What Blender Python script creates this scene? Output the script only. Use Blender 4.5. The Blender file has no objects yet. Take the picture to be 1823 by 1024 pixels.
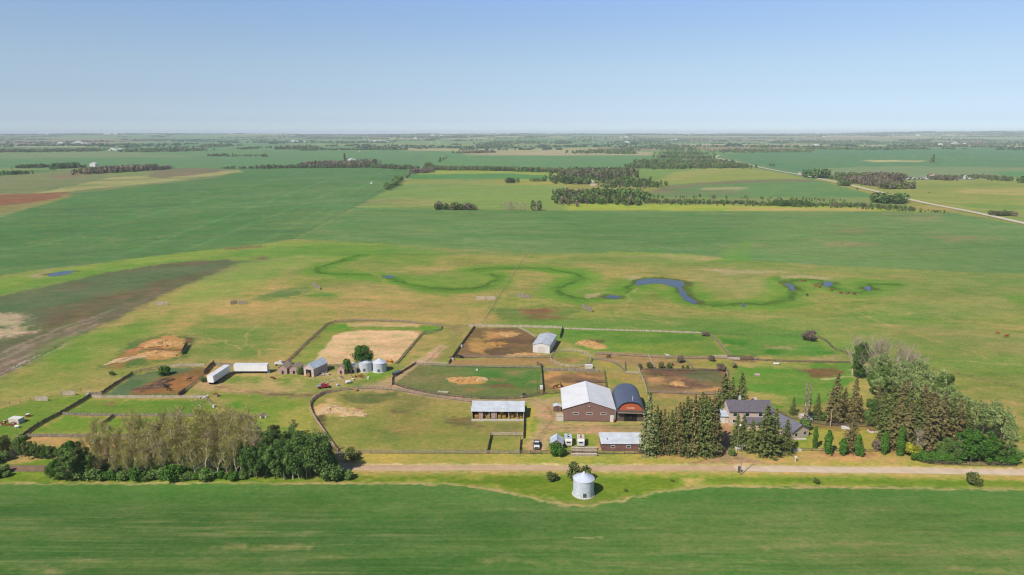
import bpy, bmesh, math, random
import numpy as np
from mathutils import Vector, Matrix
R = math.radians
rnd = random.Random(7)
rng = np.random.default_rng(11)
S = bpy.context.scene
C = S.collection

# ---------------------------------------------------------------- camera
CAMH = 100.0
F = 1215.0                 # focal length in pixels of the 1823 px wide photograph
V0 = 235.0                 # row of the true horizon
PITCH = math.atan((512 - V0) / F)
cd = bpy.data.cameras.new('camera'); cam = bpy.data.objects.new('camera', cd); C.objects.link(cam)
cam.location = (0, 0, CAMH); cam.rotation_euler = (R(90) - PITCH, 0, 0)
cd.sensor_width = 36; cd.lens = F / 1823 * 36; cd.clip_start = 1; cd.clip_end = 200000
S.camera = cam
# ---------------------------------------------------------------- sky, sun, exposure
SUN_EL, SUN_AZ = R(47), R(222)      # azimuth of the sun clockwise from +Y (behind the camera, to its left)
w = bpy.data.worlds.new('World'); S.world = w; w.use_nodes = True
nt = w.node_tree; nt.nodes.clear()
sky = nt.nodes.new('ShaderNodeTexSky'); sky.sky_type = 'NISHITA'; sky.sun_disc = False
sky.sun_elevation = SUN_EL; sky.sun_rotation = SUN_AZ
sky.altitude = 700; sky.air_density = 1.0; sky.dust_density = 0.4; sky.ozone_density = 2.6
bg = nt.nodes.new('ShaderNodeBackground'); bg.inputs['Strength'].default_value = 0.095
wo = nt.nodes.new('ShaderNodeOutputWorld')
# the clear prairie sky is evener towards the horizon than the model's: tint it by height above the horizon
tcw = nt.nodes.new('ShaderNodeTexCoord'); sxw = nt.nodes.new('ShaderNodeSeparateXYZ'); nt.links.new(tcw.outputs['Generated'], sxw.inputs[0])
mw = nt.nodes.new('ShaderNodeMath'); mw.operation = 'MULTIPLY'; mw.inputs[1].default_value = 2.5; nt.links.new(sxw.outputs[2], mw.inputs[0])
rw = nt.nodes.new('ShaderNodeValToRGB'); el_ = rw.color_ramp.elements
stops = [(0.0, (.66, .84, 1.15)), (.006, (.63, .80, 1.12)), (.039, (.55, .66, .97)), (.125, (.62, .655, .81)), (.22, (.75, .73, .79)), (.329, (.82, .79, .84)), (.40, (.84, .84, .905)), (.43, (.87, .865, .975)), (1.0, (.62, .63, .74))]
el_[0].position, el_[0].color = stops[0][0], stops[0][1] + (1,); el_[1].position, el_[1].color = stops[-1][0], stops[-1][1] + (1,)
for p_, c_ in stops[1:-1]: e_ = el_.new(p_); e_.color = c_ + (1,)
nt.links.new(mw.outputs[0], rw.inputs[0])
mxw = nt.nodes.new('ShaderNodeMix'); mxw.data_type = 'RGBA'; mxw.blend_type = 'MULTIPLY'; mxw.inputs[0].default_value = 1
nt.links.new(sky.outputs[0], mxw.inputs[6]); nt.links.new(rw.outputs[0], mxw.inputs[7])
nt.links.new(mxw.outputs[2], bg.inputs[0]); nt.links.new(bg.outputs[0], wo.inputs[0])
sl = bpy.data.lights.new('sun', 'SUN'); sun = bpy.data.objects.new('sun', sl); C.objects.link(sun)
sl.energy = 3.85; sl.angle = R(0.53); sl.color = (1.0, 0.93, 0.83)
sd = Vector((math.sin(SUN_AZ) * math.cos(SUN_EL), math.cos(SUN_AZ) * math.cos(SUN_EL), math.sin(SUN_EL)))
sun.rotation_euler = sd.to_track_quat('Z', 'Y').to_euler(); sun.location = (0, 0, 300)
S.view_settings.view_transform = 'Standard'; S.view_settings.look = 'None'
S.view_settings.exposure = 0.55; S.view_settings.gamma = 1.0
ALB = 0.66                 # photo colour -> surface colour at that exposure
S.render.engine = 'CYCLES'
cy = S.cycles
S.cycles.filter_width = 1.15; cy.use_denoising = True; cy.max_bounces = 5; cy.diffuse_bounces = 2; cy.glossy_bounces = 2
cy.transparent_max_bounces = 6; cy.volume_bounces = 0; cy.transmission_bounces = 2

# ---------------------------------------------------------------- noise and terrain
def _hash(ix, iy, s):
    h = (ix.astype(np.int64) * 374761393 + iy.astype(np.int64) * 668265263 + s * 2147483647) & 0xFFFFFFFF
    h = ((h ^ (h >> 13)) * 1274126177) & 0xFFFFFFFF
    return ((h ^ (h >> 16)) & 0xFFFF) / 65535.0
def vn(x, y, s=0):
    x = np.asarray(x, float); y = np.asarray(y, float)
    ix = np.floor(x); iy = np.floor(y); fx = x - ix; fy = y - iy
    fx = fx * fx * (3 - 2 * fx); fy = fy * fy * (3 - 2 * fy)
    a = _hash(ix, iy, s); b = _hash(ix + 1, iy, s); c = _hash(ix, iy + 1, s); d = _hash(ix + 1, iy + 1, s)
    return (a + (b - a) * fx) * (1 - fy) + (c + (d - c) * fx) * fy
def fbm(x, y, s=0, o=4):
    r = 0; a = 0.5; t = 0
    for i in range(o):
        r = r + a * (vn(x, y, s + i * 17) * 2 - 1); t += a; a *= 0.55
        x = x * 2.03 + 11.3; y = y * 2.01 - 7.1
    return r / t * 1.35
def sst(a, b, x):
    t = np.clip((np.asarray(x, float) - a) / (b - a), 0, 1); return t * t * (3 - 2 * t)
def HT(x, y):
    x = np.asarray(x, float); y = np.asarray(y, float)
    h = 2.6 * sst(430, 900, y) * fbm(x / 330, y / 330, 5, 2)
    h = h + 9 * sst(1500, 4000, y) * fbm(x / 1500 + 3, y / 1500, 9, 3)
    h = h + 15 * sst(4500, 11000, y) * (fbm(x / 4200, y / 4200, 21, 3) - .15)
    h = h + 62 * np.exp(-((x - 10800) / 3600) ** 2 - ((y - 14500) / 2600) ** 2)
    h = h + (66 + 14 * fbm(x / 3000, y / 9000, 31, 3)) * sst(5500, 13500, y) * (1 - .8 * sst(15000, 26000, y))
    return h - (x * x + y * y) / 14.4e6            # curvature of the earth with refraction
def P(u, v, zz=0.0, flat=False):
    """ground point seen at photo pixel (u, v); zz lifts the plane above the ground"""
    x = (u - 911.5) / F; y = (512 - v) / F
    dy = math.cos(PITCH) + y * math.sin(PITCH); dz = -math.sin(PITCH) + y * math.cos(PITCH)
    dz = min(dz, -1e-4)
    t0 = (zz - CAMH) / dz
    if dy * t0 < 420 or flat: return (x * t0, dy * t0)
    t = 300 * (60000 / 300) ** np.linspace(0, 1, 900)
    d = CAMH + dz * t - HT(x * t, dy * t) - zz
    k = np.nonzero(d < 0)[0]
    if len(k) == 0: return (x * t[-1], dy * t[-1])
    k = k[0]
    if k == 0: tt = t[0]
    else: tt = t[k - 1] + (t[k] - t[k - 1]) * d[k - 1] / (d[k - 1] - d[k])
    return (x * tt, dy * tt)
def P3(u, v):
    x, y = P(u, v); return (x, y, float(HT(x, y)))

# ---------------------------------------------------------------- objects
def setp(o, label=None, cat=None, group=None, kind=None):
    if label: o['label'] = label
    if cat: o['category'] = cat
    if group: o['group'] = group
    if kind: o['kind'] = kind
    return o
def link(o, parent=None):
    C.objects.link(o)
    if parent: o.parent = parent
    return o
def thing(name, label, cat, loc=(0, 0, 0), rz=0, group=None):
    o = bpy.data.objects.new(name, None); o.empty_display_size = .5
    o.location = loc; o.rotation_euler = (0, 0, rz); link(o)
    return setp(o, label, cat, group)
def mesh_np(name, V, Q):
    me = bpy.data.meshes.new(name); V = np.asarray(V, np.float32); Q = np.asarray(Q, np.int32)
    me.vertices.add(len(V)); me.vertices.foreach_set('co', V.ravel())
    k = Q.shape[1]
    me.loops.add(Q.size); me.loops.foreach_set('vertex_index', Q.ravel())
    me.polygons.add(len(Q)); me.polygons.foreach_set('loop_start', np.arange(len(Q), dtype=np.int32) * k)
    me.update(calc_edges=True); return me
def ob(name, me, mat, parent=None, loc=None):
    o = bpy.data.objects.new(name, me)
    if mat is not None and not me.materials:
        for m in (mat if isinstance(mat, (list, tuple)) else [mat]): me.materials.append(m)
    if loc is not None: o.location = loc
    return link(o, parent)
class MB:
    def __init__(s): s.v = []; s.f = []; s.m = []
    def face(s, pts, m=0):
        n = len(s.v); s.v += [tuple(p) for p in pts]; s.f.append(list(range(n, n + len(pts)))); s.m.append(m); return s
    def box(s, x0, y0, z0, x1, y1, z1, m=0):
        n = len(s.v)
        s.v += [(x0, y0, z0), (x1, y0, z0), (x1, y1, z0), (x0, y1, z0), (x0, y0, z1), (x1, y0, z1), (x1, y1, z1), (x0, y1, z1)]
        for q in ((0, 3, 2, 1), (4, 5, 6, 7), (0, 1, 5, 4), (1, 2, 6, 5), (2, 3, 7, 6), (3, 0, 4, 7)):
            s.f.append([n + i for i in q]); s.m.append(m)
        return s
    def prism(s, poly, axis, a, b, m=0):
        """extrude a 2D outline along axis: 'y' (outline x,z), 'x' (outline y,z), 'z' (outline x,y)"""
        def mk(p, t): return (p[0], t, p[1]) if axis == 'y' else (t, p[0], p[1]) if axis == 'x' else (p[0], p[1], t)
        n = len(s.v); k = len(poly)
        s.v += [mk(p, a) for p in poly] + [mk(p, b) for p in poly]
        s.f.append([n + i for i in range(k)][::-1]); s.m.append(m)
        s.f.append([n + k + i for i in range(k)]); s.m.append(m)
        for i in range(k):
            j = (i + 1) % k; s.f.append([n + i, n + j, n + k + j, n + k + i]); s.m.append(m)
        return s
    def tube(s, a, b, r0, r1=None, n=6, m=0, caps=True):
        r1 = r0 if r1 is None else r1
        a = Vector(a); b = Vector(b); d = (b - a).normalized(); u = d.orthogonal().normalized(); w_ = d.cross(u)
        k = len(s.v)
        for c, r in ((a, r0), (b, r1)):
            for i in range(n):
                t = 2 * math.pi * i / n; s.v.append(tuple(c + u * math.cos(t) * r + w_ * math.sin(t) * r))
        for i in range(n):
            j = (i + 1) % n; s.f.append([k + i, k + j, k + n + j, k + n + i]); s.m.append(m)
        if caps:
            s.f.append([k + i for i in range(n)][::-1]); s.m.append(m)
            s.f.append([k + n + i for i in range(n)]); s.m.append(m)
        return s
    def mesh(s, name, smooth=False):
        me = bpy.data.meshes.new(name); me.from_pydata(s.v, [], s.f)
        me.polygons.foreach_set('material_index', s.m)
        bm = bmesh.new(); bm.from_mesh(me); bmesh.ops.recalc_face_normals(bm, faces=bm.faces); bm.to_mesh(me); bm.free()
        if smooth: me.polygons.foreach_set('use_smooth', [True] * len(me.polygons))
        me.update(); return me
    def build(s, name, mat, parent=None, loc=None, smooth=False, label=None, cat=None, group=None, kind=None):
        o = ob(name, s.mesh(name, smooth), mat, parent, loc)
        return setp(o, label, cat, group, kind)
def dup(o, parent=None, loc=None, rz=None, label=None, group=None):
    c = o.copy(); C.objects.link(c)
    if parent is not None: c.parent = parent
    for ch in [k for k in o.children]: dup(ch, c)
    if loc is not None: c.location = loc
    if rz is not None: c.rotation_euler = (0, 0, rz)
    if label: c['label'] = label
    if group: c['group'] = group
    return c

# ---------------------------------------------------------------- materials
def lin(c): return tuple(((x / 255) / 12.92 if x / 255 <= .04045 else ((x / 255 + .055) / 1.055) ** 2.4) for x in c)
def col(c, k=None):
    k = ALB if k is None else k
    return tuple(min(x * k, .85) for x in lin(c)) + (1,)
def mat(name, rgb, rough=.85, var=.12, scale=1.5, metal=0, island=0, ribs=None, spec=.3, rgb2=None, bump=0, k=None, strans=0, objvar=0):
    """procedural surface: base colour broken by noise; ribs=(axis, period m) adds sheet-metal or board lines"""
    m = bpy.data.materials.new(name); m.use_nodes = True; t = m.node_tree; N = t.nodes; L = t.links
    b = N['Principled BSDF']; b.inputs['Roughness'].default_value = rough; b.inputs['Metallic'].default_value = metal
    b.inputs['Specular IOR Level'].default_value = spec
    tc = N.new('ShaderNodeTexCoord')
    nz = N.new('ShaderNodeTexNoise'); nz.inputs['Scale'].default_value = scale; nz.inputs['Detail'].default_value = 5
    L.new(tc.outputs['Object'], nz.inputs['Vector'])
    mx = N.new('ShaderNodeMix'); mx.data_type = 'RGBA'
    c1 = col(rgb, k); c2 = col(rgb2, k) if rgb2 else tuple(min(1, x * (1 + 2.2 * var)) for x in c1[:3]) + (1,)
    c1 = c1 if rgb2 else tuple(x * (1 - 2.2 * var) for x in c1[:3]) + (1,)
    mx.inputs[6].default_value = c1; mx.inputs[7].default_value = c2
    mr = N.new('ShaderNodeMapRange'); mr.inputs[1].default_value = .3; mr.inputs[2].default_value = .7
    L.new(nz.outputs[0], mr.inputs[0]); L.new(mr.outputs[0], mx.inputs[0])
    out = mx.outputs[2]
    def mul(src, lo, hi, fac):
        r = N.new('ShaderNodeMapRange'); r.inputs[3].default_value = lo; r.inputs[4].default_value = hi
        L.new(fac, r.inputs[0])
        v = N.new('ShaderNodeVectorMath'); v.operation = 'SCALE'; L.new(src, v.inputs[0]); L.new(r.outputs[0], v.inputs[3])
        return v.outputs[0]
    if island:
        g = N.new('ShaderNodeNewGeometry'); out = mul(out, 1 - island, 1 + island, g.outputs['Random Per Island'])
    if objvar:
        oi = N.new('ShaderNodeObjectInfo'); out = mul(out, 1 - objvar, 1 + objvar, oi.outputs['Random'])
    if ribs:
        ax, per = ribs
        sx = N.new('ShaderNodeSeparateXYZ'); L.new(tc.outputs['Object'], sx.inputs[0])
        ma = N.new('ShaderNodeMath'); ma.operation = 'MULTIPLY'; ma.inputs[1].default_value = 1 / per; L.new(sx.outputs[ax], ma.inputs[0])
        fr = N.new('ShaderNodeMath'); fr.operation = 'PINGPONG'; fr.inputs[1].default_value = .5; L.new(ma.outputs[0], fr.inputs[0])
        r = N.new('ShaderNodeMapRange'); r.inputs[1].default_value = 0; r.inputs[2].default_value = .16; L.new(fr.outputs[0], r.inputs[0])
        bp = N.new('ShaderNodeBump'); bp.inputs['Strength'].default_value = .6; bp.inputs['Distance'].default_value = .05
        L.new(r.outputs[0], bp.inputs['Height']); L.new(bp.outputs[0], b.inputs['Normal'])
        out = mul(out, .88, 1.0, r.outputs[0])
    elif bump:
        bp = N.new('ShaderNodeBump'); bp.inputs['Strength'].default_value = .5; bp.inputs['Distance'].default_value = bump
        L.new(nz.outputs[0], bp.inputs['Height']); L.new(bp.outputs[0], b.inputs['Normal'])
    L.new(out, b.inputs['Base Color'])
    if strans:
        tr = N.new('ShaderNodeBsdfTranslucent'); L.new(out, tr.inputs[0])
        ms = N.new('ShaderNodeMixShader'); ms.inputs[0].default_value = strans
        L.new(b.outputs[0], ms.inputs[1]); L.new(tr.outputs[0], ms.inputs[2]); L.new(ms.outputs[0], N['Material Output'].inputs[0])
    return m
# ================================================================ GROUND
GS = (86, 137, 78)         # sown field green
s_in = np.arange(-1.0, 1.0001, 0.0015)
s_out = 1.0 * (14 / 1.0) ** (np.arange(1, 15) / 14)
sv = np.concatenate([-s_out[::-1], s_in, s_out])
th = np.concatenate([np.arange(100 / 128, 0.03, -0.0009), np.arange(0.03, 0.0016, -0.00035)])
yv = np.concatenate([[-3000, -900, -300, -60, 40, 90, 112], 100 / th])
wy = np.where(yv > 0, np.sqrt(yv ** 2 + 150.0 ** 2), 150 + np.abs(yv))
GX = np.clip(sv[None, :] * wy[:, None], -60000, 60000); GY = np.repeat(yv[:, None], len(sv), 1)
nr, nc = GX.shape
X = GX.ravel(); Y = GY.ravel(); Z = HT(X, Y)
COL = np.zeros((nr * nc, 3), np.float32)
def L3(c): return np.array(lin(c), np.float32)
def rows(y0, y1):
    a = max(0, int(np.searchsorted(yv, y0)) - 1); b = min(nr, int(np.searchsorted(yv, y1)) + 1); return a * nc, b * nc
def blend(idx, a, c):
    a = a[:, None].astype(np.float32); COL[idx] = COL[idx] * (1 - a) + L3(c)[None] * a
def sdist(px, py, W, closed=True):
    d2 = np.full(len(px), 1e18); ins = np.zeros(len(px), bool); n = len(W)
    for i in range(n if closed else n - 1):
        ax, ay = W[i]; bx, by = W[(i + 1) % n]; ex, ey = bx - ax, by - ay
        t = np.clip(((px - ax) * ex + (py - ay) * ey) / (ex * ex + ey * ey + 1e-9), 0, 1)
        d2 = np.minimum(d2, (px - ax - t * ex) ** 2 + (py - ay - t * ey) ** 2)
        if closed and abs(ey) > 1e-9:
            c = ((ay > py) != (by > py)) & (px < ex * (py - ay) / ey + ax); ins ^= c
    d = np.sqrt(d2); return np.where(ins, -d, d) if closed else d
def sub(px, closed=True, step=60):
    o = []; n = len(px)
    for i in range(n if closed else n - 1):
        a = px[i]; b = px[(i + 1) % n]; k = max(1, int(math.hypot(a[0] - b[0], a[1] - b[1]) / step))
        for j in range(k): o.append((a[0] + (b[0] - a[0]) * j / k, a[1] + (b[1] - a[1]) * j / k))
    if not closed: o.append(px[-1])
    return o
def smoothpts(p, closed=True, it=2):
    for _ in range(it):
        o = []; n = len(p)
        if not closed: o.append(p[0])
        for i in range(n if closed else n - 1):
            a = p[i]; b = p[(i + 1) % n]
            o.append((a[0] * .75 + b[0] * .25, a[1] * .75 + b[1] * .25)); o.append((a[0] * .25 + b[0] * .75, a[1] * .25 + b[1] * .75))
        if not closed: o.append(p[-1])
        p = o
    return p
NS = [100]
def paint(px, c, soft=1.5, wob=1.5, op=1.0, brk=0, bs=12, an=1.0, width=None, world=False, sm=0):
    """colour a field of the ground: polygon (or a line of some width) given by landmarks of the photo, laid out in metres"""
    closed = width is None
    if sm: px = smoothpts(px, closed, sm)
    W = px if world else [P(*q) for q in sub(px, closed)]
    NS[0] += 31; sd_ = NS[0]
    A = np.array(W); pad = soft + wob + (0 if closed else width)
    i0, i1 = rows(A[:, 1].min() - pad, A[:, 1].max() + pad)
    xs = X[i0:i1]; ys = Y[i0:i1]
    k = np.nonzero((xs > A[:, 0].min() - pad) & (xs < A[:, 0].max() + pad) & (ys > A[:, 1].min() - pad) & (ys < A[:, 1].max() + pad))[0]
    if not len(k): return
    x = xs[k]; y = ys[k]
    if wob:
        sc = max(2.5, wob * 3.5)
        x2 = x + wob * fbm(x / sc, y / sc, sd_, 3); y2 = y + wob * fbm(x / sc + 40, y / sc, sd_ + 3, 3)
    else: x2, y2 = x, y
    d = sdist(x2, y2, W, closed)
    if not closed: d = d - width / 2
    else: brk = max(brk, .16 if soft > .9 else 0); soft = max(soft * 1.15, .5)
    d = d + min(soft, 4) * .9 * fbm(x / 1.9, y / 1.7, sd_ + 5, 2) * (1 if W[0][1] < 600 else 3 / 4)
    a = (1 - sst(-soft, soft, d)) * op
    if brk: a = a * np.clip(1 - brk + brk * 1.7 * (fbm(x / bs / an, y / bs, sd_ + 7, 4) + .55), 0, 1)
    m = a > .003
    blend(i0 + k[m], a[m], c)
def mottle(y0, y1, scale, c, op, an=1.0, thr=0., seed=0, x0=-1e9, x1=1e9, ang=0.):
    i0, i1 = rows(y0, y1); x = X[i0:i1]; y = Y[i0:i1]
    if ang: x, y = x * math.cos(ang) + y * math.sin(ang), -x * math.sin(ang) + y * math.cos(ang)
    a = np.clip((fbm(x / scale / an, y / scale, seed, 4) - thr) * 1.6, 0, 1) * op
    a = a * sst(y0 - 1, y0 + 1, Y[i0:i1]) * (1 - sst(y1 - 20, y1, Y[i0:i1])) * sst(x0 - 45, x0 + 45, X[i0:i1]) * (1 - sst(x1 - 45, x1 + 45, X[i0:i1]))
    blend(np.arange(i0, i1), a, c)
# pasture everywhere, then the fields over it
COL[:] = L3((158, 157, 84))
mottle(-4000, 1500, 70, (186, 162, 102), .75, 1.6, -.05, 1)
mottle(-4000, 1500, 28, (122, 146, 64), .6, 2.2, .05, 2)
mottle(-4000, 900, 7, (182, 164, 108), .4, 2, .15, 3)
mottle(-4000, 900, 9, (108, 132, 58), .4, 2, .15, 4)
mottle(200, 620, 4.5, (96, 132, 54), .5, 1.6, .18, 81)
mottle(200, 620, 3.0, (196, 168, 112), .5, 1.8, .22, 82)
mottle(200, 560, 22, (96, 140, 52), .5, 2.0, .1, 83, 0, 900)
mottle(200, 560, 26, (188, 162, 106), .35, 2.2, .15, 84)
# patchwork of distant fields
FC = [(98, 138, 94), (102, 142, 92), (108, 148, 88), (98, 138, 94), (150, 158, 104), (176, 168, 128), (96, 142, 92), (130, 150, 92), (92, 138, 98), (148, 134, 110)]
fr_ = random.Random(21); y_ = 1500.0
while y_ < 60000:
    hh_ = fr_.uniform(380, 820) * (1 + y_ / 9000)
    i0, i1 = rows(y_, y_ + hh_); x_ = -1.35 * y_ - 2500 + fr_.uniform(0, 600)
    xs = X[i0:i1]; ys = Y[i0:i1]; inr = (ys >= y_) & (ys < y_ + hh_)
    while x_ < 1.35 * y_ + 2500:
        w_ = fr_.uniform(500, 1650) * (1 + y_ / 12000)
        k = np.nonzero(inr & (xs >= x_ + .04 * (ys - y_)) & (xs < x_ + w_ + .04 * (ys - y_)))[0]
        if len(k):
            c = fr_.choice(FC); a = np.full(len(k), .92) - .25 * np.clip(fbm(xs[k] / 260, ys[k] / 160, int(y_), 3), 0, 1)
            blend(i0 + k, a, c)
        x_ += w_
    y_ += hh_
# ---- distant named fields
paint([(-400, 262), (700, 262), (760, 296), (-400, 302)], (102, 142, 94), 20, 30, .9)
paint([(-300, 269), (200, 270), (360, 280), (-300, 284)], (142, 152, 112), 20, 30, .6)
paint([(1285, 275), (1400, 268), (1823, 262), (2100, 262), (2100, 300), (1823, 300), (1600, 306), (1450, 308), (1340, 291)], (92, 138, 92), 8, 8)
paint([(1450, 300), (1600, 296), (1823, 298), (2100, 298), (2100, 318), (1823, 318), (1600, 322), (1470, 312)], (140, 156, 112), 6, 10, .8)
paint([(1760, 306), (2000, 306), (2000, 318), (1823, 318)], (96, 148, 88), 6, 6)
paint([(1525, 286.2), (1560, 285.4), (1645, 286), (1645, 288), (1560, 288.6)], (196, 186, 132), 8, 6)
paint([(820, 269), (880, 271), (1090, 269), (1160, 271), (1160, 277), (900, 277), (826, 277)], (190, 172, 140), 12, 25, .9, .5, 60, 3)
paint([(760, 277), (1160, 277), (1170, 298), (1000, 300), (765, 297)], (104, 146, 92), 8, 8)
paint([(1165, 296), (1290, 290), (1440, 318), (1150, 326), (1000, 322), (745, 320), (735, 300), (1000, 304)], (128, 156, 78), 6, 8)
paint([(740, 301), (1000, 306), (1000, 312), (820, 311), (740, 309)], (168, 176, 78), 5, 10, .8, .6, 50, 3)
paint([(726, 311), (900, 309), (1000, 314), (1000, 320), (730, 319)], (92, 144, 80), 4, 6)
paint([(715, 319), (1005, 319), (1008, 328), (700, 329)], (166, 166, 84), 4, 6, .9, .4, 60, 3)
paint([(632, 370), (700, 330), (720, 327), (1008, 330), (1007, 374)], (136, 160, 86), 4, 5)
paint([(634, 369), (655, 356), (720, 352), (800, 362), (720, 368)], (182, 164, 112), 8, 12, .7, .5, 30, 3)
paint([(1165, 326), (1200, 306), (1262, 299), (1330, 296), (1448, 319), (1350, 321), (1200, 331)], (150, 160, 80), 5, 5)
paint([(1200, 306), (1250, 301), (1320, 300), (1250, 312), (1180, 325)], (170, 166, 98), 6, 8, .6, .5, 40, 3)
paint([(1136, 352), (1190, 329), (1350, 320), (1448, 319), (1568, 351), (1480, 356)], (104, 144, 86), 4, 5)
paint([(1180, 332), (1300, 321), (1420, 319), (1470, 324), (1380, 324), (1250, 331), (1140, 350)], (142, 120, 98), 6, 10, .7, .5, 30, 3)
paint([(1250, 334), (1330, 333), (1320, 339), (1240, 338)], (190, 172, 134), 5, 9, .8, .5, 20, 3)
paint([(1155, 343), (1300, 338), (1350, 345), (1200, 350)], (140, 130, 100), 6, 9, .5, .6, 25, 3)
paint([(1590, 322), (1823, 318), (2100, 318), (2100, 470), (1823, 397), (1680, 366), (1560, 343), (1500, 328)], (152, 160, 84), 4, 5)
paint([(1700, 338), (1823, 335), (2000, 340), (2000, 350), (1720, 345)], (192, 172, 112), 6, 14, .7, .5, 30, 4)
paint([(1600, 330), (1823, 325), (1823, 331), (1620, 336)], (126, 150, 74), 6, 14, .6, .5, 30, 4)
paint([(1700, 362), (1823, 366), (1823, 374), (1740, 372)], (110, 150, 72), 5, 10, .7, .4, 30, 4)
paint([(1005, 362), (1200, 364), (1480, 366), (1700, 378), (1560, 376), (1440, 376), (1005, 375)], (164, 178, 74), 3, 4)
paint([(1300, 368), (1550, 371), (1550, 376), (1300, 375)], (192, 170, 108), 3, 5, .8, .3)
paint([(1005, 338), (1150, 350), (1560, 352), (1640, 372), (1480, 367), (1005, 362)], (132, 150, 88), 4, 6, .9)
# left side
paint([(-500, 302), (0, 304), (400, 299), (640, 298), (740, 299), (700, 331), (632, 370), (525, 426), (415, 441), (330, 449), (200, 466), (80, 479), (0, 491), (-500, 530)], (90, 132, 76), 3, 3)
paint([(-500, 322), (0, 313), (150, 300), (300, 300), (425, 302), (385, 317), (250, 331), (130, 345), (0, 386), (-500, 470)], (134, 140, 96), 5, 6)
paint([(200, 316), (425, 303), (435, 306), (300, 323), (120, 341), (60, 345)], (184, 176, 118), 5, 7, .75, .3, 40, 3)
paint([(-60, 349), (125, 342), (128, 347), (90, 360), (0, 378), (-60, 390)], (150, 98, 74), 6, 8, .95)
paint([(-60, 372), (0, 367), (90, 355), (120, 346), (128, 349), (60, 369), (0, 386), (-60, 400)], (150, 150, 92), 6, 8, .8)
paint([(280, 304), (330, 299), (400, 301), (380, 308), (300, 316), (262, 316)], (130, 120, 96), 5, 8, .9)
paint([(85, 314), (140, 308), (145, 315), (110, 319)], (142, 120, 100), 5, 8, .8)
paint([(150, 303), (270, 300), (250, 310), (190, 312)], (130, 156, 76), 5, 6, .8)
for a_, b_ in (((700, 300), (330, 445)), ((680, 315), (470, 430)), ((650, 340), (540, 410)), ((560, 300), (60, 440)), ((640, 300), (200, 460)), ((700, 322), (560, 400))):
    paint([a_, b_], (116, 164, 108), 5, 4, .5, .5, 30, width=4)
mottle(430, 1600, 85, (118, 148, 96), .5, 3.2, .0, 61, -900, -20, .55)
mottle(430, 1600, 60, (78, 116, 70), .5, 3.2, .1, 62, -900, -20, .55)
paint([(525, 427), (632, 371)], (158, 166, 98), 1.5, 1.5, .9, .3, width=2.5)
# mid field
MID = [(525, 426), (632, 370), (1007, 375), (1440, 377), (1560, 377), (1690, 378), (1823, 402), (2200, 480), (2200, 505), (1823, 488), (1500, 475), (1300, 461), (1100, 451), (925, 450), (740, 438), (620, 430)]
paint(MID, (106, 144, 86), 2.5, 2)
paint([(1010, 378), (1340, 378), (1360, 400), (1330, 440), (1100, 449), (1000, 430)], (94, 132, 74), 30, 30, .55, .5, 60, 3)
paint([(640, 372), (1010, 376), (1000, 392), (600, 390)], (92, 132, 74), 10, 12, .6)
paint([(1330, 390), (1823, 402), (1823, 486), (1500, 472), (1350, 460)], (122, 148, 86), 30, 30, .6, .4, 60, 3)
for q in (((1570, 378), (1690, 380), (1680, 392), (1600, 398), (1560, 384)), ((1480, 407), (1560, 410), (1520, 418), (1470, 414)), ((1660, 420), (1780, 426), (1700, 434)), ((1440, 428), (1560, 432), (1480, 440)), ((1290, 432), (1360, 436), (1300, 442))):
    paint(q, (162, 144, 106), 6, 14, .55, .7, 9, 3)
paint([(1275, 452), (1330, 428), (1345, 440), (1335, 466), (1290, 470)], (112, 158, 68), 5, 8, .8, .3)
mottle(560, 900, 60, (126, 148, 90), .6, 2.5, -.1, 71, -260, 900)
mottle(560, 900, 18, (82, 124, 66), .35, 3, .1, 72, -260, 900)
mottle(560, 900, 10, (142, 150, 104), .35, 4, .2, 73, -260, 900)
# pasture beyond the creek
paint([(1065, 452), (1120, 448), (1230, 452), (1290, 462), (1200, 470), (1110, 466)], (160, 172, 78), 4, 6, .8)
paint([(1090, 456), (1200, 453), (1280, 459), (1275, 466), (1150, 463)], (186, 170, 122), 3, 6, .8, .4, 12, 3)
paint([(960, 458), (1080, 452), (1500, 476), (1823, 490), (2300, 520), (2300, 560), (1823, 512), (1400, 488), (1200, 472), (960, 470)], (122, 148, 76), 8, 10, .6, .4, 40, 3)
paint([(1180, 476), (1400, 480), (1480, 500), (1420, 520), (1330, 530), (1260, 510)], (164, 160, 100), 10, 14, .7, .5, 14, 3)
paint([(1480, 500), (1823, 492), (2300, 530), (2300, 600), (1823, 560), (1600, 560)], (130, 150, 82), 12, 14, .6, .5, 40, 3)
paint([(1823, 600), (1600, 560), (1340, 560), (1000, 560), (860, 590), (1250, 595), (1500, 640), (1823, 670), (2300, 760), (2300, 640)], (112, 150, 66), 8, 10, .65, .5, 16, 3)
paint([(1520, 575), (1780, 590), (1823, 610), (1823, 640), (1640, 600)], (168, 158, 104), 6, 12, .6, .5, 14, 3)
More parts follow.
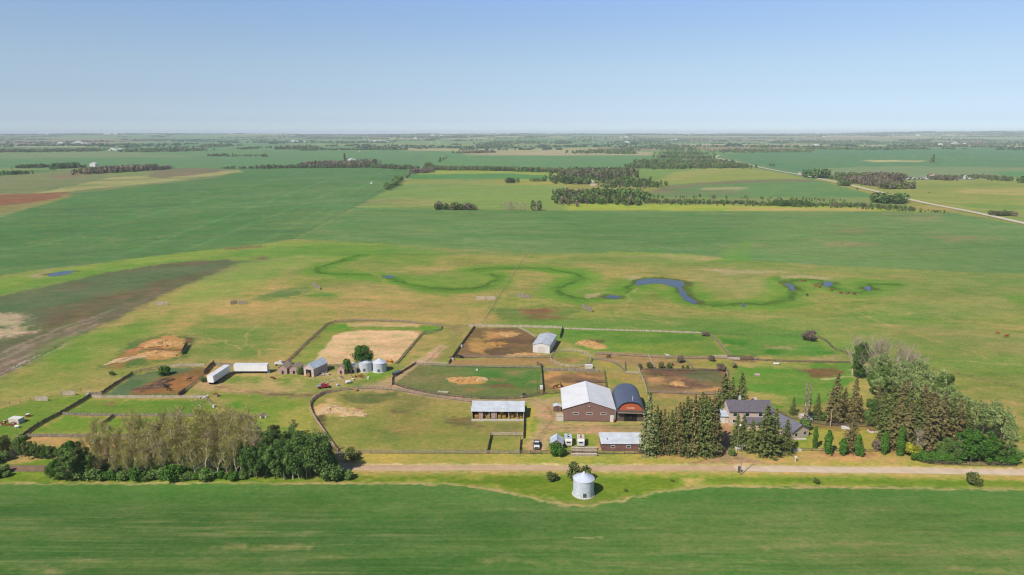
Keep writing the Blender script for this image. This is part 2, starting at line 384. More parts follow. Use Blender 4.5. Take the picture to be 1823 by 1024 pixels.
# left creek strip and ploughed field
paint([(-400, 540), (0, 497), (100, 480), (330, 450), (525, 428), (700, 434), (660, 448), (560, 455), (430, 463), (290, 470), (190, 485), (100, 506), (0, 526), (-400, 590)], (138, 160, 74), 4, 5)
paint([(-400, 570), (0, 512), (60, 500), (190, 478), (330, 460), (420, 455), (415, 462), (280, 470), (100, 502), (0, 524), (-400, 590)], (112, 152, 64), 4, 6, .8, .3)
paint([(60, 488), (85, 482), (90, 488), (72, 496)], (178, 160, 124), 2, 4, .8, .3)
paint([(410, 446), (560, 436), (700, 438), (740, 452), (520, 456), (420, 458)], (104, 150, 62), 5, 7, .8, .4)
for q in (((400, 440), (470, 436), (470, 441), (405, 444)), ((440, 458), (470, 457), (465, 462))):
    paint(q, (140, 104, 88), 3, 5, .8, .5, 5)
PL = [(-500, 900), (0, 668), (40, 648), (110, 613), (200, 570), (290, 526), (432, 465), (400, 462), (300, 468), (190, 486), (100, 507), (0, 527), (-500, 612)]
paint(PL, (108, 110, 80), 2.5, 2.5)
paint([(-200, 600), (40, 520), (180, 492), (400, 464), (420, 468), (220, 520), (110, 560), (-100, 650)], (98, 122, 84), 10, 16, .75, .4, 40, 3)
for q in (((90, 512), (150, 505), (140, 518), (95, 522)), ((330, 470), (380, 464), (370, 474)), ((80, 545), (250, 520), (300, 515), (180, 560), (60, 600)), ((280, 500), (360, 490), (250, 540))):
    paint(q, (122, 98, 80), 8, 14, .6, .5, 20, 4)
paint([(-300, 800), (0, 640), (140, 575), (290, 520), (290, 528), (110, 613), (0, 668), (-300, 850)], (134, 116, 102), 8, 10, .85, .3, 20, 3)
for q in (((-30, 560), (30, 556), (46, 566), (30, 580), (-20, 575)), ((-40, 590), (40, 582), (60, 590), (20, 598), (-30, 604))):
    paint(q, (208, 182, 158), 4, 6, .9, .4, 10, 2)
for q in (((0, 640), (60, 612), (180, 565)), ((0, 630), (90, 590), (200, 552)), ((0, 654), (100, 610), (170, 578))):
    paint(q, (176, 156, 140), 1.5, 2, .55, .5, 14, width=3)
paint([(0, 664), (60, 636), (120, 610), (125, 612), (60, 641), (0, 671)], (196, 184, 170), 1.2, 1, .8, .3)
paint([(-120, 730), (0, 668), (50, 645), (110, 614)], (70, 62, 52), .5, .6, .9, .2, width=1.2)
# pasture tints west of the farm
paint([(120, 600), (240, 570), (330, 560), (300, 590), (200, 640), (90, 700), (30, 690)], (108, 150, 58), 8, 10, .75, .4, 16, 3)
paint([(-200, 760), (0, 690), (140, 640), (240, 620), (200, 660), (120, 695), (0, 720)], (170, 162, 92), 8, 8, .6, .5, 12, 3)
paint([(430, 470), (520, 455), (570, 455), (430, 530), (330, 545), (290, 535)], (142, 164, 80), 6, 8, .7, .3)
paint([(300, 545), (860, 520), (860, 575), (600, 570), (380, 590), (250, 600)], (190, 162, 104), 10, 14, .75, .55, 14, 3)
paint([(440, 535), (500, 515), (565, 510), (560, 524), (500, 533)], (84, 128, 68), 4, 6, .8, .4, 8, 3)
paint([(560, 518), (620, 520), (610, 530), (545, 530)], (98, 146, 60), 4, 6, .8, .4)
paint([(380, 560), (520, 570), (470, 640), (350, 645), (330, 600)], (102, 142, 62), 8, 10, .7, .5, 14, 3)
for q in (((255, 605), (285, 595), (335, 598), (345, 612), (335, 640), (250, 652), (190, 655), (196, 640), (230, 615)),):
    paint(q, (84, 122, 62), 3, 4, .85, .2, 6, 2)
paint([(190, 655), (225, 626), (255, 612), (262, 616), (240, 636), (222, 654)], (176, 130, 84), 1.5, 2.5, .95, .3, 5)
# creek: green sedge margin either side of the channel
CR1 = [(640, 455), (600, 467), (560, 478), (565, 486), (620, 489), (690, 492), (720, 505), (780, 515), (840, 515), (880, 505), (888, 495), (862, 484), (850, 480)]
CR2 = [(850, 480), (890, 477), (960, 476), (1010, 484), (1040, 491), (1030, 500), (995, 510), (990, 520), (1010, 530), (1045, 532), (1080, 527), (1110, 520)]
CR3 = [(1110, 520), (1125, 510), (1140, 500), (1180, 500), (1215, 506), (1208, 518), (1228, 535), (1255, 542), (1310, 543), (1380, 540), (1410, 532), (1418, 517), (1402, 500)]
CR4 = [(1402, 500), (1430, 497), (1470, 500), (1480, 513), (1510, 521), (1540, 520), (1550, 512), (1540, 505), (1570, 506), (1600, 507)]
paint([(640, 455), (700, 470), (760, 490), (850, 500), (880, 505), (840, 517), (780, 517), (720, 507), (690, 494), (600, 490)], (124, 154, 70), 4, 6, .7, .4, 14, 3)
for q in ([(540, 452), (640, 438), (740, 438), (800, 450), (760, 478), (650, 470), (560, 462)], [(700, 492), (860, 486), (886, 500), (840, 520), (760, 516)], [(960, 474), (1050, 480), (1048, 502), (1010, 512), (1000, 500), (1020, 488), (950, 482)], [(1000, 508), (1080, 520), (1100, 536), (1000, 536), (980, 522)], [(1230, 536), (1400, 534), (1400, 546), (1250, 550)], [(1390, 498), (1440, 500), (1440, 530), (1400, 538)], [(1480, 512), (1600, 505), (1600, 526), (1500, 526)]):
    paint(q, (118, 154, 62), 5, 7, .7, .4, 12, 2.5)
paint([(1590, 507), (1700, 508), (1823, 512), (1900, 515)], (120, 146, 66), 3, 3, .6, .5, 14, width=7)
for cr in (CR1, CR2, CR3, CR4):
    paint(cr, (140, 154, 76), 6, 6, .7, .4, sm=2, width=22)
    paint(cr, (116, 154, 58), 6, 7, .9, .3, 14, sm=2, width=26)
    paint(cr, (98, 142, 46), 3, 5.5, .9, .3, 10, sm=2, width=12)
    paint(cr, (72, 104, 38), 1.2, 3.5, .75, .6, 7, sm=2, width=4)
for q in (((1390, 492), (1420, 489), (1480, 495), (1476, 499), (1420, 494), (1392, 497)), ((1118, 493), (1140, 492), (1142, 497), (1120, 499)), ((1040, 525), (1075, 521), (1072, 529), (1045, 530)), ((1240, 478), (1420, 484), (1300, 490))):
    paint(q, (190, 170, 134), 2, 3, .85, .3, 6, 2)
paint([(1480, 520), (1560, 524), (1500, 526)], (150, 120, 96), 2, 3, .5, .3, 6, 2)
paint([(1790, 525), (1823, 525), (1860, 540), (1810, 545)], (112, 150, 56), 3, 4, .8)
paint([(880, 545), (1000, 545), (1040, 552), (1000, 566), (900, 570)], (92, 128, 62), 4, 6, .75, .4, 8, 3)
paint([(915, 552), (960, 546), (990, 548), (980, 560), (1030, 566), (930, 568)], (142, 96, 74), 3, 5, .85, .5, 5, 2)
paint([(941, 448), (920, 476), (880, 540), (857, 575)], (118, 132, 72), 1.2, 1, .5, .3, width=1.0)
paint([(1000, 560), (1290, 570), (1440, 590), (1420, 600), (1260, 600), (860, 578)], (96, 144, 60), 5, 8, .6, .5, 10, 3)

for q in ([(857, 578), (800, 560), (720, 548), (600, 540), (480, 545), (430, 540)], [(560, 512), (620, 530), (700, 545)], [(940, 520), (1000, 540), (1040, 556), (1200, 575)], [(1250, 545), (1320, 560), (1450, 570), (1600, 560), (1760, 548)], [(1430, 530), (1500, 548), (1620, 590), (1760, 640)],
          [(430, 620), (380, 600), (330, 598)], [(240, 650), (180, 670), (100, 700), (0, 715)], [(780, 575), (740, 540), (690, 500), (640, 480)], [(1100, 560), (1120, 530), (1135, 512)], [(1600, 640), (1700, 640), (1823, 650)], [(460, 640), (440, 600), (470, 560), (540, 520)]):
    paint(q, (196, 170, 116), .6, 3.5, .55, .5, 12, sm=2, width=1.1)
# ---- farmstead ground
def many(qs, *a, **k):
    for q in qs: paint(q, *a, **k)
many([[(243, 614), (262, 604), (292, 599), (330, 603), (326, 620), (290, 621), (256, 621)], [(252, 626), (290, 623), (322, 622), (322, 634), (300, 641), (268, 642)]], (204, 154, 98), 1.2, 3.5, .95, .3, 4, 2)
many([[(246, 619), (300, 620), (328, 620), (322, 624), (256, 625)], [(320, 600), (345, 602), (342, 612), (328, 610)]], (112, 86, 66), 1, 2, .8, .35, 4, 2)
# manure pen, small green pens on the left
paint([(185, 703), (235, 668), (305, 655), (372, 655), (362, 672), (322, 706)], (98, 122, 84), 1, 1)
paint([(240, 700), (290, 672), (350, 656), (375, 655), (365, 668), (322, 705)], (150, 108, 68), 1.5, 3, .95, .2, 5)
paint([(243, 696), (285, 680), (300, 676), (296, 684), (250, 700)], (96, 76, 62), 1, 1.5, .85, .3, 4, 2)
paint([(290, 690), (340, 668), (350, 676), (320, 700), (280, 703)], (176, 128, 76), 2, 3, .6, .4, 5)
paint([(-100, 740), (0, 724), (60, 712), (150, 700), (165, 708), (40, 782), (-80, 850)], (104, 148, 44), 2, 3, .8, .3, 9, 3)
paint([(165, 712), (378, 712), (385, 735), (300, 739), (112, 737)], (104, 146, 48), 1, 1, .85, .3, 9, 3)
paint([(110, 742), (300, 744), (420, 750), (440, 778), (300, 776), (60, 772)], (122, 156, 50), 1, 2, .85, .3, 9, 3)
paint([(180, 719), (200, 716), (205, 723), (188, 725)], (146, 116, 80), 1, 1.5, .7, .2)
many([[(160, 748), (185, 745), (188, 752), (165, 754)], [(245, 752), (262, 750), (262, 756)]], (176, 168, 124), 1, 1.5, .6, .3)
paint([(42, 780), (240, 780), (450, 782), (480, 795), (300, 800), (60, 798)], (202, 162, 108), 1, 1.5, .95, .25, 7)
paint([(-100, 822), (0, 824), (110, 822), (600, 812), (600, 858), (-100, 862)], (108, 144, 42), 2, 3, .95, .2)
paint([(-100, 840), (110, 842), (110, 850), (-100, 852)], (128, 166, 56), 2, 3, .7, .3)
paint([(-300, 832), (0, 831), (85, 831), (90, 836), (0, 838), (-300, 839)], (146, 122, 96), 1, 1, .9, .2)
paint([(385, 700), (520, 705), (552, 722), (560, 745), (520, 780), (450, 742), (400, 722)], (130, 154, 60), 2, 3, .8, .3, 10, 3)
many([[(404, 718), (430, 715), (436, 728), (410, 730)], [(455, 752), (480, 750), (480, 768), (462, 766)]], (84, 146, 44), 2, 3, .8, .2)
paint([(500, 735), (545, 728), (556, 745), (530, 772), (500, 760)], (176, 166, 88), 2, 4, .7, .4, 8, 3)
# straw and dirt around the trailers and sheds
paint([(372, 660), (392, 655), (396, 690), (360, 700), (350, 688)], (196, 162, 122), 1.5, 3, .9, .35, 5)
paint([(392, 690), (400, 672), (480, 668), (540, 672), (545, 690), (500, 700), (420, 700)], (188, 166, 112), 2, 3, .85, .45, 6, 2)
paint([(480, 668), (545, 668), (700, 668), (660, 688), (600, 696), (520, 700)], (138, 152, 72), 2, 3, .8, .4, 6, 2)
many([[(535, 668), (580, 662), (590, 672), (560, 684)], [(590, 664), (640, 668), (648, 676), (600, 678)]], (188, 160, 116), 1.5, 3, .7, .4, 4)
paint([(400, 676), (420, 672), (470, 674), (470, 682), (420, 684)], (110, 146, 56), 2, 2, .7, .5, 5)
paint([(655, 664), (700, 652), (720, 655), (690, 668), (650, 680)], (110, 154, 46), 1.5, 2, .9, .2)
# sand arena and its grass rim
paint([(515, 645), (585, 580), (600, 575), (782, 583), (782, 590), (752, 596), (708, 648)], (120, 150, 62), 1.5, 2, .85, .3, 8)
paint([(588, 582), (622, 577), (618, 590), (575, 592)], (96, 154, 44), 1.5, 2, .9, .2)
paint([(748, 578), (785, 581), (782, 590), (752, 592)], (98, 152, 46), 1.5, 2, .9, .2)
paint([(622, 575.5), (700, 574.5), (745, 578), (742, 582), (620, 581)], (210, 180, 132), 1, 1.5, .95, .15)
paint([(560, 600), (575, 588), (615, 585), (560, 645), (530, 650)], (150, 156, 76), 2, 3, .6, .4)
paint([(555, 650), (562, 640), (592, 600), (612, 591), (640, 588.5), (735, 588.5), (750, 594), (706, 647)], (226, 192, 150), .8, .8, 1.0)
many([[(600, 640), (640, 600), (650, 600), (620, 642)], [(650, 612), (735, 604), (720, 622), (660, 624)], [(570, 640), (700, 636), (700, 645), (565, 647)]], (196, 164, 124), 3, 4, .5, .5, 8, 3)
paint([(735, 588), (752, 588), (751, 597), (740, 592)], (198, 160, 110), 1, 1, .8)
# trampled lanes
paint([(512, 644), (583, 578), (600, 573), (700, 571), (790, 578), (850, 580)], (128, 112, 84), 1.2, 1.5, .8, .35, 4, width=2.2)
many([[(785, 578), (835, 580), (818, 600), (796, 592)]], (138, 122, 92), 2, 3, .7, .4)
paint([(705, 648), (752, 595), (783, 592)], (92, 104, 56), .8, 1, .8, .3, width=1.6)
paint([(760, 640), (800, 600), (835, 585), (820, 610), (795, 645)], (146, 144, 82), 2, 3, .7, .4)
LANE = (184, 158, 126)
paint([(690, 690), (730, 665), (765, 640), (785, 620)], LANE, 1.2, 1.5, .9, .15, width=4.5)
paint([(640, 690), (690, 684), (730, 668)], LANE, 1.5, 1.5, .85, .2, width=4)
paint([(640, 692), (700, 690), (760, 703), (850, 713), (935, 712)], LANE, .8, 1, .9, .2, width=4)
paint([(395, 690), (440, 697), (500, 703), (560, 703), (640, 691)], (158, 132, 104), 1.2, 1.5, .8, .35, 6, width=4.5)
paint([(480, 701), (560, 704), (600, 700)], (112, 88, 72), .8, 1, .6, .4, width=2)
paint([(560, 705), (590, 699), (640, 694)], (206, 182, 148), .8, 1, .7, .4, width=1.5)
# oval pasture
OV = [(600, 806), (575, 765), (557, 740), (553, 722), (566, 708), (590, 699), (640, 694), (700, 695), (760, 708), (838, 716), (838, 745), (935, 748), (930, 778), (925, 806)]
paint(OV, (158, 152, 84), .8, .8, .85, .25, 10)
paint([(620, 740), (760, 735), (840, 760), (900, 790), (800, 800), (640, 795)], (136, 144, 72), 5, 8, .6, .5, 9, 3)
paint([(610, 702), (700, 698), (705, 708), (660, 720), (615, 716)], (96, 112, 66), 2, 4, .85, .3, 6)
paint([(562, 735), (560, 722), (580, 710), (600, 712), (625, 726), (640, 732), (640, 742), (610, 748), (580, 746)], (218, 180, 128), 1.2, 3, .95, .15, 5)
paint([(563, 740), (585, 738), (578, 758), (570, 756)], (112, 88, 72), 1, 1.5, .85, .2)
many([[(640, 720), (655, 724), (650, 730), (636, 728)], [(695, 732), (730, 734), (720, 742), (690, 738)], [(785, 738), (850, 742), (848, 764), (800, 756)]], (118, 98, 74), 1.5, 3, .75, .4, 4, 2)
many([[(850, 755), (920, 752), (915, 770), (850, 768)], [(720, 700), (770, 712), (760, 730), (700, 726)]], (120, 124, 78), 3, 4, .6, .4, 7, 2)
many([[(690, 735), (760, 745), (740, 770), (680, 765)], [(700, 755), (730, 760), (720, 775), (680, 772)]], (172, 146, 92), 2, 4, .6, .5, 5, 3)
paint([(660, 760), (720, 770), (700, 785), (650, 780)], (108, 128, 66), 3, 4, .6, .5)
paint([(875, 778), (925, 778), (918, 804), (870, 804)], (158, 156, 80), 1, 1, .8, .3, 5)
paint([(890, 752), (932, 750), (930, 776), (880, 778)], (132, 130, 82), 2, 3, .6, .4)
# green paddock
paint([(703, 684), (700, 674), (742, 650), (964, 654), (964, 702), (935, 708), (850, 709), (780, 702), (722, 691)], (108, 130, 74), .8, .8, .95, .1)
paint([(840, 652), (962, 656), (962, 690), (880, 690), (830, 670)], (84, 130, 60), 4, 6, .8, .5, 8, 2)
paint([(710, 684), (960, 690), (960, 704), (850, 708), (760, 700)], (128, 126, 78), 3, 4, .6, .6, 5, 2)
many([[(720, 660), (760, 654), (750, 668)], [(890, 660), (930, 662), (920, 670)], [(820, 690), (870, 692), (850, 698)]], (160, 128, 92), 2, 3, .6, .5, 4, 2)
many([[(710, 684), (745, 655), (800, 655), (840, 668), (790, 690), (730, 690)]], (136, 128, 84), 3, 5, .7, .4, 7, 2)
paint([(798, 676), (815, 672), (862, 671), (866, 680), (840, 684), (800, 682)], (212, 164, 102), .8, 1.5, .95, .2, 3)
many([[(760, 667), (780, 665), (784, 672), (764, 673)], [(868, 672), (905, 674), (915, 681), (870, 680)]], (166, 132, 100), 1, 2, .8, .3, 4)
many([[(860, 684), (905, 684), (915, 692), (880, 692)]], (132, 98, 76), 1, 2, .8, .3, 4)
many([[(944, 676), (962, 674), (962, 682), (946, 682)]], (166, 138, 92), 1, 2, .7, .3, 4)
# dirt corral
paint([(846, 584), (925, 584), (955, 600), (958, 630), (975, 634), (900, 636), (802, 638)], (134, 104, 78), .8, 1, .97, .1)
many([[(862, 592), (915, 588), (920, 600), (905, 604), (870, 600)], [(868, 612), (895, 607), (900, 618), (866, 622)], [(838, 605), (862, 602), (862, 628), (835, 626)]], (200, 156, 96), 1.5, 3, .85, .35, 4, 2)
many([[(850, 620), (905, 618), (900, 634), (860, 634)], [(880, 604), (950, 600), (950, 612), (900, 610)]], (98, 80, 66), 1.5, 3, .7, .4, 4, 2)
paint([(905, 632), (930, 627), (965, 630), (964, 635), (900, 636)], (222, 178, 118), .8, 1.5, .95, .1)
paint([(800, 641), (970, 636), (1050, 640), (980, 652), (800, 650)], (178, 138, 98), 1, 1.5, .9, .25, 5)
paint([(690, 648), (745, 644), (745, 650), (700, 658)], (150, 150, 84), 1, 2, .6)
# pens behind the barn
paint([(968, 662), (1075, 664), (1077, 692), (1000, 700), (968, 702)], (156, 120, 88), .8, 1, .95, .1)
many([[(970, 665), (1000, 663), (1000, 670), (970, 674)], [(975, 688), (1010, 680), (1050, 688), (1000, 700)], [(1030, 668), (1060, 668), (1060, 674)]], (204, 160, 100), 1.5, 2.5, .8, .4, 4, 2)
many([[(1000, 672), (1060, 674), (1060, 682), (1000, 680)]], (116, 92, 78), 1.5, 2, .6, .4, 4, 2)
paint([(968, 650), (1050, 645), (1110, 650), (1110, 662), (970, 656)], (160, 150, 92), 1, 2, .85, .4, 5, 2)
paint([(1080, 664), (1140, 666), (1150, 700), (1150, 720), (1085, 720)], (176, 154, 92), 1, 2, .9, .3, 6)
many([[(1085, 670), (1110, 668), (1108, 684), (1088, 684)]], (138, 148, 72), 2, 3, .8, .4, 6)
paint([(985, 588), (1260, 594), (1290, 630), (1190, 634), (1060, 628), (988, 604)], (112, 150, 60), 1, 1.5, .85, .3, 10, 2)
many([[(1090, 600), (1240, 596), (1270, 608), (1180, 612), (1100, 608)], [(1000, 592), (1080, 594), (1060, 600), (1000, 600)]], (82, 138, 48), 3, 5, .7, .45, 8, 2)
many([[(1080, 615), (1240, 618), (1260, 630), (1120, 628)]], (152, 162, 72), 3, 5, .6, .45, 8, 2)
many([[(1028, 608), (1050, 605), (1068, 612), (1080, 620), (1060, 621), (1030, 615)]], (222, 176, 124), 1, 2, .95, .2, 3)
paint([(1050, 604), (1080, 606), (1076, 612), (1056, 609)], (112, 84, 68), 1, 1.5, .8, .2)
paint([(1060, 624), (1180, 632), (1290, 636), (1240, 652), (1140, 654), (1060, 640)], (176, 140, 104), 1, 1.5, .9, .3, 5, 2)
many([[(1220, 640), (1290, 638), (1296, 652), (1225, 652)], [(1062, 645), (1110, 646), (1108, 656), (1070, 654)]], (166, 160, 78), 1.5, 2, .8, .4, 5)
paint([(1018, 638), (1016, 644), (1000, 646), (985, 641), (1000, 636)], (118, 128, 66), 1, 1, .5)
# brown pens on the right of the quonset
paint([(1140, 658), (1298, 660), (1296, 690), (1280, 712), (1158, 704)], (150, 116, 90), .8, 1, .95, .1)
many([[(1140, 658), (1280, 659), (1290, 664), (1240, 668), (1150, 670)], [(1160, 678), (1230, 676), (1260, 690), (1200, 690)]], (110, 86, 74), 1.5, 3, .75, .4, 5, 3)
many([[(1195, 680), (1215, 676), (1225, 688), (1200, 690)], [(1150, 672), (1190, 670), (1190, 682), (1155, 684)], [(1230, 690), (1290, 688), (1285, 696), (1220, 698)], [(1165, 700), (1280, 702), (1270, 716), (1170, 712)]], (204, 160, 108), 1.5, 3, .8, .35, 5, 2)
paint([(1220, 672), (1240, 662), (1285, 664), (1290, 676), (1250, 684)], (100, 116, 78), 2, 3, .85, .3, 5)
paint([(1292, 632), (1345, 634), (1345, 646), (1300, 650), (1310, 644)], (124, 98, 80), 1, 1.5, .95, .1)
paint([(1155, 706), (1292, 706), (1288, 750), (1160, 752)], (182, 154, 102), 1, 2, .9, .35, 6, 2)
many([[(1158, 712), (1285, 714), (1280, 722), (1165, 722)]], (150, 148, 86), 1.5, 2, .6, .5, 5, 3)
# green yard paddock
paint([(1305, 648), (1520, 645), (1530, 700), (1420, 730), (1380, 728), (1310, 690)], (92, 150, 50), 1.5, 2.5, .85, .3, 10, 2)
many([[(1310, 645), (1400, 643), (1440, 650), (1420, 660), (1340, 655)], [(1335, 702), (1400, 706), (1420, 722), (1390, 724), (1345, 714)], [(1520, 670), (1560, 690), (1550, 710), (1500, 705)]], (188, 168, 104), 2, 4, .8, .4, 7, 2)
paint([(1420, 655), (1485, 654), (1500, 665), (1480, 673), (1440, 672)], (140, 98, 76), 1.5, 2.5, .9, .3, 5)
paint([(1460, 674), (1520, 669), (1522, 671), (1465, 677)], (210, 188, 148), .6, 1, .8, .2)
paint([(1290, 690), (1310, 694), (1350, 712), (1330, 716), (1300, 712)], (186, 150, 104), 1.5, 2, .8, .3)
paint([(1275, 598), (1430, 600), (1480, 625), (1520, 640), (1300, 632)], (98, 146, 60), 1.5, 2, .85, .35, 9, 2)
many([[(1280, 604), (1330, 604), (1330, 616), (1290, 614)], [(1360, 618), (1400, 620), (1396, 632), (1365, 630)], [(1440, 626), (1480, 624), (1480, 630), (1440, 631)]], (68, 134, 40), 1.5, 3, .85, .35, 7)
many([[(1370, 614), (1420, 614), (1420, 624), (1370, 622)], [(1440, 634), (1510, 632), (1510, 642), (1440, 640)]], (170, 154, 110), 2, 3, .7, .4, 6)
paint([(640, 694), (680, 686), (700, 676), (712, 668), (738, 648), (765, 634), (788, 617)], (198, 170, 134), .8, 1, .95, .12, width=4.8)
paint([(640, 694), (700, 686), (720, 694), (780, 706), (850, 714), (935, 712)], (192, 164, 130), .8, 1, .85, .2, width=4.2)
many([[(640, 684), (700, 680), (702, 694), (650, 700)]], (194, 166, 130), 1.5, 2, .8, .2, 4)
many([[(396, 670), (470, 668), (540, 672), (550, 688), (500, 698), (430, 698), (400, 690)]], (198, 168, 118), 2, 4, .9, .55, 4, 1.5)
many([[(540, 690), (600, 684), (640, 690), (600, 698), (520, 700)], [(575, 664), (600, 664), (640, 672), (640, 680), (590, 682)]], (190, 164, 116), 1.5, 3, .8, .55, 4, 1.5)
many([[(400, 672), (430, 670), (470, 674), (450, 682), (410, 682)], [(490, 676), (515, 674), (520, 682), (495, 684)], [(550, 690), (600, 688), (620, 694), (560, 696)]], (112, 146, 58), 1, 2.5, .75, .5, 4)
# yard of the barns
paint([(935, 708), (1000, 704), (1003, 752), (1100, 752), (1160, 752), (1160, 805), (1065, 803), (1045, 772), (985, 770), (980, 806), (936, 806), (948, 770), (955, 740)], (194, 166, 126), 1.2, 1.5, .95, .15, 6)
many([[(950, 715), (985, 712), (1000, 745), (990, 765), (965, 745)], [(1010, 760), (1160, 758), (1160, 770), (1020, 770)]], (178, 146, 114), 2, 3, .6, .4, 5, 2)
many([[(1005, 751), (1160, 751), (1160, 757), (1010, 757)]], (170, 164, 96), 1, 1.5, .6, .5, 4, 2)
paint([(937, 722), (945, 718), (954, 735), (955, 760), (944, 782), (936, 780)], (182, 176, 78), .8, 1.2, .9, .2)
paint([(945, 750), (953, 750), (950, 775), (942, 782)], (134, 158, 52), .8, 1.2, .8, .2)
paint([(1040, 773), (1066, 773), (1064, 796), (1042, 796)], (150, 160, 60), .8, 1, .85, .3, 4)
paint([(978, 775), (1044, 775), (1044, 804), (980, 804)], (134, 150, 58), .8, 1, .7, .3, 4)
paint([(1063, 800), (1072, 780), (1066, 812)], (212, 168, 110), .8, 1, .8)
paint([(965, 697), (1000, 693), (1001, 702), (968, 708)], (150, 164, 70), .8, 1, .8)
# verge, driveway
paint([(600, 806), (1240, 808), (1300, 800), (1823, 806), (2200, 812), (2200, 842), (1823, 832), (1500, 829), (620, 829)], (190, 176, 90), 1.2, 1.5, .9, .3, 8, 3)
paint([(1140, 808), (1290, 802), (1420, 806), (1620, 806), (1640, 818), (1500, 824), (1300, 822), (1180, 818)], (196, 162, 108), 1.5, 2.5, .85, .3, 6, 3)
many([[(1240, 812), (1285, 815), (1280, 826), (1200, 824)], [(1320, 815), (1420, 818), (1500, 824), (1340, 824)]], (184, 170, 86), 1.5, 2, .7, .4, 6)
paint([(1140, 780), (1290, 780), (1290, 814), (1140, 814)], (140, 104, 76), 1, 2.5, .9, .2)
paint([(1285, 745), (1300, 745), (1302, 790), (1310, 806), (1350, 822), (1400, 829), (1190, 829), (1260, 820), (1288, 800), (1283, 770)], (186, 152, 120), .8, .8, .97)
paint([(1288, 750), (1298, 750), (1296, 775), (1286, 775)], (168, 120, 92), 1, 1, .6)
paint([(600, 808), (612, 806), (640, 826), (650, 832), (600, 832)], (184, 166, 132), 1, 1.2, .8, .35)
paint([(1300, 806), (1410, 800), (1400, 780), (1320, 778)], (150, 118, 80), 1, 2, .85, .2)
paint([(1418, 760), (1560, 760), (1620, 770), (1612, 802), (1412, 800), (1425, 780)], (166, 168, 72), .8, 1.5, .95, .25, 7, 2)
many([[(1420, 745), (1440, 760), (1440, 790), (1420, 785)]], (116, 156, 50), 1.2, 2, .8, .2)
many([[(1450, 775), (1560, 772), (1600, 782), (1590, 800), (1450, 798)]], (190, 168, 96), 2, 3, .6, .5, 5)
for q in ([(1130, 503), (1158, 496), (1190, 497), (1216, 501), (1220, 507), (1214, 511), (1217, 520), (1230, 532), (1245, 539)], [(1072, 529), (1106, 529)], [(1399, 503), (1416, 516)], [(1463, 506), (1483, 504)], [(1537, 513), (1552, 514)], [(84, 489), (130, 484)]): paint(q, (92, 96, 50), 1.5, 2.5, .8, .35, 5, sm=1, width=9)
many([[(1470, 806), (1545, 804), (1560, 812), (1480, 812)], [(1560, 790), (1615, 795), (1620, 812), (1560, 806)]], (170, 124, 96), 1, 2, .8, .3, 4)
paint([(1440, 752), (1620, 757), (1700, 770), (1650, 800), (1600, 770), (1440, 762)], (144, 108, 80), 1, 2, .6, .4, 5)
many([[(1400, 720), (1530, 720), (1540, 745), (1400, 740)]], (158, 150, 84), 2, 3, .7, .4)
many([[(1700, 705), (1823, 715), (1823, 760), (1760, 750)], [(1740, 760), (1823, 765), (1823, 790), (1760, 790)]], (174, 160, 96), 2, 4, .8, .35, 8, 2)
many([[(1600, 790), (1790, 790), (1810, 826), (1640, 820)]], (90, 118, 50), 1.5, 2, .8, .3)
# verge on the field side
paint([(-100, 843), (600, 842), (1300, 842), (1823, 848), (2200, 852), (2200, 880), (1823, 870), (1420, 864), (1260, 864), (1170, 873), (1095, 891), (1050, 899), (1005, 897), (955, 886), (880, 868), (800, 861), (600, 859), (-100, 862)], (150, 166, 66), 1, 1.5, .9, .3, 8, 3)
paint([(600, 851), (900, 850), (1225, 850), (1215, 866), (1090, 888), (1045, 896), (1000, 894), (950, 882), (880, 864), (780, 857), (600, 857)], (112, 140, 40), 1.2, 1.5, .9, .15)
many([[(1255, 851), (1400, 849), (1820, 857), (2200, 866), (2200, 874), (1820, 867), (1420, 861), (1260, 862)], [(-80, 846), (590, 850), (590, 857), (-80, 858)]], (114, 142, 44), 1, 1.5, .85, .25)
paint([(1215, 850), (1250, 850), (1245, 863), (1225, 862)], (206, 176, 112), 1, 1.5, .9, .3)
# near sown field
NF = [(-900, 862), (0, 861), (600, 860), (800, 862), (880, 870), (955, 888), (1005, 899), (1050, 900), (1095, 893), (1170, 875), (1260, 866), (1420, 866), (1823, 871), (2400, 880), (2600, 1500), (-1200, 1500)]
W_ = [P(*q) for q in sub(NF[:-2], False)]
W_ = W_ + [(600, 30), (600, -600), (-600, -600), (-600, 30)]
paint(W_, (97, 136, 67), .5, .6, 1, world=True)
mottle(60, 184, 60, (70, 106, 50), .75, 2, -.5, 47, -900, 25)
mottle(60, 184, 6, (126, 144, 84), .5, 11, .12, 41)
mottle(60, 182, .7, (120, 142, 82), .5, 34, .0, 48)
mottle(60, 182, .6, (72, 108, 50), .45, 30, .0, 49)
mottle(60, 176, 1.6, (166, 162, 112), .5, 16, .26, 42)
mottle(60, 184, 16, (80, 118, 58), .5, 3.5, .1, 43)
mottle(60, 176, 14, (112, 138, 74), .9, 3, -.5, 44, x0=20)
mottle(60, 180, 1.1, (76, 112, 54), .4, 20, .05, 45)
mottle(60, 165, 2.2, (150, 146, 96), .5, 14, .1, 46, x0=30)
paint([(1820, 872), (1420, 867), (1260, 867), (1170, 876), (1095, 894), (1050, 901), (1005, 900), (955, 889), (880, 871), (800, 862), (600, 860), (0, 861), (-200, 861)], (196, 176, 124), .5, .8, .8, .45, 4, 3, width=1.1)
many([[(1025, 956), (1072, 955), (1072, 957), (1030, 957)]], (196, 180, 130), .4, .6, .7, .3, 2, 4)
for q in ([(850, 1003), (1010, 1008)], [(1690, 1010), (1790, 1018)], [(0, 1010), (130, 1014)], [(400, 970), (560, 972)], [(1350, 965), (1600, 968)]): paint(q, (168, 160, 108), 1.2, 2.5, .4, .7, 2.5, 8, width=1.8)

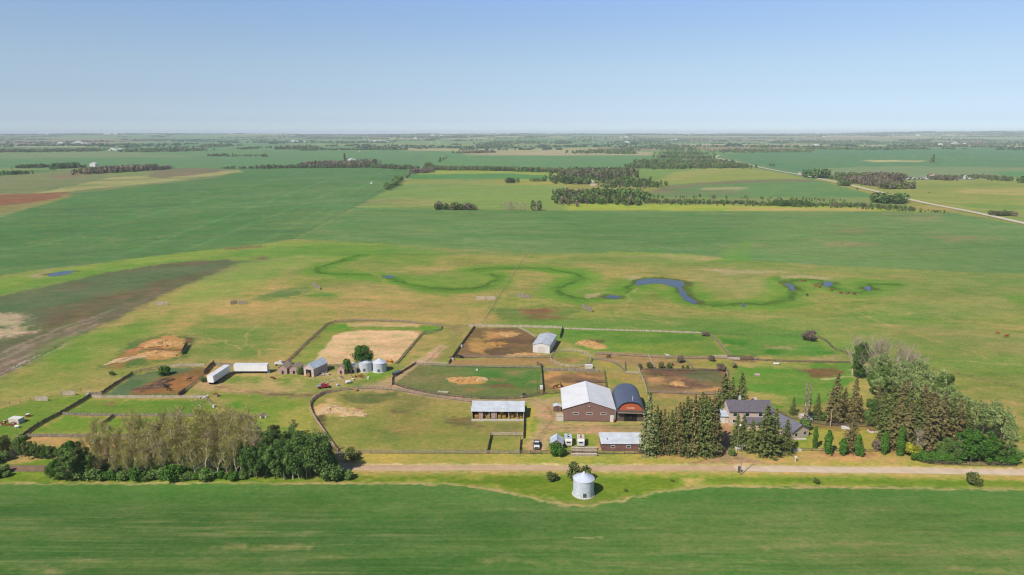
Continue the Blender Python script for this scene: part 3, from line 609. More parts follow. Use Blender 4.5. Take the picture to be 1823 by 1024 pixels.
for q in ([(948, 806), (955, 785), (968, 765), (985, 745), (975, 722), (950, 712), (900, 712)], [(952, 806), (960, 785), (974, 765), (1000, 762), (1160, 763)], [(1290, 760), (1292, 790), (1310, 815), (1360, 829)], [(1285, 760), (1287, 790), (1280, 812), (1220, 829)], [(640, 692), (700, 690), (760, 703), (850, 713), (935, 712)], [(690, 690), (730, 665), (765, 640), (785, 620)], [(395, 690), (440, 697), (500, 703), (560, 703), (640, 691)], [(1000, 757), (1080, 758), (1150, 757)]):
    paint(q, (142, 112, 86), .5, .6, .55, .45, 4, width=.8)
paint([(594, 833), (900, 833.5), (1310, 834), (1823, 841), (2600, 852)], (236, 212, 166), .6, .4, .95, .1, width=5.4)
paint([(594, 829.5), (900, 829.5), (1310, 829.5), (1823, 835), (2600, 845)], (198, 178, 112), 1.2, .8, .8, .35, 5, width=2.5)
paint([(594, 839), (900, 840), (1310, 841), (1823, 848), (2600, 860)], (190, 170, 98), 1.2, .8, .85, .3, 5, width=3.5)
me = mesh_np('ground', np.stack([X, Y, Z], 1),
             (lambda a: np.stack([a[:-1, :-1], a[:-1, 1:], a[1:, 1:], a[1:, :-1]], -1).reshape(-1, 4))(np.arange(nr * nc).reshape(nr, nc)))
at = me.attributes.new('soil_colour', 'FLOAT_COLOR', 'POINT')
at.data.foreach_set('color', np.concatenate([COL, np.ones((len(COL), 1), np.float32)], 1).ravel())
me.polygons.foreach_set('use_smooth', np.ones(len(me.polygons), bool))
gm = bpy.data.materials.new('ground_cover'); gm.use_nodes = True; t = gm.node_tree; N = t.nodes; L = t.links
b = N['Principled BSDF']; b.inputs['Roughness'].default_value = 1; b.inputs['Specular IOR Level'].default_value = .1
a_ = N.new('ShaderNodeAttribute'); a_.attribute_name = 'soil_colour'
tc = N.new('ShaderNodeTexCoord')
def gn(scale, det, lo, hi, src, xs=1.0, rough=.6):
    mp = N.new('ShaderNodeMapping'); mp.inputs['Scale'].default_value = (xs, 1, 1); L.new(tc.outputs['Object'], mp.inputs[0])
    n = N.new('ShaderNodeTexNoise'); n.inputs['Scale'].default_value = scale; n.inputs['Detail'].default_value = det; n.inputs['Roughness'].default_value = rough
    L.new(mp.outputs[0], n.inputs['Vector'])
    r = N.new('ShaderNodeMapRange'); r.inputs[1].default_value = .28; r.inputs[2].default_value = .72; r.inputs[3].default_value = lo; r.inputs[4].default_value = hi
    L.new(n.outputs[0], r.inputs[0]); v = N.new('ShaderNodeVectorMath'); v.operation = 'SCALE'; L.new(src, v.inputs[0]); L.new(r.outputs[0], v.inputs[3]); return v.outputs[0], n
sc0 = N.new('ShaderNodeVectorMath'); sc0.operation = 'SCALE'; sc0.inputs[3].default_value = ALB; L.new(a_.outputs['Color'], sc0.inputs[0])
o1, n1 = gn(1.1, 6, .78, 1.24, sc0.outputs[0], .7, .75); o2, n2 = gn(.045, 4, .9, 1.1, o1, .35); o3, n3 = gn(.006, 4, .93, 1.07, o2)
def tint(scale, lo, hi, src, xs):
    mp = N.new('ShaderNodeMapping'); mp.inputs['Scale'].default_value = (xs, 1, 1); mp.inputs['Location'].default_value = (31, 17, 5); L.new(tc.outputs['Object'], mp.inputs[0])
    n = N.new('ShaderNodeTexNoise'); n.inputs['Scale'].default_value = scale; n.inputs['Detail'].default_value = 6; n.inputs['Roughness'].default_value = .65; L.new(mp.outputs[0], n.inputs['Vector'])
    r = N.new('ShaderNodeMapRange'); r.inputs[1].default_value = .34; r.inputs[2].default_value = .66; L.new(n.outputs[0], r.inputs[0])
    m1 = N.new('ShaderNodeMix'); m1.data_type = 'RGBA'; m1.inputs[6].default_value = lo + (1,); m1.inputs[7].default_value = hi + (1,); L.new(r.outputs[0], m1.inputs[0])
    m2 = N.new('ShaderNodeMix'); m2.data_type = 'RGBA'; m2.blend_type = 'MULTIPLY'; m2.inputs[0].default_value = 1; L.new(src, m2.inputs[6]); L.new(m1.outputs[2], m2.inputs[7]); return m2.outputs[2]
o3 = tint(.16, (.76, .92, .70), (1.21, 1.06, 1.12), o3, .55); o3 = tint(.6, (.78, .93, .78), (1.24, 1.08, 1.16), o3, .7); o3 = tint(.03, (.86, .98, .82), (1.14, 1.02, 1.08), o3, .5)
L.new(o3, b.inputs['Base Color'])
bp = N.new('ShaderNodeBump'); bp.inputs['Strength'].default_value = .5; bp.inputs['Distance'].default_value = .25; L.new(n1.outputs[0], bp.inputs['Height']); L.new(bp.outputs[0], b.inputs['Normal'])
g = ob('ground', me, gm); setp(g, kind='structure')
del GX, GY

# ---------------------------------------------------------------- roads, water
def ribbon(name, pxs, width, m, z=.05, wob=.25, world=False, step=3, seed=1):
    W = pxs if world else [P(*q) for q in pxs]
    pts = []
    for i in range(len(W) - 1):
        a, b_ = W[i], W[i + 1]; n = max(1, int(math.dist(a, b_) / step))
        pts += [(a[0] + (b_[0] - a[0]) * j / n, a[1] + (b_[1] - a[1]) * j / n) for j in range(n)]
    pts.append(W[-1]); p = np.array(pts); d = np.gradient(p, axis=0); d /= np.linalg.norm(d, axis=1)[:, None] + 1e-9
    nm = np.stack([-d[:, 1], d[:, 0]], 1); k = np.arange(len(p)) * step
    ws = [width / 2 + wob * fbm(k / 6.0, k * 0 + s_, seed, 3) for s_ in (0, 9)]
    cols = [p + nm * ws[0][:, None], p + nm * (width * .25), p, p - nm * (width * .25), p - nm * ws[1][:, None]]
    V = []; 
    for q, dz in zip(cols, (0, .05, .09, .05, 0)):
        V.append(np.stack([q[:, 0], q[:, 1], HT(q[:, 0], q[:, 1]) + z + dz * (width / 6)], 1))
    V = np.concatenate(V); n = len(p); idx = np.arange(5 * n).reshape(5, n)
    Q = np.stack([idx[:-1, :-1], idx[1:, :-1], idx[1:, 1:], idx[:-1, 1:]], -1).reshape(-1, 4)
    o = ob(name, mesh_np(name, V, Q), m); setp(o, kind='structure'); return o
gravel = mat('gravel', (216, 186, 148), .95, .06, .3, rgb2=(198, 166, 130))
gravel2 = mat('pale_gravel', (226, 214, 188), .95, .05, .2, rgb2=(204, 190, 160))
dirt = mat('track_dirt', (156, 130, 104), 1, .1, .6, rgb2=(126, 102, 82), bump=.05)
ribbon('gravel_road', [(594, 833), (900, 833.5), (1308, 834)], 3.4, gravel, wob=.35, seed=2)
ribbon('gravel_road', [(1309, 834), (1823, 841), (2600, 852)], 3.7, mat('paler_gravel', (232, 212, 184), .95, .06, .3, rgb2=(212, 188, 158)), wob=.35, seed=2)
ribbon('dirt_road', [(-900, 834), (0, 834.5), (300, 834), (596, 833.2)], 4.2, dirt, seed=8)
for o_ in (-1, 1):   # pale wheel tracks of loose gravel
    pass
ribbon('gravel_road', [(2300, 500), (1823, 398), (1690, 370), (1560, 341), (1440, 314.5), (1330, 292.5), (1295, 285), (1272, 281)], 10.5, gravel2, z=.5, wob=.5, step=14, seed=4)
ribbon('gravel_road', [(1272, 281.4), (1276, 278.5), (1281, 276.6)], 9, gravel2, z=.7, wob=.5, step=14, seed=5)
wm = bpy.data.materials.new('pond_water'); wm.use_nodes = True; b = wm.node_tree.nodes['Principled BSDF']
b.inputs['Base Color'].default_value = (.035, .045, .045, 1); b.inputs['Roughness'].default_value = .22; b.inputs['Specular IOR Level'].default_value = .6
nz = wm.node_tree.nodes.new('ShaderNodeTexNoise'); nz.inputs['Scale'].default_value = 1.2; tcx = wm.node_tree.nodes.new('ShaderNodeTexCoord')
wm.node_tree.links.new(tcx.outputs['Object'], nz.inputs['Vector'])
bp = wm.node_tree.nodes.new('ShaderNodeBump'); bp.inputs['Distance'].default_value = .05; bp.inputs['Strength'].default_value = .5
wm.node_tree.links.new(nz.outputs[0], bp.inputs['Height']); wm.node_tree.links.new(bp.outputs[0], b.inputs['Normal'])
ml = wm.node_tree; mud = mat('pond_mud', (120, 98, 72), 1, .1, .3)
def pond(pxs, name='pond', sm=2):
    W = smoothpts([P(*q) for q in pxs], True, sm); W = [(x + .9 * float(fbm(x / 5, y / 5, 3, 2)), y + 1.6 * float(fbm(x / 5, y / 5 + 9, 3, 2))) for x, y in W]; z = max(float(HT(*p)) for p in W) + .06
    mb = MB(); mb.face([(p[0], p[1], z) for p in W]); o = mb.build(name, wm); setp(o, kind='structure'); return o
pond([(1130, 503), (1140, 498), (1158, 496), (1190, 497), (1216, 501), (1220, 506), (1211, 514), (1196, 510), (1176, 505), (1152, 506), (1134, 510)])
pond([(1207, 510), (1214, 509), (1217, 520), (1230, 532), (1245, 538), (1240, 542), (1222, 536), (1210, 526)])
pond([(1074, 528), (1088, 525), (1106, 527), (1104, 531), (1080, 531)])
pond([(1399, 503), (1408, 506), (1416, 514), (1412, 519), (1405, 514), (1400, 508)])
pond([(1463, 502), (1481, 501), (1483, 507), (1474, 513), (1466, 509)])
pond([(1537, 511), (1547, 508), (1552, 516), (1546, 519), (1540, 515)])
pond([(1316, 541), (1322, 539), (1328, 545), (1322, 547)])
pond([(682, 491), (698, 490), (702, 495), (688, 495)])
pond([(84, 489), (105, 483), (130, 482), (133, 485), (112, 491), (88, 492)])
# ================================================================ AIR
hz = MB(); hz.box(-62000, -4200, -950, 62000, 66000, 150)
hm = bpy.data.materials.new('thin_air'); hm.use_nodes = True; t = hm.node_tree; t.nodes.clear()
pv = t.nodes.new('ShaderNodeVolumePrincipled'); pv.inputs['Density'].default_value = 5.8e-5
pv.inputs['Color'].default_value = (.82, .94, 1.0, 1); pv.inputs['Anisotropy'].default_value = -0.15
mo = t.nodes.new('ShaderNodeOutputMaterial'); t.links.new(pv.outputs[0], mo.inputs['Volume'])
setp(hz.build('haze', hm), kind='stuff')
# ================================================================ MATERIALS FOR THINGS
M = dict(
 white_roof=mat('white_roof_metal', (246, 246, 248), .45, .05, .3, ribs=(0, .6), spec=.5),
 white_roof_y=mat('white_roof_metal_y', (246, 246, 246), .45, .04, .25, ribs=(1, .6), spec=.5),
 brown_wall=mat('brown_siding', (150, 118, 108), .6, .03, .3, ribs=(0, .45)),
 brown_wall_y=mat('brown_siding_y', (146, 108, 98), .6, .03, .3, ribs=(1, .45)),
 dark_brown=mat('dark_brown_siding', (108, 94, 86), .7, .1, .6, ribs=(0, .45)),
 navy_roof=mat('blue_grey_roof_metal', (92, 102, 124), .5, .05, .3, ribs=(1, .6), spec=.5),
 grey_roof=mat('grey_roof_metal', (208, 214, 218), .5, .07, .4, ribs=(0, .6), spec=.5, k=.78),
 grey_roof_y=mat('grey_roof_metal_y', (204, 211, 218), .5, .09, .4, ribs=(1, .6), spec=.5),
 pale_blue=mat('pale_blue_roof_metal', (204, 216, 228), .5, .09, .4, ribs=(1, .5), spec=.5),
 shingle=mat('dark_shingles', (114, 108, 116), .9, .1, 1.6),
 shingle2=mat('blue_grey_shingles', (124, 122, 134), .8, .1, 1.6),
 beige=mat('beige_stucco', (222, 200, 180), .9, .04, .8),
 red_wall=mat('faded_red_boards', (142, 102, 94), .9, .1, .8, ribs=(0, .3)),
 old_wood=mat('weathered_boards', (200, 168, 158), .95, .12, 1.5, ribs=(0, .25)),
 old_roof=mat('weathered_shingles', (176, 158, 134), .95, .12, 1.2),
 grey_wood=mat('grey_weathered_wood', (158, 146, 132), .95, .12, 1.1, island=.12),
 lit_wood=mat('pale_sunlit_wood', (206, 190, 168), .95, .1, 1.1, island=.1),  # pale boards; the sunlit faces of some fences are in this colour
 dark_wood=mat('dark_brown_wood', (118, 104, 92), .9, .12, 1.1, island=.15),  # darker wood tone for fences, poles and small parts
 white=mat('white_paint', (240, 238, 232), .5, .02, .5, spec=.5),
 offwhite=mat('off_white_panels', (226, 218, 204), .6, .05, .5),
 steel=mat('galvanised_steel', (206, 212, 220), .36, .05, .8, ribs=(2, .3), metal=.1, spec=.8, k=.85),
 steel_roof=mat('galvanised_roof', (202, 210, 224), .5, .05, .6, metal=.1, spec=.6, k=.8),
 dark=mat('dark_parts_and_shade', (40, 34, 32), .9, .1, 1),  # near-black for dark parts; also fills doorways as painted interior shade
 glass=mat('window_glass', (44, 52, 60), .15, .05, 1, spec=.8),
 black=mat('tyre_rubber', (38, 38, 40), .8, .05, 2),
 orange=mat('orange_sign_paint', (208, 104, 66), .6, .05, .8),
 cream=mat('cream_lettering', (250, 236, 214), .6, .02, 1),
 navy=mat('dark_blue_car_paint', (34, 40, 62), .25, .02, 1, spec=.7),
 chrome=mat('bare_metal', (170, 172, 176), .3, .05, 1, metal=.8),
 straw=mat('straw', (220, 178, 118), 1, .1, .9, rgb2=(184, 138, 86), bump=.12),
 pale_straw=mat('pale_straw', (224, 196, 150), 1, .1, 1.2, rgb2=(196, 164, 118), bump=.12),
 hay=mat('golden_hay', (200, 156, 84), 1, .1, 1.2, rgb2=(160, 118, 62), bump=.1),
 manure=mat('dark_manure', (104, 84, 70), 1, .15, .8, rgb2=(128, 104, 84), bump=.2),
 red=mat('faded_red_paint', (176, 60, 66), .5, .08, 1),
 yellow=mat('yellow_paint', (226, 150, 40), .5, .08, 1),
 blue=mat('light_blue_paint', (140, 176, 200), .5, .08, 1),
 rust=mat('rusty_metal', (150, 84, 56), .8, .2, 1.4),
 concrete=mat('pale_concrete', (214, 206, 190), .9, .06, .8),
 soil=mat('bare_soil', (150, 112, 82), 1, .1, .8),
)
def P0(u, v, z=0.0): return P(u, v, z, True)
def slab_roof(w_, d_, h, rise, ov, rm, par, ridge='y', names=True, t=.14):
    e = h - rise * ov / ((w_ if ridge == 'y' else d_) / 2) + .012
    if ridge == 'y':
        mb = MB(); z = h + rise + .012
        mb.prism([(-w_ / 2 - ov, e), (0, z), (0, z + t), (-w_ / 2 - ov, e + t)], 'y', -ov, d_ + ov)
        mb.prism([(0, z), (w_ / 2 + ov, e), (w_ / 2 + ov, e + t), (0, z + t)], 'y', -ov, d_ + ov)
    else:
        mb = MB(); z = h + rise + .012
        mb.prism([(-ov, e), (d_ / 2, z), (d_ / 2, z + t), (-ov, e + t)], 'x', -w_ / 2 - ov, w_ / 2 + ov)
        mb.prism([(d_ / 2, z), (d_ + ov, e), (d_ + ov, e + t), (d_ / 2, z + t)], 'x', -w_ / 2 - ov, w_ / 2 + ov)
    return mb.build('roof', rm, par)
def gable(name, label, cat, loc, rz, w_, d_, h, rise, wm_, rm, ov=.35, ridge='y', group=None, kind=None):
    t_ = thing(name, label, cat, loc, rz, group)
    mb = MB()
    if ridge == 'y': mb.prism([(-w_ / 2, -.05), (w_ / 2, -.05), (w_ / 2, h), (0, h + rise), (-w_ / 2, h)], 'y', 0, d_)
    else: mb.prism([(0, -.05), (d_, -.05), (d_, h), (d_ / 2, h + rise), (0, h)], 'x', -w_ / 2, w_ / 2)
    mb.build('wall', wm_, t_)
    rf = slab_roof(w_, d_, h, rise, ov, rm, t_, ridge)
    return t_, rf
def window(par, x, z, w_=1.2, h=.9, y=0, fm=None, rot=0, deep=.05):
    """window on a front wall (plane y) facing -y; rot turns it to a side wall"""
    f = MB(); b_ = .12
    f.box(-w_ / 2 - b_, -deep, -h / 2 - b_, w_ / 2 + b_, 0, -h / 2); f.box(-w_ / 2 - b_, -deep, h / 2, w_ / 2 + b_, 0, h / 2 + b_)
    f.box(-w_ / 2 - b_, -deep, -h / 2, -w_ / 2, 0, h / 2); f.box(w_ / 2, -deep, -h / 2, w_ / 2 + b_, 0, h / 2)
    o = f.build('window', fm or M['white'], par); o.location = (x, y, z); o.rotation_euler = (0, 0, rot)
    g_ = MB(); g_.box(-w_ / 2, -deep * .5, -h / 2, w_ / 2, 0.001, h / 2); g_.build('pane', M['glass'], o); return o
def door(par, x, w_, h, m, y=0, z=0, rot=0, handle=True):
    d_ = MB(); d_.box(-w_ / 2, -.07, 0, w_ / 2, 0.001, h); o = d_.build('door', m, par); o.location = (x, y, z); o.rotation_euler = (0, 0, rot)
    if handle: k = MB(); k.box(w_ / 2 - .2, -.13, h * .48, w_ / 2 - .08, -.07, h * .48 + .05); k.build('handle', M['chrome'], o)
    return o

# ================================================================ BARNS AND SHEDS
# big brown barn
xl, yb = P0(1003, 750.5); xr, _ = P0(1094, 750.5); W_b = xr - xl
t_, rf = gable('barn', 'large brown metal-sided barn with a white gable roof in the yard', 'barn', ((xl + xr) / 2, yb, 0), R(-2), W_b, 19.5, 4.7, 2.9, M['brown_wall'], M['white_roof_y'], .35)
rc = MB(); rc.box(-.16, -.37, 7.76, .16, 19.87, 7.82); rc.build('ridge_cap', M['grey_roof'], rf)
for x in (-4.7, 0.1, 5.0): window(t_, x, 3.0, 1.9, .55)
door(t_, W_b / 2 - 1.0, 1.3, 2.5, M['white'])
tr = MB(); tr.box(-W_b / 2, -.03, 0, W_b / 2, 0, .35); tr.build('base_trim', M['dark_brown'], t_)
lf = MB(); lf.box(-.2, -.35, 5.7, .2, 0, 5.9); lf.build('light_fixture', M['white'], t_)
dn = MB(); dn.tube((W_b / 2 + .08, -.1, .1), (W_b / 2 + .08, -.1, 4.4), .08); dn.build('downpipe', M['white'], t_)
for s in (-1, 1): gu = MB(); gu.box(s * (W_b / 2 + .36) - .08, -.3, 4.42, s * (W_b / 2 + .36) + .08, 19.8, 4.56); gu.build('gutter', M['white'], rf)
# lean-to shed and propane boxes by the barn's left corner
x, y = P0(992, 733); sh, _ = gable('shed', 'tiny red-brown shed with a pale flat roof by the left wall of the brown barn', 'shed', (x, y, 0), R(-2), 2.8, 2.2, 2.0, .35, M['red_wall'], M['grey_roof'], .2)
door(sh, .2, .8, 1.7, M['dark_brown'])
x, y = P0(997, 750); b_ = MB(); b_.box(-1.2, 0, 0, 1.2, 2.2, 1.9); b_.box(-1.3, -.1, 1.9, 1.3, 2.3, 2.0, 1)
b_.build('storage_box', [M['offwhite'], M['lit_wood']], None, (x, y, 0), label='pale storage box standing against the front left corner of the brown barn', cat='storage box')
# arched quonset
x0, y0 = P0(1099.5, 751.5); QW = 11.0; QH = 7.6
qx = x0 + QW / 2 - .9
q = thing('quonset', 'arched blue-grey metal quonset with an orange gable sign and dark double doors', 'quonset', (qx, y0 + .2, 0), R(-3))
def arch(w_, h, n=20, k=.78):
    o = []
    for i in range(n + 1):
        a = math.pi * (1 - i / n); c, s_ = math.cos(a), math.sin(a)
        o.append((w_ / 2 * math.copysign(abs(c) ** k, c), h * abs(s_) ** .8))
    return o
A = arch(QW, QH); B = arch(QW - .35, QH - .2)
sh_ = MB()
for i in range(len(A) - 1):
    for (p, q_, r_) in ((A[i], A[i + 1], 0),):
        sh_.face([(p[0], 0, p[1]), (q_[0], 0, q_[1]), (q_[0], 18, q_[1]), (p[0], 18, p[1])])
        sh_.face([(B[i][0], 0, B[i][1]), (B[i][0], 18, B[i][1]), (B[i + 1][0], 18, B[i + 1][1]), (B[i + 1][0], 0, B[i + 1][1])])
        for yy in (0, 18): sh_.face([(p[0], yy, p[1]), (q_[0], yy, q_[1]), (B[i + 1][0], yy, B[i + 1][1]), (B[i][0], yy, B[i][1])])
sh_.build('roof', M['navy_roof'], q, smooth=False)
for a0_, a1_ in ((.5, .7), (17.2, 17.4)): fw = MB(); fw.prism([p for p in B], 'y', a0_, a1_); fw.build('wall', M['dark_brown'], q)
z0 = 4.35
seg = [p for p in arch(QW - 1.3, QH - 1.0, 24) if p[1] > z0]
sg = MB(); sg.prism([(seg[0][0], z0)] + seg + [(seg[-1][0], z0)], 'y', .1, .5); so = sg.build('sign_panel', M['orange'], q)
lt = MB()
xx = -1.35
for wd, nt_ in ((.34, 1), (.34, 0), (.34, 1), (.34, 2), (.34, 0), (.34, 1)):   # the lettering is too small in the photo to read: pale letter-like strokes
    lt.box(xx, .04, z0 + .45, xx + .1, .1, z0 + 1.15); lt.box(xx + .12, .04, z0 + .75 if nt_ else z0 + .45, xx + wd, .1, z0 + .87 if nt_ else z0 + .57)
    if nt_ != 1: lt.box(xx + .22, .04, z0 + .6, xx + wd - .02, .1, z0 + 1.12)
    xx += .46
lt.build('lettering', M['cream'], so)
br = MB(); br.box(-QW / 2 + .5, -.9, 3.75, QW / 2 - .5, .5, z0 - .005); br.build('awning', M['dark_brown'], q)
tr = MB(); tr.box(-QW / 2 + .8, -.95, 3.6, QW / 2 - .9, -.9, 3.8); tr.build('awning_trim', M['lit_wood'], q)
for s in (-1, 1):
    d_ = MB(); d_.box(min(.03 * s, s * 2.2), .4, 0, max(.03 * s, s * 2.2), .5, 3.5); do = d_.build('door', M['dark'], q)
    h_ = MB(); h_.box(s * .2 - .04, .33, 1.3, s * .2 + .04, .4, 1.8); h_.build('handle', M['chrome'], do)
vp = MB(); vp.tube((.6, 1.2, QH - .4), (.6, 1.2, QH + 1.5), .11); vp.build('vent_pipe', M['white'], q)
rb = MB(); rb.tube((-QW / 2 - .35, -.2, 0), (-QW / 2 - .35, -.2, 1.1), .3, n=10); rb.build('fuel_drum', M['red'], None, (qx, y0, 0), label='small red drum standing between the brown barn and the quonset', cat='drum')
# low red shed with a grey roof
x0, y0 = P0(1071, 803); w_ = 13.2; t_ = thing('low_shed', 'long low red-walled shed with a pale grey metal roof left of the spruce row', 'shed', (x0 + w_ / 2, y0, 0), R(-.5))
mb = MB(); mb.prism([(0, -.05), (6, -.05), (6, 3.3), (0, 2.6)], 'x', -w_ / 2, w_ / 2); mb.build('wall', M['red_wall'], t_)
mb = MB(); mb.prism([(-.4, 2.57), (6.4, 3.37), (6.4, 3.5), (-.4, 2.7)], 'x', -w_ / 2 - .3, w_ / 2 + .3); rf = mb.build('roof', M['grey_roof'], t_)
mb = MB(); mb.tube((-4.6, 2, 2.7), (-4.6, 2, 3.5), .14); mb.build('vent_pipe', M['chrome'], rf)
for x in (-3, 2): window(t_, x, 1.5, 1.1, .7)
# open fronted cattle shed with round bales
x0, y0 = P0(840, 746); w_ = 18.6; D = 7
t_ = thing('cattle_shed', 'long open-fronted cattle shed with a grey metal roof and hay stored inside', 'shed', (x0 + w_ / 2, y0, 0), R(-1))
mb = MB(); mb.box(-w_ / 2, D - .12, 0, w_ / 2, D, 2.7); mb.box(-w_ / 2, .1, 0, -w_ / 2 + .12, D - .12, 2.7); mb.box(w_ / 2 - .12, .1, 0, w_ / 2, D - .12, 2.7)
mb.box(-w_ / 2 + 2.6, .1, 0, -w_ / 2 + 2.75, D - .15, 2.6); mb.build('wall', M['dark_brown'], t_)
mb = MB(); mb.prism([(-.6, 3.0), (D + .4, 3.75), (D + .4, 3.9), (-.6, 3.15)], 'x', -w_ / 2 - .3, w_ / 2 + .3); mb.build('roof', M['grey_roof'], t_)
for k, x in enumerate((-w_ / 2 + .1, -5.6, -3.1, -.6, 3.9, 6.9, w_ / 2 - .1)):
    p_ = MB(); p_.box(x - .13, -.05, 0, x + .13, .2, 3.0); p_.build('post', M['lit_wood'], t_)
for x in (-6.1, -1.6): mb = MB(); mb.box(x - .75, 0.02, .1, x + .75, .1, 2.9); mb.build('wall_panel', M['old_wood'], t_)
mb = MB()
for i in range(12):
    a0 = math.pi * i / 12; a1 = math.pi * (i + 1) / 12; cx_ = -3.8
    mb.tube((cx_ + 1.35 * math.cos(a0), -.02, .9 + 1.5 * math.sin(a0)), (cx_ + 1.35 * math.cos(a1), -.02, .9 + 1.5 * math.sin(a1)), .1)
mb.build('door_arch', M['dark_wood'], t_)
def bale_mesh(r=.8, l=1.3):
    mb = MB(); mb.tube((0, -l / 2, r), (0, l / 2, r), r, n=14); return mb.mesh('round_bale')
bm_ = bale_mesh(); k = 0
for (x, y, z) in ((.4, 1.2, 0), (2.2, 1.4, 0), (1.3, 1.4, 1.3), (4.9, 1.4, 0), (8.1, 1.5, 0), (-7.6, 1.3, 0), (-3.8, 1.3, 0), (6.3, 2.0, 0)):
    o = bpy.data.objects.new('round_bale', bm_); (bm_.materials.append(M['hay']) if not bm_.materials else 0); o.location = (x0 + w_ / 2 + x, y0 + y, z); o.rotation_euler = (0, 0, R(rnd.uniform(-8, 8))); link(o)
    setp(o, 'round golden hay bale stored inside the open-fronted cattle shed', 'hay bale', 'hay bales in the cattle shed')
mb = MB()
for i, xx_ in enumerate(np.arange(-w_ / 2, w_ / 2 - .6, 1.55)): mb.box(xx_, -2.0 + .08 * math.sin(i * 2.3), 0, xx_ + 1.5, -1.4 + .08 * math.sin(i * 2.3), .55)
mb.build('feed_bunk', M['concrete'], None, (x0 + w_ / 2, y0, 0), label='pale concrete feed bunk along the open front of the cattle shed', cat='feed bunk')
# white shed in the back corral
xa, ya = P0(949, 628.5); xb, yb_ = P0(978, 629)
t_, rf = gable('metal_shed', 'white-walled metal shed with a grey roof at the corner of the dirt corral', 'shed', ((xa + xb) / 2, ya, 0), R(-14), 7.9, 17, 3.9, .9, M['white'], M['grey_roof_y'], .25)
door(t_, 0, 3.2, 3.0, M['offwhite'])
# small pale roofed shed by the road
x, y = P0(991, 800); t_, _ = gable('garden_shed', 'small shed with a pale blue gable roof and a green bush before it', 'shed', (x, y - .5, 0), R(-3), 3.9, 4.2, 2.3, 1.25, M['grey_wood'], M['pale_blue'], .25); door(t_, 0, .9, 1.9, M['dark_brown'])
# campers
def camper(loc, rz, label, roof_m, wall_m, l=4.6, w_=2.3):
    t_ = thing('camper', label, 'camper', loc, rz)
    b_ = MB(); b_.prism([(0, .45), (l, .45), (l, 2.3), (l - .4, 2.6), (.3, 2.6), (0, 2.1)], 'x', -w_ / 2, w_ / 2); b_.build('body', wall_m, t_)
    r_ = MB(); r_.box(-w_ / 2 + .1, .35, 2.6, w_ / 2 - .1, l - .45, 2.68); rf = r_.build('roof', roof_m, t_)
    v_ = MB(); v_.box(-.3, 1.4, 2.68, .3, 2.0, 2.85); v_.build('roof_vent', M['dark'], rf); v_ = MB(); v_.box(-.25, 3.0, 2.68, .25, 3.4, 2.8); v_.build('roof_vent', M['dark'], rf)
    for s in (-1, 1):
        w__ = MB(); w__.tube((s * (w_ / 2 - .1), l * .5, .36), (s * (w_ / 2 + .06), l * .5, .36), .36, n=12); w__.build('wheel', M['black'], t_)
    window(t_, 0, 1.55, 1.3, .5); d_ = MB(); d_.box(-.05, -.9, .4, .05, 0, .5); d_.box(-.4, -.1, .35, .4, .05, .45); d_.build('hitch', M['chrome'], t_)
    return t_
x, y = P0(1012, 795.5); camper((x, y, 0), R(-2), 'white camper trailer with a blue-grey roof beside the small gabled shed', M['pale_blue'], M['white'])
x, y = P0(1034, 796); camper((x, y, 0), R(-4), 'pinkish white camper trailer beside the grassy patch in the yard', mat('pink_white', (232, 208, 198), .6, .03), M['white'], 4.3)
# stacked boards / bunks in front of the campers
for i, (u, v, hh) in enumerate(((1040, 801, .9), (1040, 806.5, .9), (1040, 812.5, 1.0))):
    x, y = P0(u, v); mb = MB()
    for z in range(4): mb.box(-4.2 + .1 * ((i + z) % 2), -.08 * z, z * .24, 4.2 - .15 * ((i * 2 + z) % 3), .55 - .05 * z, z * .24 + .2)
    mb.build('board_stack', M['lit_wood'], None, (x, y, 0), label=['long pale stack of boards nearest the two campers', 'long pale stack of boards between two others in the yard', 'long pale stack of boards against the roadside fence'][i], cat='board stack', group='board stacks by the campers')

# ================================================================ FARMHOUSE
x0, _ = P0(1297, 758); y0 = 222.0
hs = thing('farmhouse', 'beige farmhouse with dark grey shingle roofs behind tall spruces', 'house', (76.0 + 7.2, y0, 0), R(-1))
def blk(x0, x1, y0_, y1, h, rise, ridge='x', wmat=M['beige'], rmat=M['shingle'], ov=.45, rot=None, cx=None):
    w_, d_ = x1 - x0, y1 - y0_
    sub_ = bpy.data.objects.new('wall', None)
    mb = MB()
    if ridge == 'y': mb.prism([(-w_ / 2, -.05), (w_ / 2, -.05), (w_ / 2, h), (0, h + rise), (-w_ / 2, h)], 'y', 0, d_)
    else: mb.prism([(0, -.05), (d_, -.05), (d_, h), (d_ / 2, h + rise), (0, h)], 'x', -w_ / 2, w_ / 2)
    wl = mb.build('wall', wmat, hs); wl.location = ((x0 + x1) / 2, y0_, 0)
    if rot: wl.rotation_euler = (0, 0, rot)
    rf = slab_roof(w_, d_, h, rise, ov, rmat, wl, ridge); return wl, rf
m_, mr_ = blk(-7.2, 7.6, 0, 10, 5.2, 2.1)
blk(-12.8, -7.25, 1.5, 8, 2.7, .5, 'x', M['offwhite'], M['pale_blue'])
blk(-2.6, 5.5, -4.2, -.05, 2.6, 1.2, 'x')
wg, wr = blk(7.9, 15.4, -1.2, 14.3, 2.9, 2.0, 'y', M['beige'], M['shingle2'])
wg.location = (13.4, -10.2, 0); wg.rotation_euler = (0, 0, R(24))
for x, z in ((-5.6, 3.9), (-1.4, 3.9), (3.2, 3.9), (-5.6, 1.5), (6.4, 1.5)): window(m_, x, z, 1.3, 1.1)
for x in (-1.9, 1.9): window(wg, x, 1.6, 1.2, 1.1)
d_ = MB(); d_.box(-10.3, 1.4, 0, -8.3, 1.5, 2.2); d_.build('garage_door', M['white'], hs)
window(hs, -11.6, 1.6, .8, .6, y=1.5)
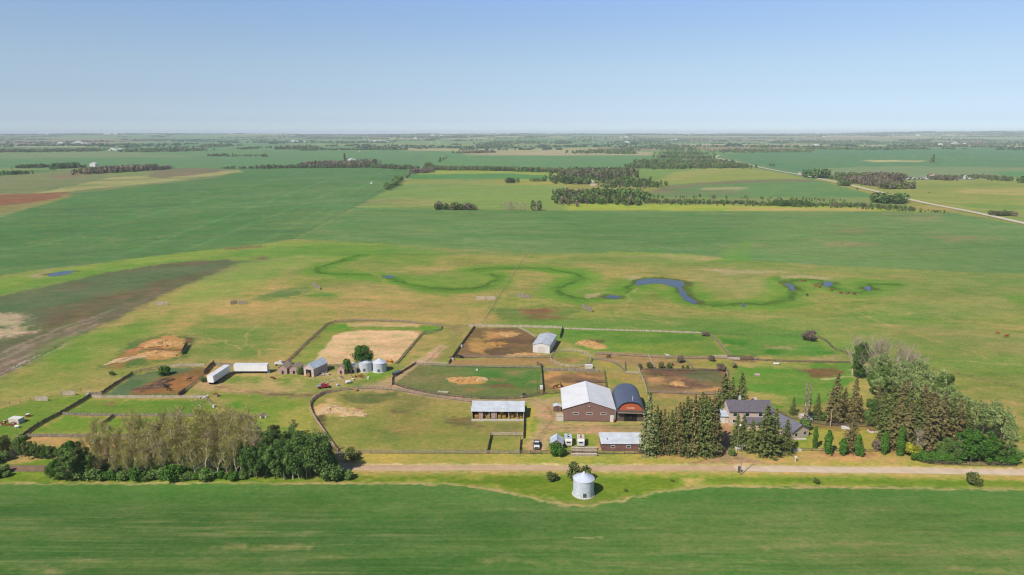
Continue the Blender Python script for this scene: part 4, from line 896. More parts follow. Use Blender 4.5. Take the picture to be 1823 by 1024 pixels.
ch = MB(); ch.box(-2.9, 5.4, 6.6, -2.2, 6.1, 8.5); ch.tube((-2.55, 5.75, 8.5), (-2.55, 5.75, 9.0), .16); ch.build('chimney', M['offwhite'], mr_).location = (0, 0, 0)
ch = MB(); ch.box(2.6, 5.6, 6.6, 3.5, 6.3, 7.9); ch.build('chimney', M['offwhite'], mr_)
sl_ = MB(); sl_.box(1.2, 6.0, 4.6, 2.2, 7.6, 4.75); 
dk = MB(); dk.box(-1.5, -11.5, 0, 2.5, -10.6, .3); dk.build('step', M['concrete'], hs).location = (12.6, 0, 0)

# ================================================================ GRAIN BINS
def grain_bin(loc, label, r=2.95, h=4.9, rise=1.55, group=None):
    t_ = thing('grain_bin', label, 'grain bin', loc, 0, group)
    mb = MB(); mb.tube((0, 0, 0), (0, 0, h), r, n=40); mb.build('wall', M['steel'], t_, smooth=False)
    mb = MB(); mb.tube((0, 0, h), (0, 0, h + rise), r + .12, .32, n=40); rf = mb.build('roof', M['steel_roof'], t_)
    mb = MB(); mb.tube((0, 0, h + rise), (0, 0, h + rise + .3), .4, .3, n=14); mb.build('cap', M['white'], rf)
    for z in (h * .25, h * .5, h * .75): mb = MB(); mb.tube((0, 0, z - .03), (0, 0, z + .03), r + .035, n=40); mb.build('band', M['steel_roof'], t_)
    mb = MB(); mb.box(-.45, -r - .1, .5, .45, -r + .25, 1.7); d_ = mb.build('door', M['chrome'], t_)
    mb = MB(); mb.box(-.05, -r - .16, 1.0, .25, -r - .1, 1.15); mb.build('handle', M['dark'], d_)
    mb = MB(); mb.tube((0, 0, -.02), (0, 0, .12), r + .35, n=40); mb.build('base', M['concrete'], t_)
    mb = MB(); lz = h - .1
    for xx_ in (0, .42): mb.tube((r * .55 + xx_, -r * (.86 - .14 * xx_) - .08, .2), (r * .55 + xx_, -r * (.86 - .14 * xx_) - .08, lz), .03, n=4)
    for i in range(int(lz / .35)): mb.tube((r * .55, -r * .86 - .08, .4 + i * .33), (r * .55 + .42, -r * .8 - .08, .4 + i * .33), .02, n=4)
    mb.build('ladder', M['chrome'], t_)
    return t_
x, y = P0(1040.5, 888.5); grain_bin((x, y + 2.9, 0), 'round galvanised grain bin standing alone on the roadside verge', 2.95)
x, y = P0(648.5, 663.5); grain_bin((x, y + 2.9, 0), 'galvanised grain bin next to the leafy tree and the old shed', 2.85, 4.0, 1.5)
x, y = P0(674, 664.5); grain_bin((x, y + 2.9, 0), 'galvanised grain bin at the right end of the pair by the sand arena', 2.85, 4.0, 1.5)
# granaries
def granary(u, v, w_, d_, h, rise, label, wm_, rm, rz, dw=.9, dh=1.5, name='granary'):
    x, y = P0(u, v); t_, _ = gable(name, label, 'granary', (x, y, 0), R(rz), w_, d_, h, rise, wm_, rm, .25)
    d_ = MB(); d_.box(-dw / 2, -.03, 0.1, dw / 2, .3, dh); d_.build('doorway', M['dark'], t_); return t_  # dark panel on the solid wall, interior shade put into its colour
granary(503.5, 666, 3.9, 5, 2.7, 1.3, 'weathered pinkish granary nearest the white flatbed truck', M['old_wood'], M['old_roof'], -8)
granary(523.5, 666, 3.9, 5, 2.5, 1.3, 'weathered pinkish granary beside the dark bush', M['old_wood'], M['old_roof'], -8)
g_ = granary(550, 670, 5.2, 9, 3.6, 1.9, 'larger shed with a pale blue metal roof and an open doorway', mat('pale_old_boards', (214, 196, 190), .9, .06, 1), M['pale_blue'], -24, 2.8, 2.9, 'shed')
x, y = P0(549, 671); o = bpy.data.objects.new('round_bale', bm_); o.location = (x, y + .2, 0); link(o); setp(o, 'round bale in the open doorway of the pale blue roofed shed', 'hay bale')
granary(607, 666, 3.6, 4, 2.4, 1.5, 'old granary half hidden behind the narrow leafy bush', M['old_wood'], M['old_roof'], -25)
granary(629, 665, 2.8, 4, 2.6, .9, 'narrow grey wooden shed squeezed against the grain bins', M['grey_wood'], M['grey_roof_y'], 8)

# ================================================================ TRAILERS, TRUCKS
def semi(loc, rz, label, l=14.2):
    t_ = thing('semi_trailer', label, 'trailer', loc, rz, 'old white semi trailers')
    b_ = MB(); b_.box(-l / 2, 0, 1.1, l / 2, 2.6, 3.9); b_.build('box_body', mat_trailer, t_)
    b_ = MB(); b_.box(-l / 2 - .03, -.03, 3.9, l / 2 + .03, 2.63, 3.98); b_.build('roof', M['white_roof'], t_)
    b_ = MB(); b_.box(-l / 2, .1, .95, l / 2, 2.5, 1.098); b_.build('frame', M['dark'], t_)
    for x in (-l / 2 + 1.2, -l / 2 + 2.4):
        for y in (.25, 2.35):
            w__ = MB(); w__.tube((x, y - .2, .5), (x, y + .2, .5), .5, n=14); w__.build('wheel', M['black'], t_)
    for y in (.5, 2.1): w__ = MB(); w__.box(l / 2 - 3, y - .06, 0, l / 2 - 2.85, y + .06, .95); w__.build('landing_leg', M['dark'], t_)
    return t_
mat_trailer = mat('trailer_white', (240, 240, 240), .5, .03, .3, ribs=(0, 1.1), spec=.5, k=.85)
x, y = P0(446.5, 665.5); semi((x, y, 0), R(0), 'long white box trailer seen from its side behind the farmyard')
(xa, ya), (xb, yb_) = P0(392, 686.5), P0(414, 665)
semi(((xa + xb) / 2 - 1.6, (ya + yb_) / 2, 0), math.atan2(yb_ - ya, xb - xa + 2.2), 'white box trailer parked at an angle with its rear doors towards the pens', 13.5)
def pickup(loc, rz, label, paint_, hood, bed=True, name='pickup_truck', l=5.4):
    t_ = thing(name, label, 'truck', loc, rz)   # front towards -y
    b_ = MB(); b_.prism([(0, .45), (l, .45), (l, 1.0), (l - .1, 1.15), (1.3, 1.15), (.1, 1.0), (0, .8)], 'x', -.95, .95); b_.build('body', paint_, t_)
    h_ = MB(); h_.prism([(.08, 1.02), (1.35, 1.16), (1.35, 1.2), (.1, 1.06)], 'x', -.88, .88); h_.build('hood', hood, t_)
    c_ = MB(); c_.prism([(1.3, 1.15), (3.3, 1.15), (3.1, 1.75), (1.9, 1.78)], 'x', -.82, .82); cb = c_.build('cab', paint_, t_)
    r_ = MB(); r_.box(-.72, 1.95, 1.78, .72, 3.05, 1.82); r_.build('cab_roof', hood if bed else paint_, cb)
    g_ = MB(); g_.face([(-.74, 1.32, 1.22), (.74, 1.32, 1.22), (.68, 1.85, 1.74), (-.68, 1.85, 1.74)]); g_.build('windshield', M['glass'], cb)
    if bed:
        d_ = MB(); d_.box(-.8, 3.5, 1.155, .8, 5.2, 1.17); d_.build('bed', M['dark'], t_)
    for x in (-.95, .95):
        for y in (.95, l - 1.1):
            w__ = MB(); w__.tube((x - .12, y, .38), (x + .12, y, .38), .38, n=14); w__.build('wheel', M['black'], t_)
    bp_ = MB(); bp_.box(-.95, -.12, .45, .95, 0, .7); bp_.build('bumper', M['chrome'], t_)
    for s in (-1, 1): k = MB(); k.box(s * .75 - .15, -.03, .75, s * .75 + .15, .03, .92); k.build('headlight', M['cream'], t_)
    return t_
x, y = P0(955.5, 801.5); pickup((x, y, 0), R(-2), 'dark blue pickup truck with a silver white hood parked in the yard', M['navy'], M['white'])
x, y = P0(489, 650); tk = pickup((x, y, 0), R(-84), 'white truck cab with a low flatbed behind the granaries', M['white'], M['white'], False, 'flatbed_truck', 7.2)
fb = MB(); fb.box(-1.15, 3.5, 1.16, 1.15, 7.3, 1.32); fb.build('flatbed', M['dark_wood'], tk)
x, y = P0(562, 690); pickup((x + 1, y - 1, 0), R(-70), 'derelict red car with a pale blue hood lying in the weeds', M['red'], M['blue'], False, 'derelict_car', 4.4)

# ================================================================ SMALL THINGS ROUND THE FARM
def blob(name, label, cat, loc, s, m, seed=0, group=None, n=10, flat=0):
    """rounded heap lying on the ground, uneven all round"""
    mb = MB(); r_ = random.Random(seed); rings = 9; N_ = 40
    for i in range(rings + 1):
        a = math.pi / 2 * i / rings
        for j in range(N_):
            t__ = 2 * math.pi * j / N_; k = 1 + .22 * math.sin(3 * t__ + seed) * math.cos(a) + .12 * math.sin(7 * t__ + 2 * seed)
            z = math.sin(a) * (1 + .18 * math.sin(5 * t__ + seed + i * .5)) * r_.uniform(.72, 1.25) + r_.uniform(-.04, .06); k *= r_.uniform(.9, 1.1)
            mb.v.append((s[0] * k * math.cos(a) * math.cos(t__), s[1] * k * math.cos(a) * math.sin(t__), s[2] * z - (.05 if i == 0 else 0)))
    for i in range(rings):
        for j in range(N_): j2 = (j + 1) % N_; mb.f.append([i * N_ + j, i * N_ + j2, (i + 1) * N_ + j2, (i + 1) * N_ + j]); mb.m.append(0)
    return mb.build(name, m, None, loc, smooth=False, label=label, cat=cat, group=group)
def pile(u, v, sx, sy, sz, label, m='straw', name='straw_pile', seed=1, rz=0):
    x, y = P0(u, v); o = blob(name, label, name.replace('_', ' '), (x, y, 0), (sx, sy, sz), M[m], seed); o.rotation_euler = (0, 0, R(rz)); return o
pile(292, 613, 8.5, 5.5, 1.3, 'broad golden straw pile nearer the dark windbreak in the left pasture', seed=2)
pile(282, 631, 9, 4.2, .9, 'flat golden straw pile in front of another in the left pasture', seed=3)
pile(228, 640, 3, 9, .6, 'narrow brown straw windrow in the left pasture', 'pale_straw', seed=4, rz=-52)
pile(275, 690, 6.5, 1.6, .9, 'dark heap of manure in the pen left of the white trailers', 'manure', 'manure_heap', 5, 18)
pile(293, 679, 3.5, 1.6, .9, 'dark ridge of manure at the edge of the pen with horses', 'manure', 'manure_heap', 6, 25)
pile(815, 676.5, 4.5, 1.8, .9, 'pale straw pile in the green paddock', seed=7)
pile(840, 675.5, 3.5, 1.5, .7, 'longer low straw pile touching the pale one in the green paddock', seed=8)
pile(858, 676, 2.4, 1.6, .8, 'brownish end of the straw windrow in the green paddock', 'pale_straw', seed=9)
pile(1047, 611.5, 5.5, 3, .9, 'orange straw pile in the grass right of the white metal shed', seed=10)
pile(1068, 616, 4, 1.6, .4, 'thin orange straw scatter below the pile in the grass', seed=11)
pile(905, 596, 6, 3.5, .7, 'straw heap by the top fence of the dirt corral', seed=12)
pile(884, 613, 4.5, 3, .7, 'darker golden straw heap in the middle of the dirt corral', 'hay', seed=13)
pile(940, 631.5, 7, 1.4, .5, 'low bright straw strip along the bottom of the dirt corral', seed=14)
pile(590, 731, 5.5, 4, .8, 'sandy straw mound at the left end of the oval pasture', 'pale_straw', seed=15)
pile(632, 738, 4.5, 2.4, .7, 'sandy straw mound right of the larger one in the oval pasture', 'pale_straw', seed=16)
pile(1207, 684, 3.2, 2.2, .6, 'straw heap in the brown pen behind the spruce row', seed=17)
def junk(name, label, cat, u, v, s, m, rz=0, shape=0, z=0, group=None):
    x, y = P0(u, v); mb = MB(); a, b_, c = s
    if shape == 0: mb.box(-a / 2, -b_ / 2, 0, a / 2, b_ / 2, c); mb.box(-a / 2 - .06, -b_ / 2 - .06, c, a / 2 + .06, b_ / 2 + .06, c + .1, len(m) - 1 if isinstance(m, list) else 0)
    elif shape == 1:
        mb.tube((-a / 2, 0, c / 2 + .2), (a / 2, 0, c / 2 + .2), c / 2, n=14); mb.tube((-a / 2 - .25, 0, c / 2 + .2), (-a / 2, 0, c / 2 + .2), c / 4, c / 2, n=14); mb.tube((a / 2, 0, c / 2 + .2), (a / 2 + .25, 0, c / 2 + .2), c / 2, c / 4, n=14)
        for s_ in (-1, 1): mb.box(s_ * a * .3 - .1, -c * .35, 0, s_ * a * .3 + .1, c * .35, .4)
    elif shape == 2:
        r_ = random.Random(int(u * 7 + v))
        for i in range(9):
            x_, y_ = r_.uniform(-a / 2, a / 2), r_.uniform(-b_ / 2, b_ / 2); l_ = r_.uniform(.3, .6) * a; an_ = r_.uniform(0, 3)
            mb.tube((x_ - l_ / 2 * math.cos(an_), y_ - l_ / 2 * math.sin(an_), .15 + r_.uniform(0, c * .6)), (x_ + l_ / 2 * math.cos(an_), y_ + l_ / 2 * math.sin(an_), .15 + r_.uniform(0, c)), r_.uniform(.1, .2), n=5)
            mb.box(x_ - .25, y_ - .25, 0, x_ + .25, y_ + .25, .2 + r_.uniform(0, c * .4), (i % len(m)) if isinstance(m, list) else 0)
    o = mb.build(name, m if isinstance(m, list) else [m], None, (x, y, z), label=label, cat=cat, group=group); o.rotation_euler = (0, 0, R(rz)); return o
junk('water_tank', 'white water tank lying in the weeds below the grain bins', 'tank', 620, 683, (1.7, 1.2, 1.3), M['white'], 30, 1)
junk('scrap_pile', 'pale lumber and scrap beside the pale blue roofed shed', 'scrap pile', 573, 667, (4.5, 3, .8), [M['lit_wood'], M['offwhite'], M['rust']], 20, 2)
junk('scrap_pile', 'pinkish scrap heap in front of the grain bins', 'scrap pile', 637, 671, (4.5, 2, .6), [M['rust'], M['old_wood'], M['lit_wood']], 5, 2)
junk('scrap_pile', 'rusty scrap and pale boards in the weeds behind the derelict red car', 'scrap pile', 578, 684, (3.5, 3, .5), [M['lit_wood'], M['grey_wood'], M['rust']], 5, 2)
junk('bucket', 'small white bucket on the grass near the lane', 'bucket', 655, 674.5, (.8, .8, .7), M['white'], 10, 0)
junk('farm_machine', 'orange yellow farm machine parked behind the grain bins', 'farm machine', 692, 645, (3.6, 1.8, 1.0), [M['yellow'], M['yellow'], M['dark']], 8, 2)
junk('feeder', 'round feeder tub on the bend of the farm lane', 'feeder', 634, 696.5, (1.1, 1.1, .8), M['hay'], 0, 0)
junk('old_car', 'dark purple car body parked against the paddock fence', 'car', 707, 666.5, (3.8, 1.7, 1.1), [M['navy'], M['chrome']], 52, 0)
junk('scrap_pile', 'rusty machinery and white scrap on the grass at the far left', 'scrap pile', 16, 756, (6.5, 4, 1.2), [M['rust'], M['white'], M['rust']], 0, 2)
junk('utility_trailer', 'grey-white box trailer amid scrap at the far left', 'trailer', 30, 752, (4.2, 2.4, 1.7), [M['offwhite'], M['white']], -12, 0)
junk('barrel', 'orange and white barrel on the grass right of the scrap at the far left', 'barrel', 50, 742, (1.1, 1.0, 1.0), [M['rust'], M['white']], 20, 0)
junk('water_tank', 'small white tank on the grass in front of the far left scrap', 'tank', 31, 762, (1.2, .8, .9), M['white'], 10, 1)
junk('farm_implement', 'grey and white farm implement on the grass above the dark grove', 'farm implement', 462, 744, (5.5, 4.5, 1.3), [M['grey_wood'], M['white'], M['dark']], -25, 2)
junk('stock_tank', 'small grey shelter at the corner where two board fences meet', 'stock shelter', 455, 773, (3.0, 2.2, 1.2), [M['grey_wood'], M['offwhite']], 0, 0)
junk('round_feeder', 'brown tub feeder on the grass left of the farm lane', 'feeder', 384, 706, (1.4, 1.4, 1.1), [M['pale_straw'], M['rust']], 15, 0)
junk('cattle_rack', 'white slatted rack at the end of the pale board fence', 'rack', 360, 709, (3.2, 2.2, 1.1), [M['white'], M['offwhite']], -8, 2)
junk('bucket', 'small white bucket at the foot of the short grey fence', 'bucket', 381, 725, (.9, .9, .8), M['white'], 0, 0)
junk('stock_tank', 'pale loading box on the north side of the round pen', 'box', 1048, 656, (3.2, 1.6, 1.6), [M['offwhite'], M['white']], 0, 0)
junk('feed_bunk', 'pale board bunk on the north edge of the lane by the barn', 'feed bunk', 931, 708, (2.4, .6, .5), M['lit_wood'], 4, 0)
junk('feed_bunk', 'long pale board bunk on the lane near the paddock corner', 'feed bunk', 789, 699.5, (4.2, .7, .5), M['lit_wood'], -12, 0)
junk('tyre', 'dark tyre on the north edge of the lane by the barn', 'tyre', 933, 705, (1.1, 1.1, .8), M['black'], 0, 0)
junk('boulder', 'pale boulder in the brown pen behind the spruces', 'boulder', 1219.5, 700.5, (.9, .8, .6), M['cream'], 0, 0)
junk('feeder', 'white feeder in the straw strip of the green yard paddock', 'feeder', 1382, 650, (2.2, 1.6, .9), M['white'], 0, 1)
junk('feeder', 'pinkish tub in the green yard paddock', 'feeder', 1348, 669, (2.0, 1.6, .6), [M['old_wood'], M['lit_wood']], 0, 0)
junk('skid_loader', 'dark and yellow skid loader at the corner of the muddy pen', 'skid loader', 1306, 655, (2.6, 1.6, 1.6), [M['dark'], M['yellow'], M['black']], 0, 2)
junk('feed_bunk', 'long pale feed bunk on the mud at the top right corner of the pens', 'feed bunk', 1304, 639.5, (6.5, .9, .7), M['lit_wood'], -4, 0)
junk('feed_bunk', 'pale feed bunk left of the longer one by the muddy fence corner', 'feed bunk', 1282, 636, (6.0, .7, .6), M['lit_wood'], -2, 0)
junk('salt_tub', 'small orange tub on the muddy strip by the fence', 'tub', 1345, 641, (.8, .8, .8), M['cream'], 0, 0)
junk('propane_tank', 'white propane tank behind the right wing of the farmhouse', 'tank', 1441, 750, (2.6, 1.5, 1.9), M['white'], 70, 1)
junk('parked_boat', 'pale covered boat left of the propane tank', 'boat', 1434, 745, (4.2, 2, 1.4), [M['offwhite'], M['offwhite']], 10, 0)
junk('garden_table', 'white garden table on the lawn beside the tall spruce', 'garden table', 1505, 763, (2.6, 1.2, .6), M['white'], -8, 0)
junk('planter', 'white oval planter on the lawn', 'planter', 1553, 768.5, (2.6, 2.0, .7), [M['white'], M['soil']], 0, 0)
junk('bench', 'white bench on the lawn by the roadside fence', 'bench', 1419, 803, (2.9, .7, .5), M['concrete'], 0, 0)
mb = MB(); mb.box(-.1, -.1, 0, .1, .1, 1.9); mb.box(-.35, -.25, 1.3, .35, .25, 1.8); x, y = P0(1416, 822); mb.build('mailbox', M['white'], None, (x, y, 0), label='white mailbox on a post beside the gravel road', cat='mailbox')
junk('fuel_tank', 'white box at the foot of the yard light pole', 'box', 1313, 801, (1.5, 1.0, .8), M['white'], 0, 0)
junk('cabinet', 'dark utility cabinet by the roadside pole', 'cabinet', 1315.6, 841.5, (.7, .5, 1.9), [M['dark_wood'], M['dark_wood']], 0, 0)
junk('salt_tub', 'white tub on the left fence of the dirt corral', 'tub', 821, 618, (1.0, .9, .9), M['white'], 0, 0)
junk('salt_tub', 'white tub by the gate at the foot of the dirt corral', 'tub', 805, 641.5, (1.3, .9, .9), M['concrete'], 0, 0)
junk('stock_waterer', 'white waterer on the fence between paddock and pen', 'waterer', 964, 692, (1.2, 1.6, 1.1), M['white'], 0, 0)
junk('salt_tub', 'small white tub in the green paddock', 'tub', 849, 660, (.7, .7, .6), M['white'], 0, 0)
for i, (u, v, nm_, lb_, cat_, sz, ms) in enumerate(((592, 678, 'plank_heap', 'small heap of pale planks in the weeds', 'plank heap', (2.2, 1.2, .4), ['lit_wood', 'grey_wood']), (607, 674, 'barrel', 'pale barrel near the narrow leafy bush', 'barrel', (.8, .8, 1.0), ['offwhite', 'chrome']), (586, 690, 'tyre', 'dark tyre lying in the grass right of the derelict red car', 'tyre', (1.2, 1.2, .4), ['black', 'black']),
        (628, 677, 'tub', 'cream tub in the weeds left of the white water tank', 'tub', (1.0, .8, .6), ['cream', 'cream']), (486, 674, 'plank_heap', 'brown plank heap in front of the first granary', 'plank heap', (3.0, .8, .4), ['rust', 'old_wood']), (583, 668, 'crate', 'cream crate right of the pale blue roofed shed', 'crate', (1.6, 1.0, .7), ['lit_wood', 'lit_wood']),
        (601, 687, 'tub', 'grey tub in the grass above the lane', 'tub', (.9, .9, .6), ['grey_roof', 'grey_roof']), (376, 680, 'scrap_pile', 'reddish scrap on the straw left of the angled trailer', 'scrap pile', (3.0, 2.0, .5), ['rust', 'old_wood', 'rust']), (478, 664, 'generator', 'light blue box at the right end of the long white trailer', 'box', (1.3, 1.0, 1.2), ['blue', 'blue']))):
    junk(nm_, lb_, cat_, u, v, sz, [M[k_] for k_ in ms], i * 37, 2 if 'heap' in nm_ or 'pile' in nm_ else 0)
# poles
def pole(u, v, h, label, arm=True, m=None, lamp=False):
    x, y = P0(u, v); t_ = thing('utility_pole', label, 'pole', (x, y, 0))
    mb = MB(); mb.tube((0, 0, 0), (0, 0, h), .13, .09, n=8); mb.build('pole', m or M['dark_wood'], t_)
    if arm:
        mb = MB(); mb.box(-1.1, -.07, h - .8, 1.1, .07, h - .65); a_ = mb.build('crossarm', M['dark_wood'], t_)
        mb = MB(); [mb.tube((xx_, 0, h - .65), (xx_, 0, h - .4), .06, n=6) for xx_ in (-1, 0.5, 1)]; mb.build('insulator', M['white'], a_)
    if lamp:
        mb = MB(); mb.tube((0, 0, h - .2), (0, -1.1, h + .1), .05); a_ = mb.build('lamp_arm', M['chrome'], t_)
        mb = MB(); mb.tube((0, -1.1, h - .25), (0, -1.1, h + .15), .38, .16, n=12); mb.build('lamp_head', M['white'], a_)
    return t_
pole(1318, 846, 10.0, 'wooden utility pole with a crossarm on the field side of the gravel road', True, M['grey_wood'])
pole(1312.5, 801, 9.2, 'pale yard light pole at the end of the driveway', False, M['grey_wood'], True)
pole(957, 700, 6, 'thin dark pole at the pen fence left of the barn', False)
pole(1478, 760, 6.5, 'pair of pale poles standing on the lawn by the garden fence', False, M['lit_wood'])
pole(839, 577, 5, 'thin pale pole at the top left corner of the dirt corral', False, M['lit_wood'])
# ================================================================ FENCES
PMESH = {}
def post_mesh(h, r, m):
    k = (h, r, m)
    if k not in PMESH:
        mb = MB(); mb.tube((0, 0, -.1), (0, 0, h), r, r * .9, n=6); me_ = mb.mesh('post'); me_.materials.append(M[m]); PMESH[k] = me_
    return PMESH[k]
NF_ = [0]
def fence(pts, style, label, m='grey_wood', h=1.7, closed=False, group=None, step=3.4, world=False, sm=0, name=None):
    """one run of fence: board or rail panels between posts of their own"""
    if sm: pts = smoothpts(pts, closed, sm)
    if h > 1.15 and (name or '') not in ('windbreak',): h *= .74 if style == 'board' else .78
    W = pts if world else [P(*q) for q in pts]
    if closed: W = W + [W[0]]
    NF_[0] += 1; r_ = random.Random(NF_[0])
    ox, oy = W[0]; oz = float(HT(ox, oy))
    t_ = thing(name or ('board_fence' if style == 'board' else 'wire_fence' if style == 'wire' else 'rail_fence'), label, 'fence', (ox, oy, oz), 0, group)
    mb = MB(); L_ = [0]
    seg = []
    for i in range(len(W) - 1): seg.append((W[i], W[i + 1], math.dist(W[i], W[i + 1])))
    tot = sum(s[2] for s in seg); step = max(step, tot / 95)
    def at(d):
        for a, b_, l in seg:
            if d <= l or (a, b_, l) == seg[-1]:
                k = min(1, d / max(l, 1e-6)); return (a[0] + (b_[0] - a[0]) * k, a[1] + (b_[1] - a[1]) * k, math.atan2(b_[1] - a[1], b_[0] - a[0]))
            d -= l
    def bar(p, q, z0, z1, th):
        a = Vector((p[0] - ox, p[1] - oy, float(HT(p[0], p[1])) - oz)); b_ = Vector((q[0] - ox, q[1] - oy, float(HT(q[0], q[1])) - oz)); d = b_ - a
        if d.length < .01: return
        nn = Vector((-d.y, d.x, 0)).normalized() * th / 2; n0 = len(mb.v)
        for pt in (a, b_):
            for s_, zz in ((-1, z0), (1, z0), (1, z1), (-1, z1)): mb.v.append(tuple(pt + nn * s_ + Vector((0, 0, zz))))
        for f_ in ((0, 1, 2, 3), (7, 6, 5, 4), (0, 4, 5, 1), (1, 5, 6, 2), (2, 6, 7, 3), (3, 7, 4, 0)): mb.f.append([n0 + j for j in f_]); mb.m.append(0)
    d = 0; n = max(1, round(tot / step)); st = tot / n
    for i in range(n):
        p, q = at(i * st), at((i + 1) * st)
        if style == 'board':
            k = max(1, int(st / .55))
            for j in range(k):
                a = at(i * st + st * j / k); b_ = at(i * st + st * (j + .86) / k); zz = h + r_.uniform(-.22, .12)
                bar(a, b_, .08, zz, .05)
        elif style == 'rail':
            for kz in range(3):
                z = .3 + kz * (h - .4) / 2 + r_.uniform(-.06, .06); bar(p, q, z, z + .17, .06)
        elif style == 'low':
            for kz in range(2): z = .35 + kz * .5; bar(p, q, z, z + .16, .06)
        else:
            for kz in range(3): z = .4 + kz * .4; bar(p, q, z, z + .035, .03)
    mb.build('board_panel' if style == 'board' else 'wire' if style == 'wire' else 'rail', M[m], t_)
    pm = post_mesh(h + .12, .11 if style != 'wire' else .08, m)
    for i in range(n + 1):
        x, y, a = at(min(i * st, tot - .01)); o = bpy.data.objects.new('post', pm); o.location = (x - ox, y - oy, float(HT(x, y)) - oz); C.objects.link(o); o.parent = t_
    return t_
# left pens
fence([(35, 783), (60, 764), (84, 750), (110, 737), (136, 722), (163, 705)], 'board', 'dark board fence climbing diagonally between the grass pens at the far left', 'dark_wood', 1.9)
fence([(180, 703), (208, 684), (236, 667)], 'board', 'dark board fence along the left side of the pen with horses', 'dark_wood', 1.8)
fence([(236, 667), (250, 663), (275, 658.5), (296, 654.5)], 'rail', 'grey rail fence along the back of the pen left of the green bush', 'grey_wood')
fence([(302, 654), (330, 652.5), (364, 652)], 'board', 'pale board fence right of the green bush above the horses', 'lit_wood', 1.8)
fence([(364, 667), (372, 657), (381, 649)], 'board', 'short dark windbreak at the top right corner of the horse pen', 'dark_wood', 2.6)
fence([(382, 649.5), (417, 651.5)], 'board', 'pale rail windbreak behind the angled white trailer', 'grey_wood', 1.6)
fence([(318, 706), (340, 688), (362, 671)], 'rail', 'grey fence along the right side of the horse pen', 'grey_wood', 1.5)
fence([(318, 706), (330, 697)], 'board', 'short dark windbreak at the bottom right of the horse pen', 'dark_wood', 2.2)
fence([(164, 708), (180, 709), (250, 709), (366, 709)], 'board', 'long pale sunlit board fence below the horse pen', 'lit_wood', 1.7)
fence([(160, 706), (182, 705)], 'board', 'short tall board windbreak where the diagonal fence meets the pen', 'grey_wood', 2.4)
fence([(366, 709), (382, 726)], 'rail', 'short grey rail fence running down from the pale rack', 'grey_wood', 1.3)
fence([(112, 739), (180, 741), (250, 741.5), (330, 742), (440, 743)], 'board', 'grey board fence across the middle of the left grass pens', 'grey_wood', 1.6)
fence([(440, 742), (448, 752), (460, 768)], 'rail', 'short grey rail fence above the dark grove', 'grey_wood', 1.4)
fence([(202, 742), (190, 752), (180, 757)], 'board', 'short dark fence between the two lower grass pens', 'dark_wood', 1.6)
fence([(172, 762), (160, 776)], 'rail', 'short broken fence left of the bare grove', 'grey_wood', 1.2)
fence([(48, 778), (120, 778.5), (250, 779), (400, 780), (480, 778)], 'board', 'grey board fence along the straw strip behind the bare grove', 'grey_wood', 1.7)
fence([(-60, 733), (0, 724), (60, 713), (110, 703), (160, 692)], 'wire', 'thin wire fence along the top of the far left pasture', 'grey_wood', 1.4)
for i, (a, b_) in enumerate((((63, 714), (86, 714)), ((112, 704.5), (134, 704)), ((153, 705), (166, 705)))):
    fence([a, b_], 'board', ['low pale windbreak furthest left below the pasture track', 'pale windbreak between two others below the pasture track', 'short pale windbreak next to the diagonal dark fence'][i], 'lit_wood', 2.0, name='windbreak')
fence([(-60, 690), (0, 668), (50, 645), (92, 624), (112, 613)], 'wire', 'wire fence along the edge of the ploughed field', 'dark_wood', 1.3)
for a, b_, m_, l_ in (((277, 544), (299, 543), 'lit_wood', 'pale portable windbreak at the corner of the ploughed field'), ((411, 543), (423, 541), 'lit_wood', 'left portable windbreak of a touching pair in the dry pasture'), ((426, 542), (439, 542), 'grey_wood', 'right portable windbreak of a touching pair in the dry pasture'),
                      ((557, 508), (570, 516), 'grey_wood', 'slanting portable windbreak by the dark green hollow'), ((848, 534), (864, 534), 'lit_wood', 'left pale portable windbreak near the pasture trail'), ((866, 534), (882, 534), 'lit_wood', 'right pale portable windbreak near the pasture trail'),
                      ((920, 529), (944, 531), 'grey_wood', 'grey portable windbreak above the reddish soil patch'), ((1036, 548), (1054, 556), 'grey_wood', 'slanting portable windbreak right of the reddish soil patch'),
                      ((324, 632), (334, 615), 'dark_wood', 'dark tall windbreak at the right end of the golden straw piles')):
    fence([a, b_], 'board', l_, m_, 2.4, name='windbreak')
# oval pasture and lane
fence([(602, 806), (590, 790), (574, 766), (557, 741), (551, 722), (560, 711), (575, 703), (590, 699)], 'board', 'brown board fence curving round the left end of the oval pasture', 'old_wood', 1.9, sm=1)
fence([(590, 699), (610, 696), (640, 692.5), (700, 694.5), (760, 706), (838, 716.5)], 'rail', 'grey rail fence between the oval pasture and the lane', 'grey_wood', 1.5, sm=1)
fence([(622, 808), (700, 808), (800, 808), (925, 808.5)], 'rail', 'grey rail fence along the bottom of the oval pasture', 'grey_wood', 1.6)
fence([(600, 810), (622, 808)], 'rail', 'pale green metal gate at the bottom left of the oval pasture', 'offwhite', 1.4, name='gate')
fence([(926, 808), (960, 808.5), (1060, 809), (1160, 809), (1240, 807)], 'rail', 'dark rail fence along the road in front of the yard', 'dark_wood', 1.6)
fence([(925, 808), (927, 784)], 'board', 'short dark board fence left of the parked pickup', 'dark_wood', 1.6)
fence([(867, 808), (874, 777)], 'board', 'dark board fence on the left side of the small roadside pen', 'dark_wood', 1.8)
fence([(874, 776), (931, 776)], 'rail', 'pale rail fence at the top of the small roadside pen', 'lit_wood', 1.6)
fence([(932, 781), (933, 750), (934, 724)], 'board', 'dark board fence running down from the cattle shed', 'dark_wood', 1.9)
